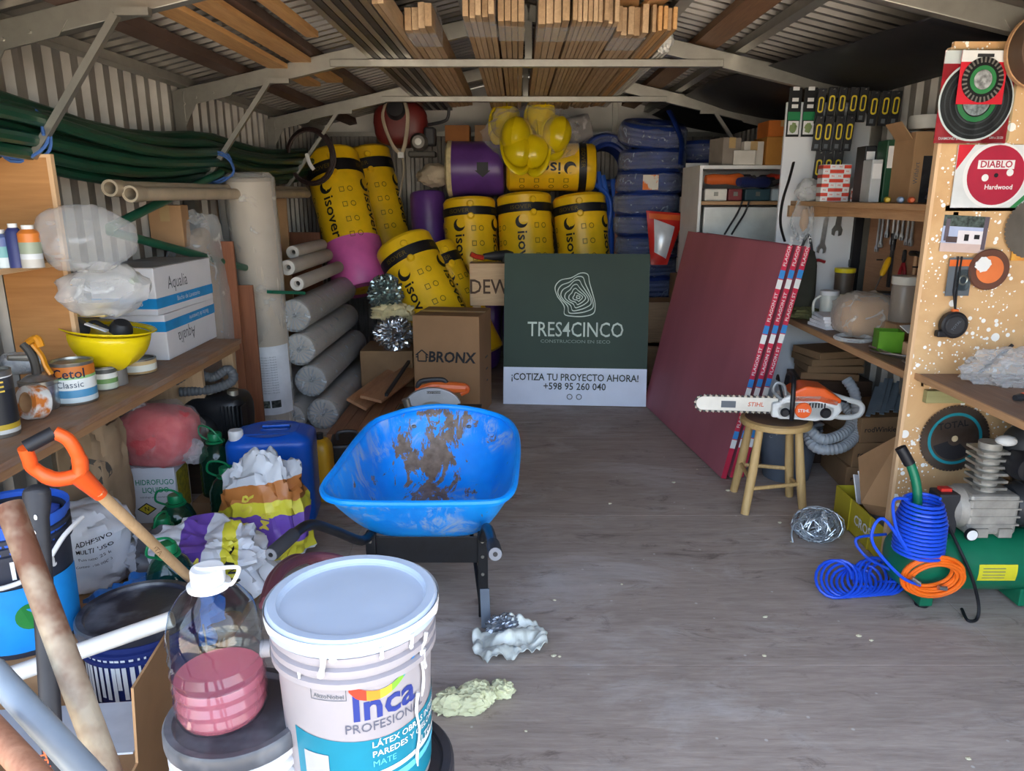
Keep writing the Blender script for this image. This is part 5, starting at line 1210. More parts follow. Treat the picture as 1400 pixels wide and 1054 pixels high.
# ================================================================ under the long shelf
# paper sack, pink bag on a white box, blue canister, bottles
KRAFT = mat('kraft_sack', '#9b8266', .85, 0, .12, 5, .5, 9)
sk = MB().blob((0, 0, .33), (.14, .13, .35), .16, 3.0, 3, 44, 40, 0, sq=.65)
t = thing('paper_sack', 'brown paper sack with a dark round print under the left shelf', 'sack', V((-1.85, 3.03, .001)))
part('sack_body', sk, KRAFT, t); part('tied_neck', MB().blob((.0, -.03, .66), (.07, .06, .05), .4, 3, 5, 18, 12), KRAFT, t)
mm = MB(); cc = circ(.07, 24); ci = circ(.05, 24); mm.add(cc+ci, [(i, (i+1) % 24, 24+(i+1) % 24, 24+i) for i in range(24)], False); part('ring_print', decal(mm, sk, facing((.06, 0, .42))), mat('dark_ink', '#4a443c', .7), t)
part('red_print', dpatch(.08, .09, sk, facing((.07, 0, .22))), mat('red_ink_block', '#8d5a4a', .8, col2='#a08a6c', vs=20), t)
bx = PZ(212, 716, 0)
t = thing('liquid_carton', 'white carton with green lettering and a hazard diamond under the pink bag', 'box', V((bx.x-.01, bx.y+.005, .001)), R(6))
part('body', MB().box((-.125, 0, 0), (.125, .2, .285)), WCARD, t, bevel=.004)
part('yellow_side', MB().box((.1255, .02, .03), (.1265, .18, .25)), mat('yellow_print_panel', '#cdbd3c', .5, col2='#8f8a3a', vs=40), t)
Fm = T(0, -.0012, 0) @ FRONT
part('lettering', MB().text('HIDROFUGO', .038, Fm @ T(.03, .21, 0), bold=.012, sx=.8), mat('teal_green_print', '#2f8f6d', .5), t)
part('lettering', MB().text('LIQUIDO', .038, Fm @ T(.03, .17, 0), bold=.012, sx=.8), mat('teal_green_print', '#2f8f6d', .5), t)
part('small_lettering', MB().text('hidrófugo para morteros', .013, Fm @ T(.02, .135, 0)), GREYT, t)
part('hazard_diamond', MB().add([(-.02+a, -.0015, .075+b) for a, b in ((-.045, 0), (0, -.032), (.045, 0), (0, .032))], [(0, 1, 2, 3)], False), BLK, t)
part('hazard_field', MB().add([(-.02+a, -.002, .075+b) for a, b in ((-.037, 0), (0, -.026), (.037, 0), (0, .026))], [(0, 1, 2, 3)], False), mat('hazard_yellow', '#d8c53c', .5), t)
part('hazard_mark', MB().text('N', .03, Fm @ T(-.02, .075, .0014), bold=.01), BLK, t)
pk = MB().blob((0, 0, .13), (.185, .14, .15), .10, 2.0, 6, 34, 22, 0, sq=.75)
t = thing('pink_bag', 'knotted clear bag full of pink material on the white carton', 'bag', V((bx.x+.03, bx.y+.09, .29)))
part('filling', pk, mat('pink_fibre', '#cf4a4e', .7, 0, .3, 14, .8, 30, col2='#e0696a'), t)
part('film', MB().blob((0, 0, .135), (.198, .15, .162), .12, 2.4, 7, 36, 24, 0, sq=.75), film('pink_bag_film', '#f6ecec', .14, .1, 14, .7), t)
part('knot', MB().blob((-.10, -.02, .30), (.06, .04, .05), .5, 2.6, 8, 20, 14), film('knot_film', '#e9e6e6', .7, .2, 20), t)
part('corner', MB().blob((.16, -.03, .06), (.07, .05, .06), .3, 2.6, 9, 20, 14), film('knot_film', '#e9e6e6', .7, .2, 20), t)
# blue canister
jc = PZ(375, 724, 0)
JB = mat('blue_hdpe', '#1257bd', .33, 0, .08, 4)
t = thing('jerrycan', 'large blue plastic canister with a white cap', 'canister', V((jc.x-.01, jc.y+.02, .001)), R(8))
def jf(u, v):
    a = 2*pi*u; W, D = .20, .145
    c, s_ = cos(a), sin(a); e = .35; px = W*math.copysign(abs(c)**e, c); py = D*math.copysign(abs(s_)**e, s_)
    z = .455*v; k = 1.0
    if v > .88: k = 1-.38*((v-.88)/.12)**2.2
    if v < .05: k = .95+.05*v/.05
    return V((px*k, py*k+.145, z))
part('body', MB().grid(jf, 56, 40, True).disc(.14, .452, 24, T(0, .145, 0)), JB, t, auto=1.0)
part('handle_recess', MB().prism(rrect(.14, .075, .02), .449, .460, T(.02, .15, 0)), mat('blue_hdpe_dark', '#0b3f8f', .35), t, bevel=.004)
part('handle', MB().bar((-.04, .15, .466), (.09, .15, .466), .03, .012), JB, t, bevel=.004)
part('cap', MB().lathe([(.032, .43), (.034, .435), (.034, .472), (.031, .478), (0, .478)], 24, T(-.145, .06, 0)), WHT, t)
p = PZ(437, 702, 0)
t = thing('yellow_jug', 'yellow plastic jug half hidden behind the blue canister', 'jug', V((p.x-.02, 3.62, .001)))
part('body', MB().blob((0, 0, .17), (.06, .07, .17), .02, 2, 2, 24, 16, 0, sq=.5), mat('yellow_hdpe', '#c99a1f', .4), t); part('cap', MB().cyl((0, 0, .33), (0, 0, .37), .02, n=14), BLK, t)
t = thing('black_case', 'black tool case standing behind the wheelbarrow corner', 'case', V((PZ(462, 690).x, 3.85, .001)), R(10))
part('body', MB().box((-.09, -.1, 0), (.09, .12, .26)), mat('black_case', '#1b1b1d', .5), t, bevel=.015); part('handle', MB().tube(spline([(-.05, .0, .26), (-.045, 0, .30), (.045, 0, .30), (.05, 0, .26)], 4), .01, 8), DGREY, t)
# black engine with silver disc on a crate, grey hose above
ep = PY(296, 575, 3.78)
t = thing('engine_crate', 'dark wooden box under the black engine', 'crate', V((ep.x, 3.86, 0))); part('body', MB().box((-.2, -.15, 0), (.2, .15, ep.z-.12)), wood('dark_crate', '#3c2c22', '#4f3a2c', 'x'), t, bevel=.004)
t = thing('engine', 'black motor unit with a round silver cap under the left shelf', 'motor', V((ep.x, 3.8, ep.z-.118)))
part('block', MB().blob((0, .02, .13), (.17, .13, .14), .05, 2, 3, 28, 18, 0, sq=.5), mat('black_cast', '#1c1d20', .4), t)
part('side_housing', MB().lathe([(0, .05), (.06, .05), (.085, .03), (.095, 0), (.095, -.05)], 28, T(-.05, -.10, .09) @ RX(90)), mat('black_cast', '#1c1d20', .4), t)
part('silver_disc', MB().lathe([(0, .012), (.05, .012), (.062, .006), (.064, 0)], 28, T(-.05, -.15, .09) @ RX(90)), metal('dull_silver', '#a5a294', .4), t)
for i in range(7): part('cooling_fin', MB().box((.06+.018*i, -.115, .05), (.066+.018*i, -.04, .22)), mat('black_cast', '#1c1d20', .4), t)
for x in (-.02, .10): part('top_cap', MB().cyl((x, -.02, .25), (x, -.02, .285), .028, n=16), metal('dull_silver', '#a5a294', .4), t)
def hose_mesh(pts, r, rib=.009, n=12):
    pts = spline(pts, 14); L = [0]
    for a, b in zip(pts, pts[1:]): L.append(L[-1]+(b-a).length)
    m = int(L[-1]/rib); out = []; rs = []; j = 0
    for i in range(m+1):
        s = L[-1]*i/m
        while j < len(L)-2 and L[j+1] < s: j += 1
        f = (s-L[j])/max(L[j+1]-L[j], 1e-6); out.append(pts[j].lerp(pts[j+1], f)); rs.append(r*(1 if i % 2 else .86))
    return MB().tube(out, rs, n)
single('ribbed_hose', hose_mesh([PY(238, 522, 3.7), PY(262, 510, 3.75), PY(290, 516, 3.8), PY(312, 505, 3.82), PY(318, 520, 3.8), PY(290, 532, 3.75), PY(245, 536, 3.7)], .026), mat('grey_hose', '#5f6265', .5), 'grey ribbed hose lying over the black engine', 'hose')
# green bottles
GPET = pet('green_pet', '#6fa893', body=.18, col='#2c6b55'); GCAP = mat('green_cap', '#0f7a4a', .35)
def gbottle(label, p, s=1.0, rz=0):
    t = thing('green_bottle', label, 'bottle', p, rz, 'green water bottles on the left')
    pr2 = [(0, 0), (.06, 0), (.076, .012)]+[(.080 if i % 2 else .077, .025+.013*i) for i in range(12)]+[(.076, .2), (.058, .24), (.032, .265), (.026, .272), (.026, .285)]
    part('shell', MB().lathe([(a*s, b*s) for a, b in pr2], 28), GPET, t)
    part('cap', MB().lathe([(a*s, b*s) for a, b in ((.029, .268), (.031, .27), (.031, .297), (.028, .302), (0, .302))], 20), GCAP, t)
    part('neck_ring', MB().lathe([(a*s, b*s) for a, b in ((.026, .255), (.042, .258), (.042, .264), (.026, .267))], 20), GCAP, t)
    part('carry_loop', MB().tube(spline([V(q)*s for q in ((-.04, 0, .262), (-.075, -.01, .29), (-.06, -.02, .335), (0, -.02, .325), (.04, 0, .262))], 5), .0045*s, 8), GCAP, t)
    return t
gbottle('green bottle in front of the hazard carton', V((PZ(236, 772).x+.02, 2.98, .001)), 1.0, .4)
gbottle('green bottle beside the sack of clay by the splashed bucket', V((PZ(150, 880).x+.26, 2.32, .10)), 1.0, .9)
gbottle('green bottle between the pink bag and the blue canister', V((-1.46, 3.42, .12)), 1.05, -.3)
gbottle('green bottle behind the printed sacks in shade', V((-1.33, 3.2, .03)), 1.05, .2)
gbottle('green bottle lying lower between clay sack and blue bag', V((-1.42, 2.75, .001)), 1.0, 1.5)
for q, z, lab in (((PZ(150, 880).x+.26, 2.32), .099, 'flat board under the green bottle by the splashed bucket'), ((-1.46, 3.42), .119, 'flat board under the green bottle beside the pink bag')):
    single('wooden_block', MB().box((-.1, -.1, 0), (.1, .1, z)), CARDD, lab, 'block', loc=(q[0], q[1], 0))
# clay sack
cs = MB().blob((0, 0, .15), (.185, .16, .16), .13, 2.6, 4, 44, 32, 0, sq=.7)
t = thing('lettered_sack', 'white sack with black slanted lettering under the shovel shaft', 'sack', V((PZ(142, 770).x+.13, 2.60, .105)), R(10))
part('sack_body', cs, mat('white_woven_sack', '#e6e9ee', .55, 0, .05, 5, .35, 14), t)
part('lettering', dtext('Reframax', .06, cs, facing((-.045, 0, .13), 66), sx=.9, bold=.006, shear=.2), BLK, t)
part('small_lettering', dtext('ADHESIVO', .024, cs, facing((.10, 0, .225), 12), bold=.01), BLK, t)
part('small_lettering', dtext('MULTI-USO', .022, cs, facing((.10, 0, .195), 5), bold=.01), BLK, t)
part('small_lettering', dtext('Peso neto 25 kg', .016, cs, facing((.10, 0, .165), 6)), BLK, t)
part('small_lettering', dtext('Contenido 00 0000', .014, cs, facing((.09, 0, .135), 6)), BLK, t)
t = thing('cardboard_flat', 'flattened brown cardboard under the white lettered sack', 'cardboard', V((PZ(142, 770).x+.10, 2.66, .001)))
part('board', MB().box((-.26, -.26, .0), (.3, .25, .10)), CARD, t, bevel=.004)
# printed mortar sacks
MS = bands('printed_sack', [(0, '#cfd3d8'), (.30, '#d8cf3c'), (.42, '#6b4aa8'), (.66, '#d8cf3c'), (.76, '#b9743a'), (.93, '#c7cbd0')], sc=.50, off=-.06, noisy=.22, rough=.4)
MS2 = bands('printed_sack_low', [(0, '#cfd3dc'), (.30, '#5a5b62'), (.38, '#d3d7de'), (.55, '#6b4aa8'), (.72, '#d3d7de'), (.86, '#d8cf3c'), (.97, '#d3d7de')], ax='X', sc=.52, off=-.30, noisy=.24, rough=.4)
s1 = MB().blob((0, 0, .20), (.185, .12, .26), .22, 2.6, 11, 56, 40, 0, sq=.8)
sx_ = PZ(356, 800, 0)
t = thing('mortar_sack', 'crumpled purple and yellow mortar sack leaning on the blue canister', 'sack', V((sx_.x+.0, 2.93, .02)), (R(-8), R(-10), R(-12)))
part('sack_body', s1, MS, t)
part('lettering', dtext('SR', .075, s1, facing((.0, 0, .28), 75), bold=.02), mat('yellow_letter', '#d9c94a', .5), t)
part('lettering', dtext('MR', .055, s1, facing((.07, 0, .20), 75), bold=.02), mat('yellow_letter', '#d9c94a', .5), t)
s2 = MB().blob((0, 0, .11), (.25, .17, .15), .26, 2.6, 12, 60, 40, 0, sq=.75)
t = thing('mortar_sack', 'collapsed white and purple mortar sack behind the bottle cap', 'sack', V((PZ(298, 800).x-.0, 2.62, .06)), (R(6), R(4), R(14)))
part('sack_body', s2, MS2, t)
part('lettering', dtext('VIVA', .06, s2, facing((.12, 0, .16), -75), bold=.02), BLK, t)
part('lettering', dtext('MS', .06, s2, facing((.02, 0, .19), -40), bold=.02), mat('yellow_letter', '#d9c94a', .5), t)
s3 = MB().blob((0, 0, .10), (.20, .15, .14), .22, 2.6, 15, 50, 34, 0, sq=.8)
t = thing('plastic_sack', 'bright blue plastic sack below the end of the shovel shaft', 'sack', V((PZ(262, 830).x+.02, 2.28, .05)), R(20))
part('sack_body', s3, mat('bright_blue_sack', '#2f78cf', .35, 0, .2, 5, .5, 10), t); part('label_patch', dpatch(.06, .05, s3, facing((-.07, 0, .16))), GREYT, t)
single('flat_carton', MB().box((-.22, -.3, 0), (.22, .3, .05)), CARDD, 'flattened carton under the blue and white sacks', 'cardboard', loc=(PZ(280, 815).x, 2.5, 0), bevel=.004)
# maroon hose
MH = mat('maroon_hose', '#6d3f48', .4)
single('maroon_hose', MB().tube(spline([PY(366, 822, 1.93), PY(385, 780, 2.1), PY(425, 762, 2.3), PY(470, 768, 2.35), PY(500, 800, 2.3)], 8), .018, 10), MH, 'maroon hose curving behind the large paint bucket', 'hose')
single('maroon_hose', MB().tube(spline([PY(360, 828, 1.95), PY(374, 786, 2.12), PY(410, 762, 2.33), PY(465, 790, 2.3)], 8), .014, 10), MH, 'second thinner maroon hose lying inside the first curve', 'hose')

# ================================================================ scraps on the floor
def scrap_pts(): pass
f1 = PZ(698, 885)
m = MB().grid(lambda u, v: V(((u-.5)*.27*(1-.35*abs(v-.5)+.25*noise.noise(V((0, v*3, 5)))), (v-.5)*.20*(1-.5*abs(u-.4)+.3*noise.noise(V((u*3, 0, 8)))), .012+.075*abs(noise.noise(V((u*2.6, v*2.6, 1))))+.03*abs(noise.noise(V((u*7, v*7, 4)))))), 34, 26)
t = thing('torn_film', 'crumpled white and silver film scrap on the floor', 'film', f1+V((0, 0, .002)), R(20)); part('film', m, mat('white_silver_film', '#ccd1c9', .35, .1, .15, 10), t, auto=0, solid=.001)
m = MB().blob((.0, .085, .04), (.06, .035, .035), .4, 2.6, 23, 28, 18, 0, ridge=True); m.sm = [False]*len(m.f); part('silver_fold', m, mat('dark_silver_film', '#878d95', .25, .7, .3, 12), t, auto=0)
f2 = PZ(650, 958)
t = thing('wool_scrap', 'pale yellow tuft of insulation wool on the floor', 'insulation', f2+V((0, 0, .002)), R(15))
rw_ = random.Random(3)
for k in range(11):
    a = rw_.uniform(0, 6.28); q = rw_.uniform(.0, 1); cx_, cy_ = .105*q*cos(a), .05*q*sin(a)
    part('tuft', MB().blob((cx_, cy_, .018+.01*rw_.random()), (rw_.uniform(.03, .06), rw_.uniform(.022, .04), rw_.uniform(.018, .034)), .34, 2.8, 40+k, 30, 20, 0), mat('pale_yellow_wool', '#d6d7ae', .95, 0, .12, 12, .8, 40), t)
cr = mat('cream_crumb', '#cfc9ad', .9)
names = []
for i, (u, v, r) in enumerate(((757, 897, .012), (765, 898, .008), (1046, 844, .012), (1174, 870, .013), (1324, 1038, .010), (758, 821, .009), (690, 844, .008), (921, 660, .013), (953, 642, .007), (834, 689, .012), (850, 799, .007), (995, 671, .016), (1066, 715, .012), (1320, 846, .012), (1191, 876, .01), (1082, 741, .008), (719, 1000, .006), (1045, 897, .01))):
    r *= .62
    single('floor_crumb', MB().blob((0, 0, r*.35), (r*1.3, r, r*.5), .4, 2, i, 10, 7, 0), cr, 'tiny pale crumb lying on the plywood floor', 'crumb', 'crumbs on the floor', loc=PZ(u, v)+V((0, 0, .0005)))
# ================================================================ red fire-resistant boards
REDB = mat('maroon_board_face', '#a85f6b', .55, 0, .10, 2, .1, 30, st=(1, .3, 1)); REDT = mat('pink_edge_tape', '#c22f4a', .4); GYP = mat('gypsum_core', '#8d6a5c', .8)
nb, fb, nt_, ft_ = V((1.165, 3.92, .004)), V((.98, 5.43, .004)), V((1.44, 3.90, 1.285)), V((1.13, 5.43, 1.31))
for i in range(3):
    off = V((.052*i, .012*i, 0)); up0 = (nt_-nb)
    M_ = frame(fb-nb, up0, None, nb+off); L = (fb-nb).length-.05*i; H = up0.length-.004*i
    t = thing('plasterboard', ['foremost maroon board leaning on the workbench end', 'middle maroon board with a taped pink edge', 'rearmost maroon board with lettered pink edge tape'][i], 'board', M_.translation, M_.to_3x3().to_4x4(), 'maroon boards leaning together')
    part('sheet', MB().box((0, 0, -.028), (L, H, 0)), REDB, t, bevel=.001)
    part('edge_tape', MB().box((-.0015, 0, -.029), (-.0002, H, .001)), REDT, t)
    E = Mx(((0, 0, -1, -.002), (0, 1, 0, 0), (-1, 0, 0, -.006), (0,0,0,1)))
    for k in range(4):
        y0 = .18+.3*k
        part('white_tape_mark', MB().box((-.0024, y0, -.029), (-.0016, y0+.05, .001)), WHT, t); part('blue_tape_mark', MB().box((-.0024, y0+.055, -.029), (-.0016, y0+.10, .001)), mat('blue_tape', '#3b86c9', .4), t)
        part('tape_lettering', MB().text('FLAGON ST', .024, Mx(((0,0,-1,-.0028),(1,0,0,y0+.2),(0,-1,0,-.014),(0,0,0,1))), bold=.01, sx=1.25), WHT, t)
# ================================================================ end panel, bench, upper shelf, divider
WPAN = mat('white_panel', '#d9dcdf', .45, 0, .05, 2); BENCH = wood('worn_bench', '#6f5545', '#8d6d58', 'y', dirt='#7d7068'); EDGE = wood('bench_edge', '#a97f58', '#c59a70', 'y')
def ply_splat():
    k = newmat('splattered_plywood'); v = k.coord((1, 9, .9)); f = k.noise(v, 2.2, 6, .6, 1.0); col = k.ramp(f, [(.3, '#b98e5e'), (.7, '#d8b383')])
    for sc, th, dens in ((16, .30, .49), (38, .36, .47), (70, .36, .49)):
        x = k.n('TexVoronoi'); x.inputs['Scale'].default_value = sc; k.l(k.coord(), x.inputs['Vector'])
        rad_ = k.n('SeparateColor'); k.l(x.outputs['Color'], rad_.inputs[0])
        big = k.n('Math'); big.operation = 'MULTIPLY'; k.l(rad_.outputs[0], big.inputs[0]); big.inputs[1].default_value = th
        lt = k.n('Math'); lt.operation = 'LESS_THAN'; k.l(x.outputs['Distance'], lt.inputs[0]); k.l(big.outputs[0], lt.inputs[1])
        msk = k.n('Math'); msk.operation = 'GREATER_THAN'; k.l(k.noise(k.coord(), 3.1+sc*.01, 2), msk.inputs[0]); msk.inputs[1].default_value = dens
        mu = k.n('Math'); mu.operation = 'MULTIPLY'; k.l(lt.outputs[0], mu.inputs[0]); k.l(msk.outputs[0], mu.inputs[1])
        col = k.mix(mu.outputs[0], col, '#eceae4')
    k.l(col, k.b.inputs['Base Color']); k.b.inputs['Roughness'].default_value = .6; return k.m
PLYS = ply_splat()
t = thing('workbench', 'long wooden workbench with an upper shelf along the right wall', 'workbench', (1.85, 3.72, 0))
part('end_panel', MB().box((-.305, .83, 0), (.23, .85, 2.06)), WPAN, t, bevel=.002, label='white end panel')
part('bench_top', MB().box((-.22, -.82, .805), (.22, .83, .83)), BENCH, t, bevel=.002); part('front_edge', MB().box((-.235, -.82, .80), (-.22, .83, .832)), EDGE, t, bevel=.002)
part('upper_shelf', MB().box((-.235, -.82, 1.485), (.22, .83, 1.51)), wood('upper_shelf', '#a67c55', '#c3986d', 'y'), t, bevel=.002)
part('shelf_cleat', MB().box((-.20, -.82, 1.44), (-.18, .35, 1.484)), EDGE, t); part('shelf_cleat', MB().box((-.25, .79, 1.42), (.22, .829, 1.484)), WOODX, t)
part('tool_board', MB().box((.20, -.82, .84), (.208, .72, 1.48)), wood('hardboard', '#8d6649', '#a37a5a', 'y'), t, label='brown hardboard tool panel')
part('black_strip', MB().box((.15, .80, .0), (.20, .828, 1.46)), BLK, t)
t = thing('divider_panel', 'tall splattered plywood divider with saw blades hung on it', 'panel', (1.83, 2.9, 0))
part('panel', MB().box((-.262, 0, 0), (.235, .018, 2.08)), PLYS, t); part('edge_strip', MB().box((-.275, -.004, 0), (-.262, .022, 2.06)), PLYE, t)
part('bench_top', MB().box((-.235, -1.0, .835), (.235, -.002, .855)), BENCH, t, bevel=.002); part('bench_edge', MB().box((-.245, -1.0, .833), (-.235, -.002, .857)), EDGE, t); part('green_board', MB().box((-.20, -.03, .74), (.2, -.003, .79)), wood('greenish_board', '#8d8a5c', '#a09a6c', 'x'), t)

# ---------------------------------------------------------------- wrenches and hand tools
CHR = metal('chrome_vanadium', '#b3b6b8', .28, .95, .1); IRON = mat('dark_iron', '#3a3a3c', .45, .6)
def wrench_mesh(L, w, ring=True):
    m = MB(); hw = w*.28
    m.prism([(-hw, -L+w*.9), (hw, -L+w*.9), (hw*.85, -w*.5), (-hw*.85, -w*.5)], -w*.09, w*.09)
    jaw = [(-hw, -L+w*1.0), (-w*.55, -L+w*.55), (-w*.5, -L+.0), (-w*.24, -L-w*.12), (-w*.2, -L+w*.35), (0, -L+w*.5), (w*.2, -L+w*.35), (w*.24, -L-w*.12), (w*.5, -L), (w*.55, -L+w*.55), (hw, -L+w*1.0)]
    m.prism(jaw, -w*.13, w*.13)
    if ring: m.add([], []); m.lathe([(w*.25, -w*.15), (w*.46, -w*.15), (w*.46, w*.15), (w*.25, w*.15), (w*.25, -w*.15)], 18)
    return m.xf(RX(90))
def wrench(label, top, L, w, rz=0, tilt=0, ring=True, grp='wrenches hung on the tool board', m=CHR):
    t = thing('wrench', label, 'wrench', top, Mx.Rotation(rz, 4, 'Z') @ Mx.Rotation(tilt, 4, 'Y'), grp)
    part('spanner', wrench_mesh(L, w, ring), m, t); part('hook', MB().cyl((0, -.012, w*.2), (0, .02, w*.2), .003, n=6), GSTEEL, t); return t
YW = 4.538
for (u, v, v2, w, lab) in ((1131, 292, 345, .05, 'combination wrench hung leftmost on the white panel'), (1150, 283, 321, .055, 'short dark wrench hung second on the white panel'), (1180, 291, 364, .06, 'long dark wrench hung rightmost on the white panel')):
    a = PY(u, v, YW); b_ = PY(u-4, v2, YW); wrench(lab, a, (a-b_).length, w, 0, R(4), True, 'wrenches on the white panel', CHR if u < 1140 else mat('dull_wrench', '#6f706e', .4, .8))
for i, (u, v2) in enumerate(((1201, 344), (1206, 338), (1213, 322), (1221, 334), (1227, 318), (1234, 328), (1241, 335), (1247, 336), (1268, 324))):
    a = PX(u+3, 292, 2.03); b_ = PX(u, v2, 2.03); a.z = 1.44
    wrench('%s wrench hanging in the row on the brown tool board, counted from the white panel' % ['first', 'second', 'third', 'fourth', 'fifth', 'sixth', 'seventh', 'eighth', 'ninth'][i], V((2.03, a.y, 1.44)), max(.12, 1.44-b_.z), .034, R(-90), 0)
HX0 = 2.035
def hung(name, label, cat, u, v): p = PX(u, v, HX0); return thing(name, label, cat, p, R(-90), 'hand tools on the tool board')
t = hung('metal_file', 'dark long file hanging left of the red pliers', 'file', 1220, 342); part('blade', MB().box((-.012, -.005, -.20), (.012, .005, -.0)), IRON, t); part('handle', MB().cyl((0, 0, -.0), (0, 0, .09), .012, .016, 10), BLK, t)
t = hung('pliers', 'red-handled pliers hanging on the brown tool board', 'pliers', 1236, 352)
RDP = mat('red_handle', '#8d1f24', .45)
for s in (-1, 1):
    part('handle', MB().tube(spline([(0, 0, -.03), (s*.022, 0, -.07), (s*.03, 0, -.12), (s*.026, 0, -.15)], 4), .009, 8), RDP, t); part('jaw', MB().prism([(0, -.03), (s*.014, -.01), (s*.008, .035), (0, .04)] if s > 0 else [(0, .04), (s*.008, .035), (s*.014, -.01), (0, -.03)], -.006, .006, RX(90)), IRON, t)
t = hung('hammer', 'small hammer with a wooden handle hanging by the plywood divider', 'hammer', 1252, 350); part('head', MB().tube([(-.05, 0, .01), (.0, 0, .012), (.03, 0, .01), (.06, 0, -.005)], [.014, .014, .012, .005], 8), IRON, t); part('handle', MB().cyl((0, 0, .0), (.006, 0, -.14), .009, .011, 10), EDGE, t)
for i, (u, v) in enumerate(((1207, 355), (1262, 345), (1257, 365))):
    p = PX(u, v, 2.05); single('tool_hook', MB().cyl((0, 0, 0), (-.035, 0, .0), .004, n=6), IRON, 'bare dark peg on the tool board %s' % ['left of the file', 'above the hammer', 'right of the hammer head'][i], 'peg', 'bare pegs on the tool board', loc=p)
# ---------------------------------------------------------------- on the bench top
ZB = .831
t = thing('storage_jar', 'large dusty jar with a white lid on the workbench', 'jar', V((1.93, 3.72, .93))); part('glass', MB().lathe([(0, 0), (.058, 0), (.062, .01), (.062, .17), (.054, .19), (0, .19)], 28), mat('dusty_jar', '#8f8377', .35, 0, .12, 6), t); part('lid', MB().lathe([(.064, .185), (.066, .19), (.066, .222), (.062, .226), (0, .226)], 28), mat('ivory_lid', '#d9d4c6', .5), t)
carton('low pale carton under the dusty jar', V((1.93, 3.72, ZB)), (.16, .2, .098), CARD, .05, tape=False)
t = thing('wrapped_parcel', 'brown parcel in shiny clear film on the workbench', 'parcel', V((1.80, 3.86, ZB))); part('parcel', MB().blob((0, 0, .10), (.13, .12, .11), .08, 2, 3, 28, 18, 0, sq=.7), CARD, t); part('film', MB().blob((0, 0, .105), (.145, .135, .122), .10, 3, 5, 40, 26, 0, sq=.7), film('parcel_film', '#e6dccf', .4, .1, 18, .7), t)
t = thing('green_box', 'bright green open box on the workbench', 'box', V((1.745, 3.46, ZB)), R(-12))
GB = mat('lime_card', '#5f9a1e', .5)
for a, b in (((-.055, -.05, 0), (.055, -.047, .10)), ((-.055, .047, 0), (.055, .05, .10)), ((-.055, -.05, 0), (-.052, .05, .10)), ((.052, -.05, 0), (.055, .05, .10)), ((-.055, -.05, 0), (.055, .05, .003))): part('side', MB().box(a, b), GB, t)
for k in range(4): single('booklet', MB().box((-.07, -.1, 0), (.07, .1, .017)), mat('paper_white', '#e6e6ea', .6), 'white booklet in the small pile on the workbench, %s' % ['lowest', 'second up', 'third up', 'topmost'][k], 'booklet', 'white booklets on the workbench', loc=(1.735+.004*k, 4.12, ZB+.0175*k), rot=R(8-5*k), bevel=.001)
single('pine_offcut', MB().box((-.05, -.16, 0), (.05, .16, .075)), wood('pine_offcut', '#b5906a', '#ceab84', 'y'), 'pale pine offcut lying beside the green box', 'offcut', loc=(1.80, 3.15, ZB), rot=R(6), bevel=.003)
single('card_piece', MB().box((-.035, -.03, 0), (.035, .03, .004)), WHT, 'small white card propped on the green box', 'card', loc=(1.82, 3.42, ZB+.11), rot=(R(25), 0, .3))
t = thing('bar_clamp', 'black clamp lying on the pine offcut', 'clamp', V((1.86, 3.12, ZB+.085))); part('bar', MB().bar((-.12, .05, .0), (.03, 0, .01), .008, .012), IRON, t); part('jaw', MB().blob((.05, 0, .02), (.04, .035, .03), .2, 2, 3, 16, 10), BLK, t)
single('tube_coil', MB().tube(circ(.085, 30, (0, 0, .012)), .011, 8, closed=True), film('clear_tube', '#dfe3e4', .6, .15), 'ring of clear tubing on the workbench edge', 'tubing', loc=(1.70, 3.72, ZB))
for i, (x0, y0, x1, y1) in enumerate(((1.66, 3.45, 1.78, 3.1), (1.68, 3.5, 1.72, 3.12), (1.64, 3.3, 1.75, 3.2), (1.70, 3.22, 1.68, 3.02), (1.72, 3.08, 1.76, 2.96))):
    single('metal_rod', MB().cyl((x0, y0, ZB+.006+.009*(i % 3)), (x1, y1, ZB+.006+.009*(i % 3)), .005, n=8), CHR, ['long bright rod on the front of the workbench', 'bright rod crossing the long one', 'short rod lying across the two long ones', 'short stubby rod near the divider', 'small bent rod closest to the divider'][i], 'rod', 'metal rods on the workbench')
YL = mat('yellow_lid', '#cfc01f', .4)
def tub(label, p, r, h, m, lid, handle=False):
    t = thing('plastic_tub', label, 'tub', p, 0, 'tubs at the back of the workbench'); part('body', MB().lathe([(0, 0), (r*.9, 0), (r, h*.9), (r*.95, h)], 22), m, t); part('lid', MB().lathe([(r*1.02, h-.012), (r*1.06, h-.008), (r*1.06, h+.012), (0, h+.016)], 22), lid, t)
    if handle: part('handle', MB().tube(spline([(-r, 0, h*.9), (-r*1.7, 0, h*.7), (-r*1.6, 0, h*.25), (-r*.95, 0, h*.15)], 5), .008, 8), m, t)
MILKY = mat('milky_tub', '#c9ccc4', .35); DKT = mat('dark_tub', '#4a3f35', .5)
tub('tall tub with a yellow lid at the back of the workbench', V((1.90, 4.36, ZB+.13)), .055, .16, DKT, YL); carton('small dark carton under the yellow-lidded tub', V((1.90, 4.36, ZB)), (.13, .13, .128), CARDD, 0, tape=False)
tub('white jug with a handle beside the yellow-lidded tub', V((1.79, 4.28, ZB)), .05, .17, MILKY, WHT, True)
tub('squat tub with an amber lid behind the wrapped parcel', V((1.91, 4.16, ZB)), .055, .15, MILKY, mat('amber_lid', '#d1a21f', .4))
tub('grey tub of screws beside the dusty jar', V((1.95, 3.98, ZB)), .06, .20, mat('grey_tub', '#7d848b', .4), mat('dark_screws', '#33353a', .6, 0, .6, 60))
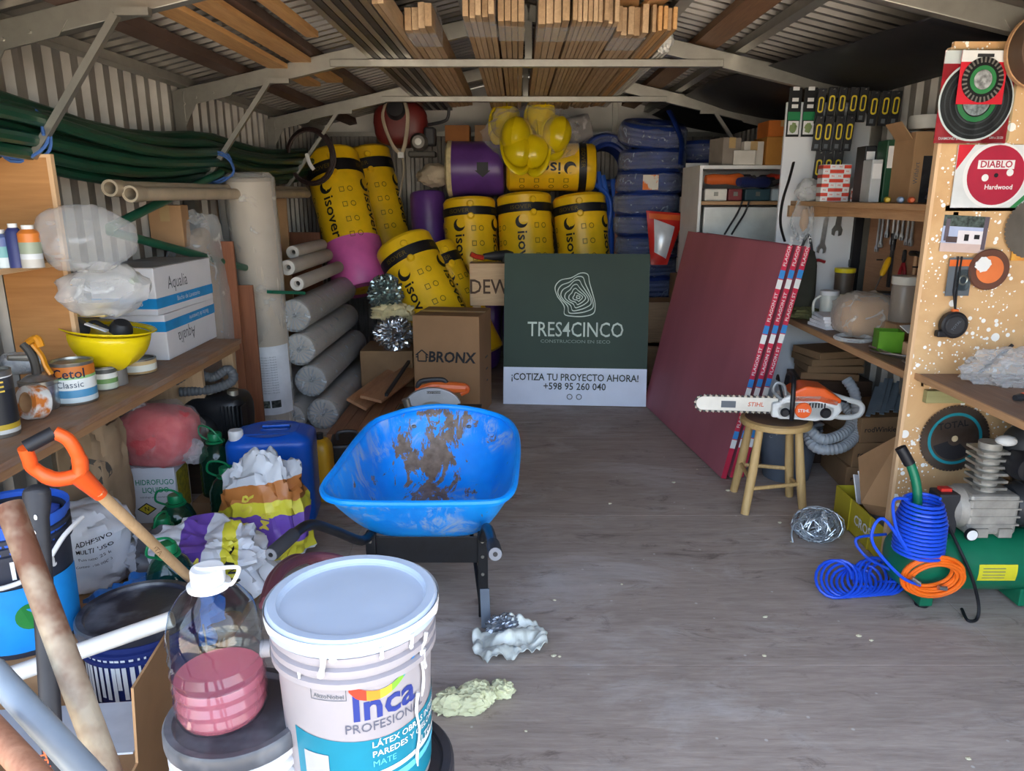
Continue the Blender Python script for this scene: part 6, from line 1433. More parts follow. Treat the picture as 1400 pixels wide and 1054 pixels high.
tub('clear tub of dark bits between the screws and the jar', V((1.95, 3.86, ZB)), .05, .19, mat('smoky_tub', '#5b5b5c', .3), GSTEEL)
t = thing('screwdriver', 'screwdriver with a yellow handle stuck in the grey tub', 'screwdriver', V((1.92, 4.02, 1.04)), (0, R(38), R(40))); part('handle', MB().tube([(0, 0, .10), (0, 0, .12), (0, 0, .19), (0, 0, .22)], [.008, .016, .018, .01], 10), mat('yellow_handle', '#d9a51c', .4), t); part('shank', MB().cyl((0, 0, 0), (0, 0, .11), .004, n=8), CHR, t)
single('olive_rag', MB().blob((0, 0, .03), (.1, .08, .04), .4, 3, 4, 22, 14, 0), mat('olive_rag', '#6b6a45', .9, bump=.4), 'olive rag at the far end of the workbench', 'rag', loc=(1.70, 4.42, ZB))
single('green_rag', MB().blob((0, 0, .03), (.09, .08, .05), .4, 3, 6, 22, 14, 0), mat('grey_green_rag', '#7c8178', .9, bump=.4), 'grey-green plastic bag behind the pine offcut', 'bag', loc=(1.98, 3.3, ZB))
# dark canvas bag and red hook tool hanging at the panel
t = thing('canvas_bag', 'dark canvas bag hanging between the maroon boards and white panel', 'bag', V((1.70, 4.46, .86))); part('bag', MB().blob((0, 0, .18), (.07, .05, .19), .08, 2, 4, 24, 18, sq=.6), mat('dark_canvas', '#3b3d35', .85), t); part('strap', MB().tube(spline([(-.04, 0, .34), (0, -.01, .46), (.04, 0, .34)], 5), .008, 6), DGREY, t)
p = PY(1113, 358, 4.5); t = thing('red_hook_tool', 'red bent bar hanging beside the dark canvas bag', 'tool', p); part('bar', MB().tube(spline([(.065, 0, .0), (.02, 0, .01), (.0, 0, -.01), (.005, 0, -.06), (.01, 0, -.14)], 5), .009, 8), RDP, t)
# clear bag and black strap at the panel edge
p = PY(1093, 300, 4.45); t = thing('hanging_bag', 'clear bag of brown bits hanging on the white panel edge', 'bag', V((p.x, 4.40, p.z))); part('film', MB().blob((0, 0, 0), (.065, .04, .11), .2, 2.4, 3, 26, 18), FILM, t); part('content', MB().blob((.01, 0, .0), (.025, .02, .06), .2, 2, 4, 16, 12), CARD, t)
single('black_belt', MB().tube(spline([PY(1085, 222, 4.4), PY(1079, 245, 4.38), PY(1070, 275, 4.36), PY(1067, 305, 4.36), PY(1073, 330, 4.36)], 6), .018, 8, flat=.35), mat('black_leather', '#1d1c1e', .5), 'black strap hanging at the left edge of the white panel', 'strap')
# two packaged saws on the panel
for i, u in enumerate((1088, 1109)):
    a = PY(u, 120, YW); b_ = PY(u, 187, YW); Lh = a.z-b_.z
    t = thing('blade_pack', ['left green and black packaged blade hung on the white panel', 'right green and black packaged blade hung on the white panel'][i], 'packaged blade', V((a.x, YW-.012, b_.z)), 0, 'packaged blades on the white panel')
    part('sleeve', MB().box((-.036, 0, 0), (.036, .012, Lh)), mat('black_card', '#17191b', .5), t, bevel=.002); part('white_window', MB().box((-.030, -.0015, .012), (.030, -.0005, .085)), WHT, t)
    part('green_band', MB().box((-.036, -.0015, .09), (.036, -.0005, .135)), mat('pack_green', '#1f7a4a', .5), t); part('picture_print', MB().blob((0, -.002, .048), (.02, .001, .026), .4, 2, i, 14, 10), mat('leaf_green', '#7d8f5c', .6), t)
    for zz in (.155, .19, .25): part('print_block', MB().box((-.018, -.0015, zz), (.018, -.0005, zz+.02)), WHT, t)
# rows of black and yellow packs
YO = mat('pack_yellow', '#d8c02a', .45)
pk_ = [(1123, 145, 4.46), (1138, 143, 4.45), (1152, 143, 4.44), (1168, 143, 4.42), (1181, 143, 4.40), (1196, 148, 4.30), (1212, 148, 4.22), (1226, 148, 4.14), (1120, 182, 4.40), (1133, 182, 4.38), (1148, 182, 4.36), (1162, 182, 4.34), (1120, 230, 4.36), (1133, 230, 4.35), (1146, 230, 4.34)]
ordn = ['first', 'second', 'third', 'fourth', 'fifth', 'sixth', 'seventh', 'eighth']
for i, (u, v, Y) in enumerate(pk_):
    a = PY(u, v-24, Y); b_ = PY(u, v+24, Y); Lh = a.z-b_.z
    row = 'top row' if i < 8 else ('middle row' if i < 12 else 'bottom row'); k = i if i < 8 else (i-8 if i < 12 else i-12)
    t = thing('tool_pack', 'black and yellow tool pack hanging in the %s, %s from the white panel' % (row, ordn[k]), 'tool pack', V((a.x, Y, b_.z)), (0, R(3), R(-8)), 'black and yellow tool packs')
    part('card', MB().box((-.022, 0, 0), (.022, .02, Lh)), BLK, t, bevel=.002)
    ov = MB(); o1 = rrect(.03, .085, .014, 4); o2 = rrect(.016, .066, .007, 4); n_ = len(o1); ov.add([(x, -.0012, .10+y) for x, y in o1]+[(x, -.0012, .10+y) for x, y in o2], [(j, (j+1) % n_, n_+(j+1) % n_, n_+j) for j in range(n_)], False); part('yellow_oval', ov, YO, t)
    part('white_print', MB().box((-.012, -.0012, .012), (.008, -.0004, .035)), GREYT, t)
    part('hanger', MB().cyl((0, -.02, Lh-.012), (0, .06, Lh-.012), .003, n=6), GSTEEL, t)
part_ = None
# ---------------------------------------------------------------- on the upper shelf
ZS = 1.511
RC = mat('red_box_print', '#c23a24', .5)
for r_ in range(8):
    for c_ in range(2):
        t = thing('small_box', 'small red and white box in the shelf stack, %s layer up, %s column' % (ordn[r_], ['outer', 'inner'][c_]), 'box', V((1.66+.075*c_, 4.16, ZS+.0238*r_)), R(-6+rnd.uniform(-2, 2)), 'small red and white boxes')
        part('body', MB().box((-.036, -.045, 0), (.036, .045, .023)), WHT, t, bevel=.001); s_ = -1 if (r_+c_) % 2 else 1
        part('red_print', MB().box((min(0, s_*.0365), -.0455, .003), (max(0, s_*.0365), .0455, .0205)), RC, t)
        part('lettering', MB().text('FIX', .011, T(-s_*.018, -.0465, .0115) @ FRONT, bold=.02), RC, t)
t = thing('small_jar', 'small red-labelled jar right of the red and white boxes', 'jar', V((1.79, 4.06, ZS))); part('jar', MB().lathe([(0, 0), (.032, 0), (.034, .06), (.03, .068), (0, .068)], 20), WHT, t); mm = MB(); cpatch(mm, .0345, -.1, .1, .012, .055, n=16); part('red_label', mm, mat('red_label_print', '#b7452c', .5, col2='#d9d0c4', vs=40, cut=(.45, .55)), t)
single('plastic_bag', MB().blob((0, 0, .055), (.075, .07, .065), .2, 2.4, 3, 26, 18, 0), film('white_bag', '#e4e4e2', .55, .25, 14), 'small white plastic bag at the far end of the upper shelf', 'plastic bag', loc=(1.65, 4.36, ZS))
for i, (x, y, w_, h_, m_, lab) in enumerate(((1.755, 3.93, .055, .27, BLK, 'tall black carton with a white label on the upper shelf'), (1.80, 3.80, .055, .29, mat('dark_green_card', '#17482f', .5), 'tall dark green carton on the upper shelf'), (1.735, 3.80, .05, .20, mat('grey_label_card', '#b9bdbd', .6), 'tall pale grey carton on the upper shelf'))):
    t = carton(lab, V((x, y, ZS)), (w_, .12, h_), m_, R(-4), tape=False); part('white_label', MB().box((-.02, -.0615, h_*.55), (.02, -.0605, h_*.9)), WHT, t)
t = thing('open_carton', 'half-open carton with a black printed front on the upper shelf', 'box', V((1.885, 3.62, ZS)), R(-5)); w_, d_, h_ = .19, .24, .31
part('body', MB().box((-w_/2, -d_/2, 0), (w_/2, d_/2, h_)), CARD, t, bevel=.003); part('black_print', MB().box((-w_/2+.045, -d_/2-.0012, .0), (w_/2+.001, -d_/2-.0002, .205)), mat('charcoal_print', '#2a2a2d', .6, 0, .3, 30), t)
part('side_lettering', MB().text('Wilfahrt', .028, T(-w_/2+.022, -d_/2-.0012, .13) @ FRONT @ RZ(90)), GREYT, t); part('white_card', MB().box((-.01, -d_/2-.003, .20), (.065, -d_/2-.0014, .245)), WHT, t); part('label', MB().box((.03, -d_/2-.003, .085), (.05, -d_/2-.0014, .13)), WHT, t)
part('flap', MB().box((-w_/2, -.09, 0), (-w_/2+.004, .09, .13), T(0, 0, h_) @ RY(-38)), CARD, t); part('flap', MB().box((w_/2-.004, -.11, 0), (w_/2, .11, .1), T(0, 0, h_-.004) @ RY(50)), CARD, t)
t = carton('brown carton with a dark window by the divider on the upper shelf', V((2.0, 3.30, ZS)), (.12, .2, .22), CARDD, R(-3), tape=False); part('window', MB().box((-.035, -.1015, .08), (.045, -.1005, .15)), BLK, t); part('paper_bag', MB().blob((.0, 0, .25), (.08, .09, .06), .3, 2.4, 3, 24, 16), mat('brown_paper', '#8d7458', .85), t)
t = thing('tape_roll', 'white wound roll lying on top of the half-open carton', 'roll', V((1.90, 3.66, ZS+.33))); part('roll', MB().lathe([(.03, 0), (.075, 0), (.078, .01), (.078, .05), (.075, .06), (.03, .06), (.03, 0)], 26), mat('white_wound', '#c9c7c0', .5), t); part('core', MB().lathe([(.028, 0), (.031, 0), (.031, .06), (.028, .06), (.028, 0)], 20), CARD, t)
single('ribbed_hose', hose_mesh([V((2.02, 3.22, 1.80)), V((1.98, 3.12, 1.90)), V((2.03, 3.05, 1.98)), V((2.05, 3.02, 1.86))], .026, .014), mat('grey_ribbed', '#8d9092', .5), 'short grey ribbed hose beside the red disc pack', 'hose')
for i, (u, c, lab) in enumerate(((1213, '#d6b02a', 'yellow tool handle at the shelf front'), (1231, '#8fa3c4', 'pale blue tool handle at the shelf front'), (1246, '#d9602c', 'orange tool handle at the shelf front'))):
    p = PX(u, 272, 1.66); t = thing('tool_handle_set', lab, 'hand tool', V((1.66, p.y, ZS+.014)), R(70), 'handled tools at the shelf front'); t.name = 'hand_tool'
    part('handle', MB().tube([(-.04, 0, 0), (-.03, 0, 0), (.03, 0, 0), (.045, 0, 0)], [.008, .014, .013, .008], 10), mat('hnd%d' % i, c, .4), t); part('shank', MB().cyl((.04, 0, 0), (.11, 0, 0), .004, n=8), CHR, t)
single('blue_cloth', MB().blob((0, 0, .04), (.08, .14, .05), .3, 2.6, 4, 24, 16, 0), mat('dark_blue_cloth', '#2a3350', .8, bump=.4), 'dark blue cloth heaped in front of the brown carton on the shelf', 'cloth', loc=(1.86, 3.30, ZS))

# ================================================================ things hung on the divider
YD = 2.894
def onpanel(u, v): return PY(u, v, YD)
def rect_on(u0, v0, u1, v1): a = onpanel(u0, v1); b = onpanel(u1, v0); return a, b
CARDR = mat('red_pack_card', '#c3202f', .4); BLISTER = pet('blister')
a, b_ = rect_on(1273, 70, 1392, 196); cx, cz = (a.x+b_.x)/2, (a.z+b_.z)/2; w_, h_ = b_.x-a.x, b_.z-a.z
t = thing('disc_pack', 'red packaged diamond disc with a smaller disc pack clipped in front', 'packaged disc', V((cx, YD-.02, a.z)), R(2))
part('card', MB().box((-w_/2, .008, 0), (w_/2, .010, h_)), CARDR, t); part('white_header', MB().box((-w_/2, .006, h_*.86), (w_/2, .0078, h_)), WHT, t)
ring = lambda r0, r1, y0, y1, n=48: MB().lathe([(r0, y0), (r1, y0), (r1, y1), (r0, y1), (r0, y0)], n, RX(90))
part('white_ring', ring(.125, .139, 0, .001).xf(T(0, .005, h_*.46)), WHT, t); part('disc', ring(.05, .132, 0, .003).xf(T(0, .004, h_*.46)), mat('black_disc', '#141416', .45), t)
for r0 in (.075, .095, .115): part('disc_groove', ring(r0, r0+.005, 0, .001).xf(T(0, .0005, h_*.46)), mat('grey_groove', '#3a3b3f', .4), t)
part('green_ring', ring(.055, .072, 0, .0012).xf(T(0, .0, h_*.46)), mat('disc_green', '#2f7a45', .4), t); part('centre_label', ring(.002, .05, 0, .0012).xf(T(0, .0, h_*.46)), mat('grey_label', '#8d8f8f', .5, 0, .5, 60), t)
part('lettering', MB().text('WURTH', .028, T(w_*.33, .0048, h_*.925) @ FRONT, bold=.01), BLK, t); part('small_lettering', MB().text('DIAMOND DISC', .013, T(-w_*.27, .0065, h_*.05) @ FRONT, bold=.01), WHT, t); part('small_lettering', MB().text('230 x 22,23', .011, T(w_*.36, .0065, h_*.06) @ FRONT), WHT, t)
part('blister', MB().prism(rrect(w_*1.02, h_*1.02, .02), 0, .012, T(0, .008, h_/2) @ FRONT), BLISTER, t)
p2 = part('front_pack', MB().box((-.085, -.014, h_*.42), (.085, -.012, h_*.99)), CARDR, t); zc = h_*.68
part('front_pack_header', MB().box((-.085, -.0156, h_*.87), (.085, -.0142, h_*.99)), WHT, p2); part('hang_hole', MB().box((-.03, -.017, h_*.92), (.03, -.0158, h_*.955)), DGREY, p2)
seg = MB(); part('small_disc', ring(.03, .076, 0, .003).xf(T(0, -.0155, zc)), mat('black_disc', '#141416', .45), p2); part('green_ring', ring(.034, .048, 0, .0012).xf(T(0, -.019, zc)), mat('disc_green', '#2f7a45', .4), p2); part('pack_label', ring(.0, .033, 0, .0012).xf(T(0, -.019, zc)), mat('grey_label', '#8d8f8f', .5, 0, .5, 60), p2)
for k in range(28): an = 2*pi*k/28; part('segment', MB().box((-.003, 0, .058), (.003, .002, .076)).xf(T(0, -.0195, zc) @ Mx.Rotation(an, 4, 'Y')), GSTEEL, p2)
a, b_ = rect_on(1298, 198, 1400, 284); w_, h_ = .295, b_.z-a.z
t = thing('blade_pack', 'white packaged saw blade with a big red round label below the disc pack', 'packaged blade', V((a.x+w_/2, YD-.006, a.z)), R(0)); part('card', MB().box((-w_/2, 0, 0), (w_/2, .004, h_)), mat('grey_white_card', '#cfd2d2', .5), t)
dsc = lambda r, y, cxx, czz, n=40: MB().add([(cxx+r*cos(2*pi*i/n), y, czz+r*sin(2*pi*i/n)) for i in range(n)], [tuple(range(n))], False)
part('red_corner', MB().add([(-w_/2, -.0008, h_*.6), (-w_/2+.06, -.0008, h_), (-w_/2, -.0008, h_)], [(0, 1, 2)], False), CARDR, t); part('white_disc', dsc(.118, -.001, .0, h_*.52), WHT, t); part('red_disc', dsc(.108, -.0016, .005, h_*.52), mat('crimson_print', '#a5203a', .4), t)
part('white_label', MB().box((-.068, -.0024, h_*.62), (.068, -.0018, h_*.76)).xf(T(0, 0, 0)), WHT, t); part('lettering', MB().text('DIABLO', .034, T(0, -.003, h_*.69) @ FRONT, bold=.02), mat('crimson_print', '#a5203a', .4), t); part('small_lettering', MB().text('Hardwood', .024, T(.02, -.0026, h_*.33) @ FRONT, bold=.02), WHT, t)
part('hole', dsc(.008, -.0026, .005, h_*.52), BLK, t); part('green_stripe', MB().add([(w_*.25, -.0022, 0), (w_*.32, -.0022, 0), (w_/2, -.0022, h_*.22), (w_/2, -.0022, h_*.32)], [(0, 1, 2, 3)], False), mat('disc_green', '#2f7a45', .4), t)
for cxx, czz in ((-.035, .40), (.055, .47)): part('white_badge', dsc(.013, -.0026, cxx, h_*czz*1.2), WHT, t)
# photo print
a, b_ = rect_on(1283, 295, 1352, 345); w_, h_ = b_.x-a.x, b_.z-a.z
t = thing('photo_print', 'curled photo print of a white house pinned to the divider', 'photo', V(((a.x+b_.x)/2, YD-.004, a.z)), (R(-3), R(3), 0)); part('paper', MB().box((-w_/2, 0, 0), (w_/2, .001, h_)), mat('photo_sky', '#a9b4d0', .4), t)
part('lawn_print', MB().box((-w_/2, -.0008, 0), (w_/2, -.0003, h_*.24)), mat('photo_sand', '#c9b2aa', .5), t); part('house_print', MB().box((-w_*.15, -.0012, h_*.24), (w_*.42, -.0004, h_*.6)), mat('photo_wall', '#dcd6d8', .5), t); part('window_print', MB().box((.0, -.0018, h_*.32), (w_*.1, -.0013, h_*.5)), BLK, t); part('window_print', MB().box((w_*.22, -.0018, h_*.38), (w_*.34, -.0013, h_*.5)), BLK, t)
part('tree_print', MB().box((-w_*.5, -.0012, h_*.70), (w_*.5, -.0004, h_)), mat('photo_trees', '#3f4a45', .6, 0, .7, 60), t); part('trunk_print', MB().box((w_*.40, -.0016, h_*.1), (w_*.49, -.0006, h_)), mat('photo_trunk', '#5c525c', .6), t); part('trunk_print', MB().box((-w_*.45, -.0016, h_*.3), (-w_*.36, -.0006, h_*.9)), mat('photo_trunk', '#5c525c', .6), t); part('car_print', MB().box((-w_*.4, -.0018, h_*.26), (-w_*.15, -.0014, h_*.42)), mat('photo_car', '#4a3b3b', .6), t)
# orange grinding disc
p = onpanel(1349, 368)
t = thing('grinding_disc', 'brown disc with a torn orange label on the divider', 'disc', p+V((0, -.014, 0))); part('disc', MB().lathe([(0, -.004), (.075, -.004), (.079, 0), (.075, .006), (.05, .004), (0, .004)], 40, RX(90)), mat('brown_abrasive', '#5e3a2c', .7), t); part('orange_label', ring(.0, .052, 0, .0012).xf(T(0, -.006, 0)), mat('orange_paper', '#d2703a', .6), t); part('white_patch', MB().blob((-.03, -.0085, .02), (.03, .001, .025), .4, 2, 3, 16, 10), WHT, t)
# blister pack and tape measure on its strap
a, b_ = rect_on(1289, 352, 1330, 404); w_, h_ = b_.x-a.x, b_.z-a.z
t = thing('blister_pack', 'grey and orange blister pack hanging on the divider', 'pack', V(((a.x+b_.x)/2, YD-.012, a.z)), R(3)); part('card', MB().box((-w_/2, 0, 0), (w_/2, .003, h_)), mat('slate_card', '#5a6066', .5), t); part('orange_header', MB().box((-w_/2, -.001, h_*.78), (w_/2, -.0002, h_*.95)), ORT, t); part('blister', MB().prism(rrect(w_*.55, h_*.55, .02), 0, .012, T(.012, 0, h_*.42) @ FRONT), BLISTER, t); part('loop', MB().tube(circ(.016, 20, (.012, -.006, h_*.42), 'y'), .0035, 6, closed=True), GSTEEL, t)
p = onpanel(1297, 442)
t = thing('tape_measure', 'round black tape measure hanging by its strap on the divider', 'tape measure', p+V((0, -.03, 0))); part('case', MB().lathe([(0, -.018), (.045, -.018), (.052, -.01), (.052, .012), (.045, .018), (0, .018)], 32, RX(90)), BLK, t); part('face', MB().lathe([(0, .004), (.034, .004), (.038, 0)], 28, T(0, -.018, 0) @ RX(90)), DGREY, t); part('lettering', MB().text('TOTAL', .015, T(0, -.0228, 0) @ FRONT @ RZ(55), bold=.01), GREYT, t)
part('nose', MB().cube((-.042, 0, -.035), (.04, .03, .025)), BLK, t, bevel=.005); part('orange_clip', MB().cube((.0, 0, .055), (.022, .014, .012)), ORT, t); q = onpanel(1312, 350)-p
part('strap', MB().tube([(0, 0, .055), (q.x*.5, .012, q.z*.5), (q.x, .015, q.z)], .006, 6, flat=.5), BLK, t); part('strap', MB().tube([(0, 0, .055), (q.x*.5-.012, .012, q.z*.5), (q.x-.014, .015, q.z)], .006, 6, flat=.5), BLK, t)
# saw blades
def blade(label, p, r, teeth, m, rz=0, lab=None):
    o = []
    for k in range(teeth):
        a0 = 2*pi*k/teeth; o += [(r*cos(a0), r*sin(a0)), (r*.985*cos(a0+2*pi/teeth*.55), r*.985*sin(a0+2*pi/teeth*.55)), (r*.945*cos(a0+2*pi/teeth*.7), r*.945*sin(a0+2*pi/teeth*.7))]
    t = thing('saw_disc', label, 'saw blade', p, rz, 'saw blades on the divider'); part('disc', MB().prism(o, -.0012, .0012, RX(90)), m, t); part('bore', dsc(.013, -.0016, 0, 0, 20), mat('pale_bore', '#c9b48f', .6), t); return t
BROWNST = mat('tarnished_blade', '#5a4a40', .35, .75, .25, 5, col2='#7d6f66')
p = onpanel(1304, 599); t = blade('large dark saw blade with a turquoise ring on the lower divider', p+V((0, -.006, 0)), .142, 60, BROWNST)
part('turquoise_ring', ring(.098, .110, 0, .0006).xf(T(0, -.0016, 0)), mat('turquoise_print', '#1d7f8a', .4), t); part('dark_print', MB().add([(.09*cos(a), -.0020, .09*sin(a)) for a in [R(-160+120*i/14) for i in range(15)]]+[(.03*cos(a), -.0020, .03*sin(a)) for a in [R(-40-120*i/8) for i in range(9)]], [tuple(range(24))], False), mat('dark_blade_print', '#26262a', .4), t)
part('lettering', MB().text('TOTAL', .038, T(-.015, -.0024, .058) @ FRONT @ RZ(10), bold=.02), BLK, t)
p = onpanel(1412, 312); t = blade('tarnished saw blade cut off by the right picture edge', p+V((0, -.012, 0)), .115, 40, mat('grey_blade', '#8f8a84', .3, .9, .15, 8))
a, b_ = rect_on(1380, 335, 1420, 356); single('orange_pack', MB().box((a.x, YD-.009, a.z), (b_.x, YD-.003, b_.z)), mat('orange_pack', '#c9602c', .5, col2='#d8a044', vs=20), 'small orange pack under the cut-off saw blade', 'pack')
p = PY(1405, 72, 2.88); t = thing('drum_end', 'round brown drum end above the disc pack', 'drum', V((1.85, 2.80, 2.04))); part('disc', MB().lathe([(0, -.05), (.12, -.05), (.125, -.04), (.125, .04), (0, .04)], 36, RX(90)), mat('brown_drum', '#5c4738', .6), t); part('rim', ring(.118, .130, -.052, -.035, 36), EDGE, t)
for i, (z, u0, u1) in enumerate(((1, 1328, 1345),)):
    pass
# near bench clutter
t = thing('plastic_heap', 'crumpled clear plastic on the near bench', 'plastic', V((1.86, 2.74, .857))); m = MB().blob((0, 0, .055), (.17, .10, .075), .3, 2.6, 5, 48, 32, 0); part('film', m, film('crumple_film', '#eceff1', .34, .12, 14, .8), t)
t = thing('utility_knife', 'black and orange knife lying on the near bench', 'knife', V((1.79, 2.50, .871)), R(18)); part('handle', MB().tube([(-.085, 0, 0), (-.06, 0, 0), (.06, 0, 0), (.085, 0, 0)], [.01, .014, .014, .008], 10), DGREY, t); part('orange_inlay', MB().cube((-.03, 0, .010), (.05, .016, .010)), mat('red_orange_inlay', '#cf4a2a', .4), t, bevel=.003); part('blade', MB().box((.08, -.006, -.001), (.13, .006, .001)), CHR, t)
single('black_bar', MB().tube([onpanel(1275, 520)+V((0, -.02, 0)), onpanel(1330, 512)+V((0, -.02, 0)), onpanel(1380, 470)+V((0, -.02, 0))], .007, 8), BLK, 'bent black rod on the divider above the near bench', 'rod')

# ================================================================ stool and chainsaw
SW = wood('stool_wood', '#b08d58', '#cfae76', 'z', .8); sc_ = V((1.297, 3.585, 0))
t = thing('stool', 'round wooden stool carrying the chainsaw', 'stool', sc_)
part('seat', MB().lathe([(0, .425), (.155, .425), (.172, .432), (.175, .445), (.172, .458), (.155, .464), (0, .464)], 36), wood('stool_seat', '#a3824f', '#c4a36c', 'x', .7), t); part('seat_top', MB().lathe([(0, .4645), (.15, .4645), (.152, .464)], 36), mat('worn_seat_top', '#5f4a38', .6, 0, .3, 6), t)
legs = [PZ(1018, 703)-sc_, PZ(1097, 695)-sc_, PZ(1003, 671)-sc_, PZ(1079, 678)-sc_]
for l in legs: l.z = .001; 
for l in legs: part('leg', MB().tube([(l.x*.66, l.y*.66, .43), (l.x*.83, l.y*.83, .2), l], [.019, .023, .021], 12), SW, t)
for i, j, z in ((0, 1, .13), (2, 3, .16), (0, 2, .17), (1, 3, .11)):
    f = lambda l: V((l.x*(1-.34*z/.43), l.y*(1-.34*z/.43), z)); part('stretcher', MB().cyl(f(legs[i]), f(legs[j]), .010, n=10), SW, t)
STW = mat('saw_white', '#d6d6d2', .4); STO = mat('saw_orange', '#de5a1e', .38); zs = .466
t = thing('chainsaw', 'orange and white chainsaw with its bar pointing left on the stool', 'chainsaw', V((1.335, 3.56, zs)), R(-6))
def bar_o(x0, x1, r, n=10): return [(x1, -r), (x1, r)]+[(x0+r-r*sin(pi*i/n)*1.0 if False else x0+r+r*cos(pi/2+pi*i/n), r*sin(pi/2+pi*i/n)) for i in range(n+1)]
part('guide_bar', MB().prism(bar_o(-.45, -.06, .034)[::-1], -.0025, .0025, T(0, -.06, .085) @ FRONT), mat('bar_steel', '#c9c8c2', .4, .4), t, label='pale guide bar')
part('bar_lettering', MB().text('STIHL', .03, T(-.165, -.0635, .085) @ FRONT, bold=.015, shear=.15), mat('bar_orange_print', '#c9562c', .5), t); part('bar_print', MB().box((-.33, -.0635, .066), (-.26, -.0628, .10)), GREYT, t)
ch = bar_o(-.505, -.05, .039); 
pts = [(-.05+(-.41+.05)*i/26, .039) for i in range(27)]+[(-.416+.039*cos(pi/2+pi*i/9), .039*sin(pi/2+pi*i/9)) for i in range(1, 9)]+[(-.41+.36*i/26, -.039) for i in range(27)]
for i, (x, z) in enumerate(pts):
    an = 0 if i < 27 else (pi if i > 34 else (i-26)*pi/9)
    part('chain_link', MB().prism([(-.007, -.004), (.007, -.004), (.007, .002), (.003, .002), (.0, .006), (-.005, .007)], -.004, .004, T(x, -.06, .085+z) @ FRONT @ Mx.Rotation(an, 4, 'Z')), IRON if i % 2 else GSTEEL, t)
part('engine_housing', MB().prism([(-.06, .02), (.20, .02), (.24, .07), (.22, .13), (.13, .155), (.0, .15), (-.05, .12), (-.08, .07)], -.06, .09, T(0, 0, .0) @ FRONT), STW, t, bevel=.012)
part('top_cover', MB().prism([(-.03, .10), (.0, .16), (.06, .19), (.15, .18), (.235, .125), (.215, .085), (.12, .105), (.0, .10)], -.07, .085, T(0, -.005, 0) @ FRONT), STO, t, bevel=.012)
part('sprocket_cover', MB().prism([(-.09, .03), (.12, .015), (.20, .04), (.21, .09), (.12, .12), (-.02, .115), (-.09, .10)], 0, .03, T(0, -.06, 0) @ FRONT), STW, t, bevel=.008)
part('starter_disc', MB().lathe([(0, .008), (.036, .008), (.040, 0)], 26, T(.055, -.09, .07) @ RX(90)), STO, t); part('lettering', MB().text('STIHL', .022, T(.055, -.0995, .07) @ FRONT, bold=.02), WHT, t)
for x, z, r in ((-.03, .058, .022), (.16, .06, .026)): part('knob', MB().lathe([(0, .014), (r*.7, .014), (r, .004), (r, 0)], 20, T(x, -.09, z) @ RX(90)), BLK, t)
part('front_handle', MB().tube(spline([(.005, -.085, .02), (.0, -.10, .08), (.0, -.09, .16), (.005, -.06, .21), (.01, .0, .225), (.012, .07, .21), (.01, .10, .12), (.01, .09, .04)], 5), .0115, 10), BLK, t)
part('hand_guard', MB().tube(spline([(-.04, -.07, .12), (-.06, -.06, .19), (-.055, .0, .215), (-.045, .06, .19)], 5), .010, 8, flat=.6), BLK, t); part('front_loop', MB().tube(spline([(-.05, -.08, .12), (-.09, -.08, .16), (-.08, -.08, .20), (-.045, -.08, .19), (-.03, -.08, .14)], 5), .008, 8), mat('grey_metal_loop', '#8d9093', .4, .4), t)
part('rear_handle', MB().tube(spline([(.20, 0, .13), (.27, 0, .11), (.34, 0, .09), (.36, 0, .06), (.34, 0, .025), (.27, 0, .015), (.19, 0, .03)], 5), .0135, 10), STW, t); part('throttle', MB().tube([(.21, 0, .12), (.28, 0, .10)], .012, 8), BLK, t); part('cap_lever', MB().bar((.11, -.075, .13), (.19, -.075, .115), .012, .018), BLK, t, bevel=.003)
for i in range(6): part('vent_slot', MB().box((.08+.014*i, -.0925, .085), (.086+.014*i, -.0905, .108)), BLK, t)
# under and beside the stool
t = thing('grey_bucket', 'grey plastic bucket full of rags standing behind the stool', 'bucket', V((1.52, 3.98, .001))); part('bucket', MB().lathe([(0, 0), (.125, 0), (.165, .30), (.172, .305), (.165, .31), (.158, .30), (.12, .01), (0, .01)], 30), mat('blue_grey_bucket', '#5b6470', .5), t); part('liner', MB().blob((0, 0, .29), (.15, .14, .07), .35, 2.6, 4, 30, 18), film('grey_liner', '#a9afb5', .8, .3, 12), t)
HG = mat('vacuum_hose_grey', '#a3a8ad', .45)
single('vacuum_hose', hose_mesh([V((1.44, 3.82, .44)), V((1.52, 3.74, .36)), V((1.60, 3.70, .31)), V((1.74, 3.76, .34)), V((1.80, 3.86, .40)), V((1.72, 3.93, .45)), V((1.58, 3.88, .40)), V((1.55, 3.72, .27)), V((1.68, 3.68, .27)), V((1.80, 3.78, .33)), V((1.78, 3.80, .52)), V((1.74, 3.84, .60))], .030, .010, 12), HG, 'pale grey ribbed vacuum hose coiled behind the stool', 'hose')
single('hose_nozzle', MB().lathe([(.0, 0), (.035, 0), (.04, .03), (.04, .09), (.03, .1), (0, .1)], 18, RX(80)), DGREY, 'black hose connector on the grey bucket', 'connector', loc=(1.50, 3.80, .40))
for i, (z, w_, lab) in enumerate(((.0, .30, 'lowest'), (.14, .30, 'middle'), (.28, .29, 'top'))):
    t = carton('%s brown lettered carton stacked under the workbench' % lab, V((1.92, 3.94, .001+z)), (w_, .40, .137), CARDD, R(-4+5*i), tape=False); part('lettering', MB().text('rodWinkler', .04, T(-.03, -.2015, .07) @ FRONT, bold=.01), BLK, t)
for i in range(4):
    single('flat_carton', MB().box((-.16, -.13, 0), (.16, .13, .04)), CARDD, 'flattened brown carton in the pile under the workbench, %s' % ['lowest', 'second up', 'third up', 'topmost'][i], 'cardboard', 'flattened cartons under the workbench', loc=(1.84+.01*(i % 2), 4.34, .50+.043*i), rot=(0, 0, R(-12+9*i)), bevel=.003)
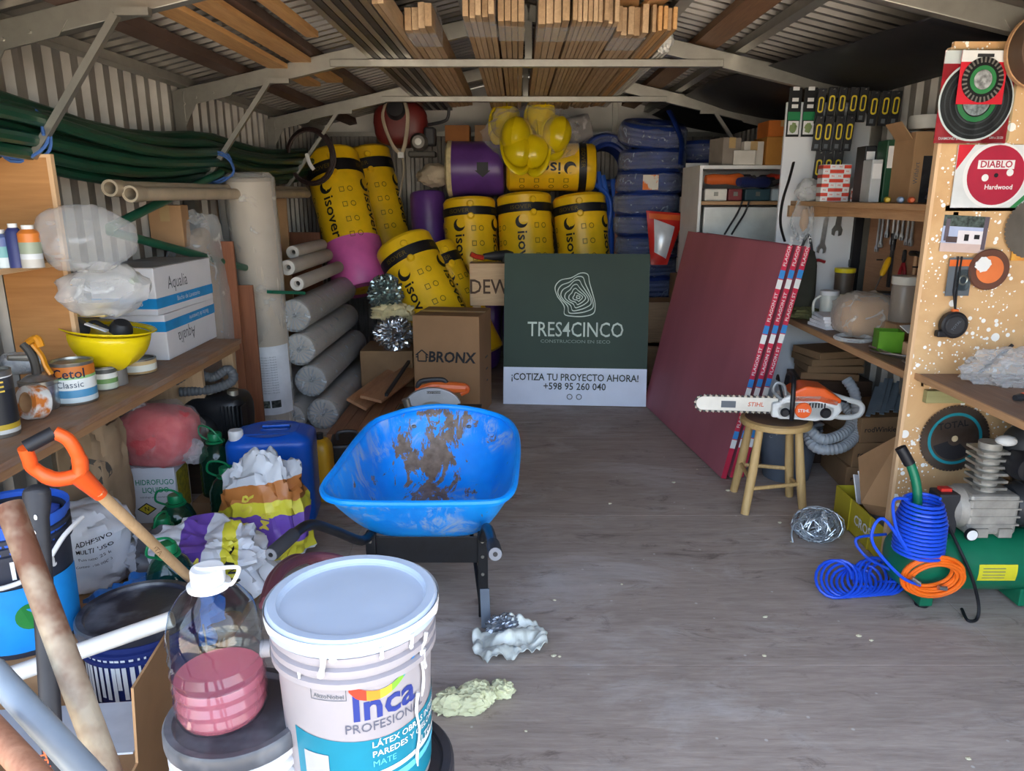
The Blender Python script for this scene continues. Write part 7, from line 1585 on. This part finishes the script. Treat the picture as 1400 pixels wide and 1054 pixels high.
t = thing('wooden_crate', 'low dark crate under the flattened cartons', 'crate', (1.85, 4.34, 0)); part('body', MB().box((-.18, -.16, 0), (.2, .17, .499)), wood('dark_crate', '#3c2c22', '#4f3a2c', 'x'), t)
for i in range(9):
    a = V((1.83+.03*i, 3.74+.012*i, .425+.008*(i % 3))); single('offcut_strip', MB().bar(a, a+V((.14, .22, .10+.012*(i % 4))), .022, .008), mat('blue_grey_strip', '#7d8a94', .4, .3), 'blue-grey metal strip in the bunch on the lettered cartons', 'strip', 'metal strips on the cartons')
# leaning cardboard, yellow tray, wire ball
t = thing('cardboard_sheet', 'folded cardboard box leaning on the plywood divider', 'cardboard', V((1.66, 3.05, .10))); a, b2, c2, d2 = PY(1178, 688, 3.22), PY(1226, 696, 3.06), PY(1234, 592, 3.1), PY(1174, 625, 3.38)
o = V((1.66, 3.05, .10)); part('panel', MB().add([a-o, b2-o, c2-o, d2-o], [(0, 1, 2, 3)], False), CARD, t, solid=.006); part('flap', MB().add([b2-o, a-o, a-o+V((.02, -.05, -.03)), b2-o+V((.0, -.06, -.03))], [(0, 1, 2, 3)], False), CARDD, t, solid=.005)
YT = mat('yellow_tray', '#b5a52c', .45, 0, .1, 5)
t = thing('yellow_tray', 'long yellow tray with white lettering on the floor by the divider', 'tray', V((1.70, 3.17, .001)))
for a, b in (((-.13, -.27, 0), (-.124, .27, .16)), ((.12, -.27, 0), (.126, .27, .16)), ((-.13, -.27, 0), (.126, -.264, .16)), ((-.13, .264, 0), (.126, .27, .16)), ((-.13, -.27, 0), (.126, .27, .006))): part('side', MB().box(a, b), YT, t, bevel=.002)
for y in (-.1, .1): part('rib', MB().box((-.135, y-.006, 0), (-.13, y+.006, .16)), YT, t)
part('lettering', MB().text('CROSS', .065, Mx(((0,0,-1,-.136),(-1,0,0,-.06),(0,1,0,.085),(0,0,0,1))), bold=.02), WHT, t)
single('grey_rag', MB().blob((0, 0, .06), (.10, .2, .09), .35, 2.6, 6, 30, 20, 0), mat('grey_clutter', '#5b5f63', .7, 0, .4, 12, .5, 16), 'grey tangled rags inside the yellow tray', 'rags', loc=(1.70, 3.1, .008)); 
for i in range(3): single('manual', MB().box((-.05, -.07, 0), (.05, .07, .006)), mat('paper_white', '#e6e6ea', .6), 'white leaflet sticking out of the yellow tray, %s' % ['foremost', 'middle', 'rearmost'][i], 'leaflet', 'leaflets in the yellow tray', loc=(1.64+.03*i, 3.33+.03*i, .18+.01*i), rot=(R(65), R(15), R(30+15*i)))
wb_ = PZ(1118, 738, 0); m = MB(); rw = random.Random(5)
t = thing('wire_ball', 'tangled ball of silver wire on the floor by the stool', 'wire', V((wb_.x, wb_.y+.02, .001)))
for k in range(56):
    ax = V((rw.gauss(0, 1), rw.gauss(0, 1), rw.gauss(0, 1))).normalized(); x_, y_ = ortho(ax); r_ = rw.uniform(.06, .105); oo = ax*rw.uniform(-.04, .04); a0 = rw.uniform(0, 6)
    part('wire', MB().tube([V((0, 0, .085))+oo+(x_*cos(a0+i*.42)+y_*sin(a0+i*.42))*r_*(1+.06*rw.random()) * 1.0 if True else None for i in range(15)], 0.0028, 5).xf(Mx.Diagonal((1.12, .9, .78, 1))), mat('silver_wire', '#bcc5cd', .3, .7, .2, 20), t)
part('wire_tail', MB().tube(spline([(-.09, -.03, .10), (-.13, -.05, .09), (-.135, -.05, .04), (-.13, -.06, .006)], 4), .004, 6), mat('silver_wire', '#9aa3ab', .3, .8), t)
part('plastic_scrap', MB().blob((.0, -.06, .10), (.02, .02, .05), .4, 2.4, 3, 18, 12), film('grey_scrap', '#c3c8cc', .5, .2), t)

# ================================================================ compressor
CG = mat('compressor_green', '#0f6b4c', .35, 0, .08); PUMP = mat('dusty_pump_alloy', '#a49f96', .55, .35, .2, 14); cz = .175
t = thing('air_compressor', 'green air compressor with a grey pump under the near bench', 'compressor', V((1.75, 2.66, 0)))
part('tank', MB().lathe([(0, -.30), (.05, -.296), (.09, -.28), (.115, -.25), (.122, -.21), (.122, .21), (.115, .25), (.09, .28), (0, .30)], 40, T(0, 0, cz) @ RY(90)), CG, t)
for x in (-.18, .2): part('foot', MB().box((x-.025, -.09, .012), (x+.025, .09, .085)), CG, t, bevel=.004)
part('rubber_foot', MB().cyl((-.18, -.06, .001), (-.18, -.06, .014), .024, n=14), BLK, t)
w0 = part('wheel', MB().lathe([(.03, -.02), (.062, -.022), (.068, -.012), (.068, .012), (.062, .022), (.03, .02)], 24, T(.29, -.15, .069) @ RX(90)), mat('tyre_rubber', '#1a1a1b', .8), t); part('hub', MB().lathe([(0, -.018), (.03, -.02), (.03, .02), (0, .018)], 18, T(.29, -.15, .069) @ RX(90)), DGREY, w0)
part('axle', MB().cyl((.29, -.15, .069), (.29, .15, .069), .008, n=8), GSTEEL, t)
hd = part('carry_handle', MB().tube(spline([(-.25, -.06, .25), (-.255, -.07, .40), (-.265, -.06, .50), (-.29, -.04, .58), (-.315, -.03, .62)], 5), .017, 12), CG, t); part('grip', MB().tube(spline([(-.29, -.04, .575), (-.31, -.032, .61), (-.325, -.025, .635)], 4), .0205, 12), BLK, hd)
pm = part('pump', MB().box((-.06, -.07, .30), (.13, .07, .46)), PUMP, t, bevel=.014)
part('pump_foot', MB().box((-.03, -.08, .295), (.02, .08, .33)), PUMP, pm); part('pump_foot', MB().box((.06, -.08, .295), (.11, .08, .33)), PUMP, pm)
for i in range(4): part('housing_rib', MB().box((-.064, -.074, .34+.032*i), (.134, .074, .346+.032*i)), PUMP, pm)
part('crankcase_end', MB().lathe([(0, .06), (.05, .055), (.078, .03), (.082, 0)], 24, T(-.06, 0, .39) @ RY(-90)), PUMP, pm)
for i in range(6): part('cylinder_fin', MB().box((-.05-.002*i, -.055, .475+.028*i), (.05-.002*i, .055, .485+.028*i), T(.03, 0, 0)), metal('alloy_fin', '#b9b8b2', .4), pm)
part('cylinder', MB().cyl((.03, 0, .45), (.025, 0, .65), .04, n=18), PUMP, pm); part('filter', MB().lathe([(0, .06), (.045, .055), (.055, .02), (.055, -.03), (0, -.035)], 22, T(.11, -.06, .58) @ RX(90)), BLK, t); part('intake_cap', MB().ell((.07, -.02, .66), (.04, .03, .02), 14, 8), WHT, t)
part('motor', MB().lathe([(0, -.10), (.07, -.10), (.082, -.08), (.082, .10), (.07, .12), (0, .12)], 26, T(.23, 0, .40) @ RY(90)), mat('black_motor', '#2a2b2e', .5), t)
for i in range(5): part('motor_fin', MB().lathe([(.082, -.003), (.088, -.003), (.088, .003), (.082, .003)], 26, T(.17+.03*i, 0, .40) @ RY(90)), mat('black_motor', '#2a2b2e', .5), t)
part('fan_cover', MB().blob((.20, -.0, .62), (.12, .10, .12), .05, 2, 4, 24, 16), mat('black_motor', '#2a2b2e', .5), t)
sb_ = part('pressure_switch', MB().box((-.17, -.06, .30), (-.09, .02, .46)), DGREY, t, bevel=.006); part('red_switch', MB().box((-.15, -.03, .46), (-.11, .0, .472)), mat('red_switch', '#c8322a', .4), sb_)
part('pressure_gauge', MB().lathe([(0, .012), (.022, .012), (.025, .006), (.025, 0)], 20, T(-.06, -.10, .32) @ RX(90)), BLK, t); part('gauge_face', MB().lathe([(0, .001), (.02, 0)], 20, T(-.06, -.1125, .32) @ RX(90)), WHT, t)
def tank_patch(x0, x1, a0, a1, off=.001): return MB().grid(lambda u, v: V((x0+(x1-x0)*u, -(.122+off)*cos(a0+(a1-a0)*v), cz+(.122+off)*sin(a0+(a1-a0)*v))), 4, 6)
part('yellow_sticker', tank_patch(-.02, .125, R(-18), R(14)), mat('yellow_sticker', '#d6cc2a', .5), t); part('white_sticker', tank_patch(.17, .28, R(-18), R(16)), WHT, t)
for i in range(4): part('sticker_print', tank_patch(-.005, .08, R(-12+6*i), R(-10.6+6*i), .0016), GREYT, t)
for i in range(3): part('sticker_print', tank_patch(.18, .27, R(-10+7*i), R(-8.5+7*i), .0016), GREYT, t)
part('power_cable', MB().tube(spline([(-.12, -.06, .33), (-.10, -.12, .26), (-.06, -.145, .17), (-.02, -.15, .06), (-.03, -.17, .008), (-.07, -.18, .008), (-.06, -.12, .02)], 6), .006, 8), BLK, t)
# blue spiral hose on the handle, loose coil on the floor
BH = mat('blue_spiral_hose', '#1f4fd0', .28, 0, .08); bx_ = V((1.49, 2.55, -.035))
pts = []
for i in range(14*16+1):
    a = 2*pi*i/16; z = .50-.205*i/(14*16); rr = .062+.024*min(1, i/90); pts.append((rr*cos(a), rr*sin(a)*.95-.005*i/100, z))
t = thing('spiral_hose', 'bright blue spiral air hose hung over the compressor handle', 'hose', bx_); part('spiral', MB().tube(pts, .0062, 7), BH, t)
part('loose_loops', MB().tube(spline([(-.06, 0, .50), (-.12, -.02, .50), (-.11, -.05, .40), (-.05, -.06, .30), (-.16, -.04, .44), (-.20, -.06, .36), (-.10, -.09, .24), (-.02, -.09, .20)], 7), .006, 7), BH, t)
part('connector', MB().tube([(-.06, -.10, .235), (-.03, -.105, .215)], .008, 8), CHR, t)
fc_ = PZ(1178, 815, 0); pts = []
for i in range(11*18+1):
    a = 2*pi*i/18; k = i/(11*18); pts.append((-.11+.24*k+.078*cos(a)*(1-.1*k)+.02*sin(a), .03+.062*sin(a)+.03*k, .010+.050*(1+sin(a))*(.75+.25*sin(k*9+1))))
t = thing('spiral_hose', 'loose coils of the bright blue air hose lying on the floor', 'hose', V((fc_.x, fc_.y, 0))); part('spiral', MB().tube(pts, .0062, 7), BH, t)
part('tail', MB().tube(spline([(.09, .06, .03), (.15, .0, .07), (.10, -.02, .12), (.03, .06, .14), (.0, .1, .2), (.12, .1, .22)], 6), .006, 7), BH, t)
# orange hose ring hung on the tank end
OH = mat('orange_hose', '#ea6a1a', .35); t = thing('orange_hose', 'orange air hose wound in a ring in front of the tank', 'hose', V((1.515, 2.49, .20)), (R(12), 0, 0))
for k in range(7):
    part('loop', MB().tube([V(((.083+.010*(k % 4))*cos(a)+.004*k, -.012*(k//4)-.006*(k % 2), (.062+.009*(k % 4))*sin(a)-.004*k)) for a in [2*pi*i/30 for i in range(30)]], .0068, 8, closed=True), OH, t)
part('coupling', MB().tube([(.03, -.03, -.045), (.06, -.03, -.05)], .009, 10), CHR, t)
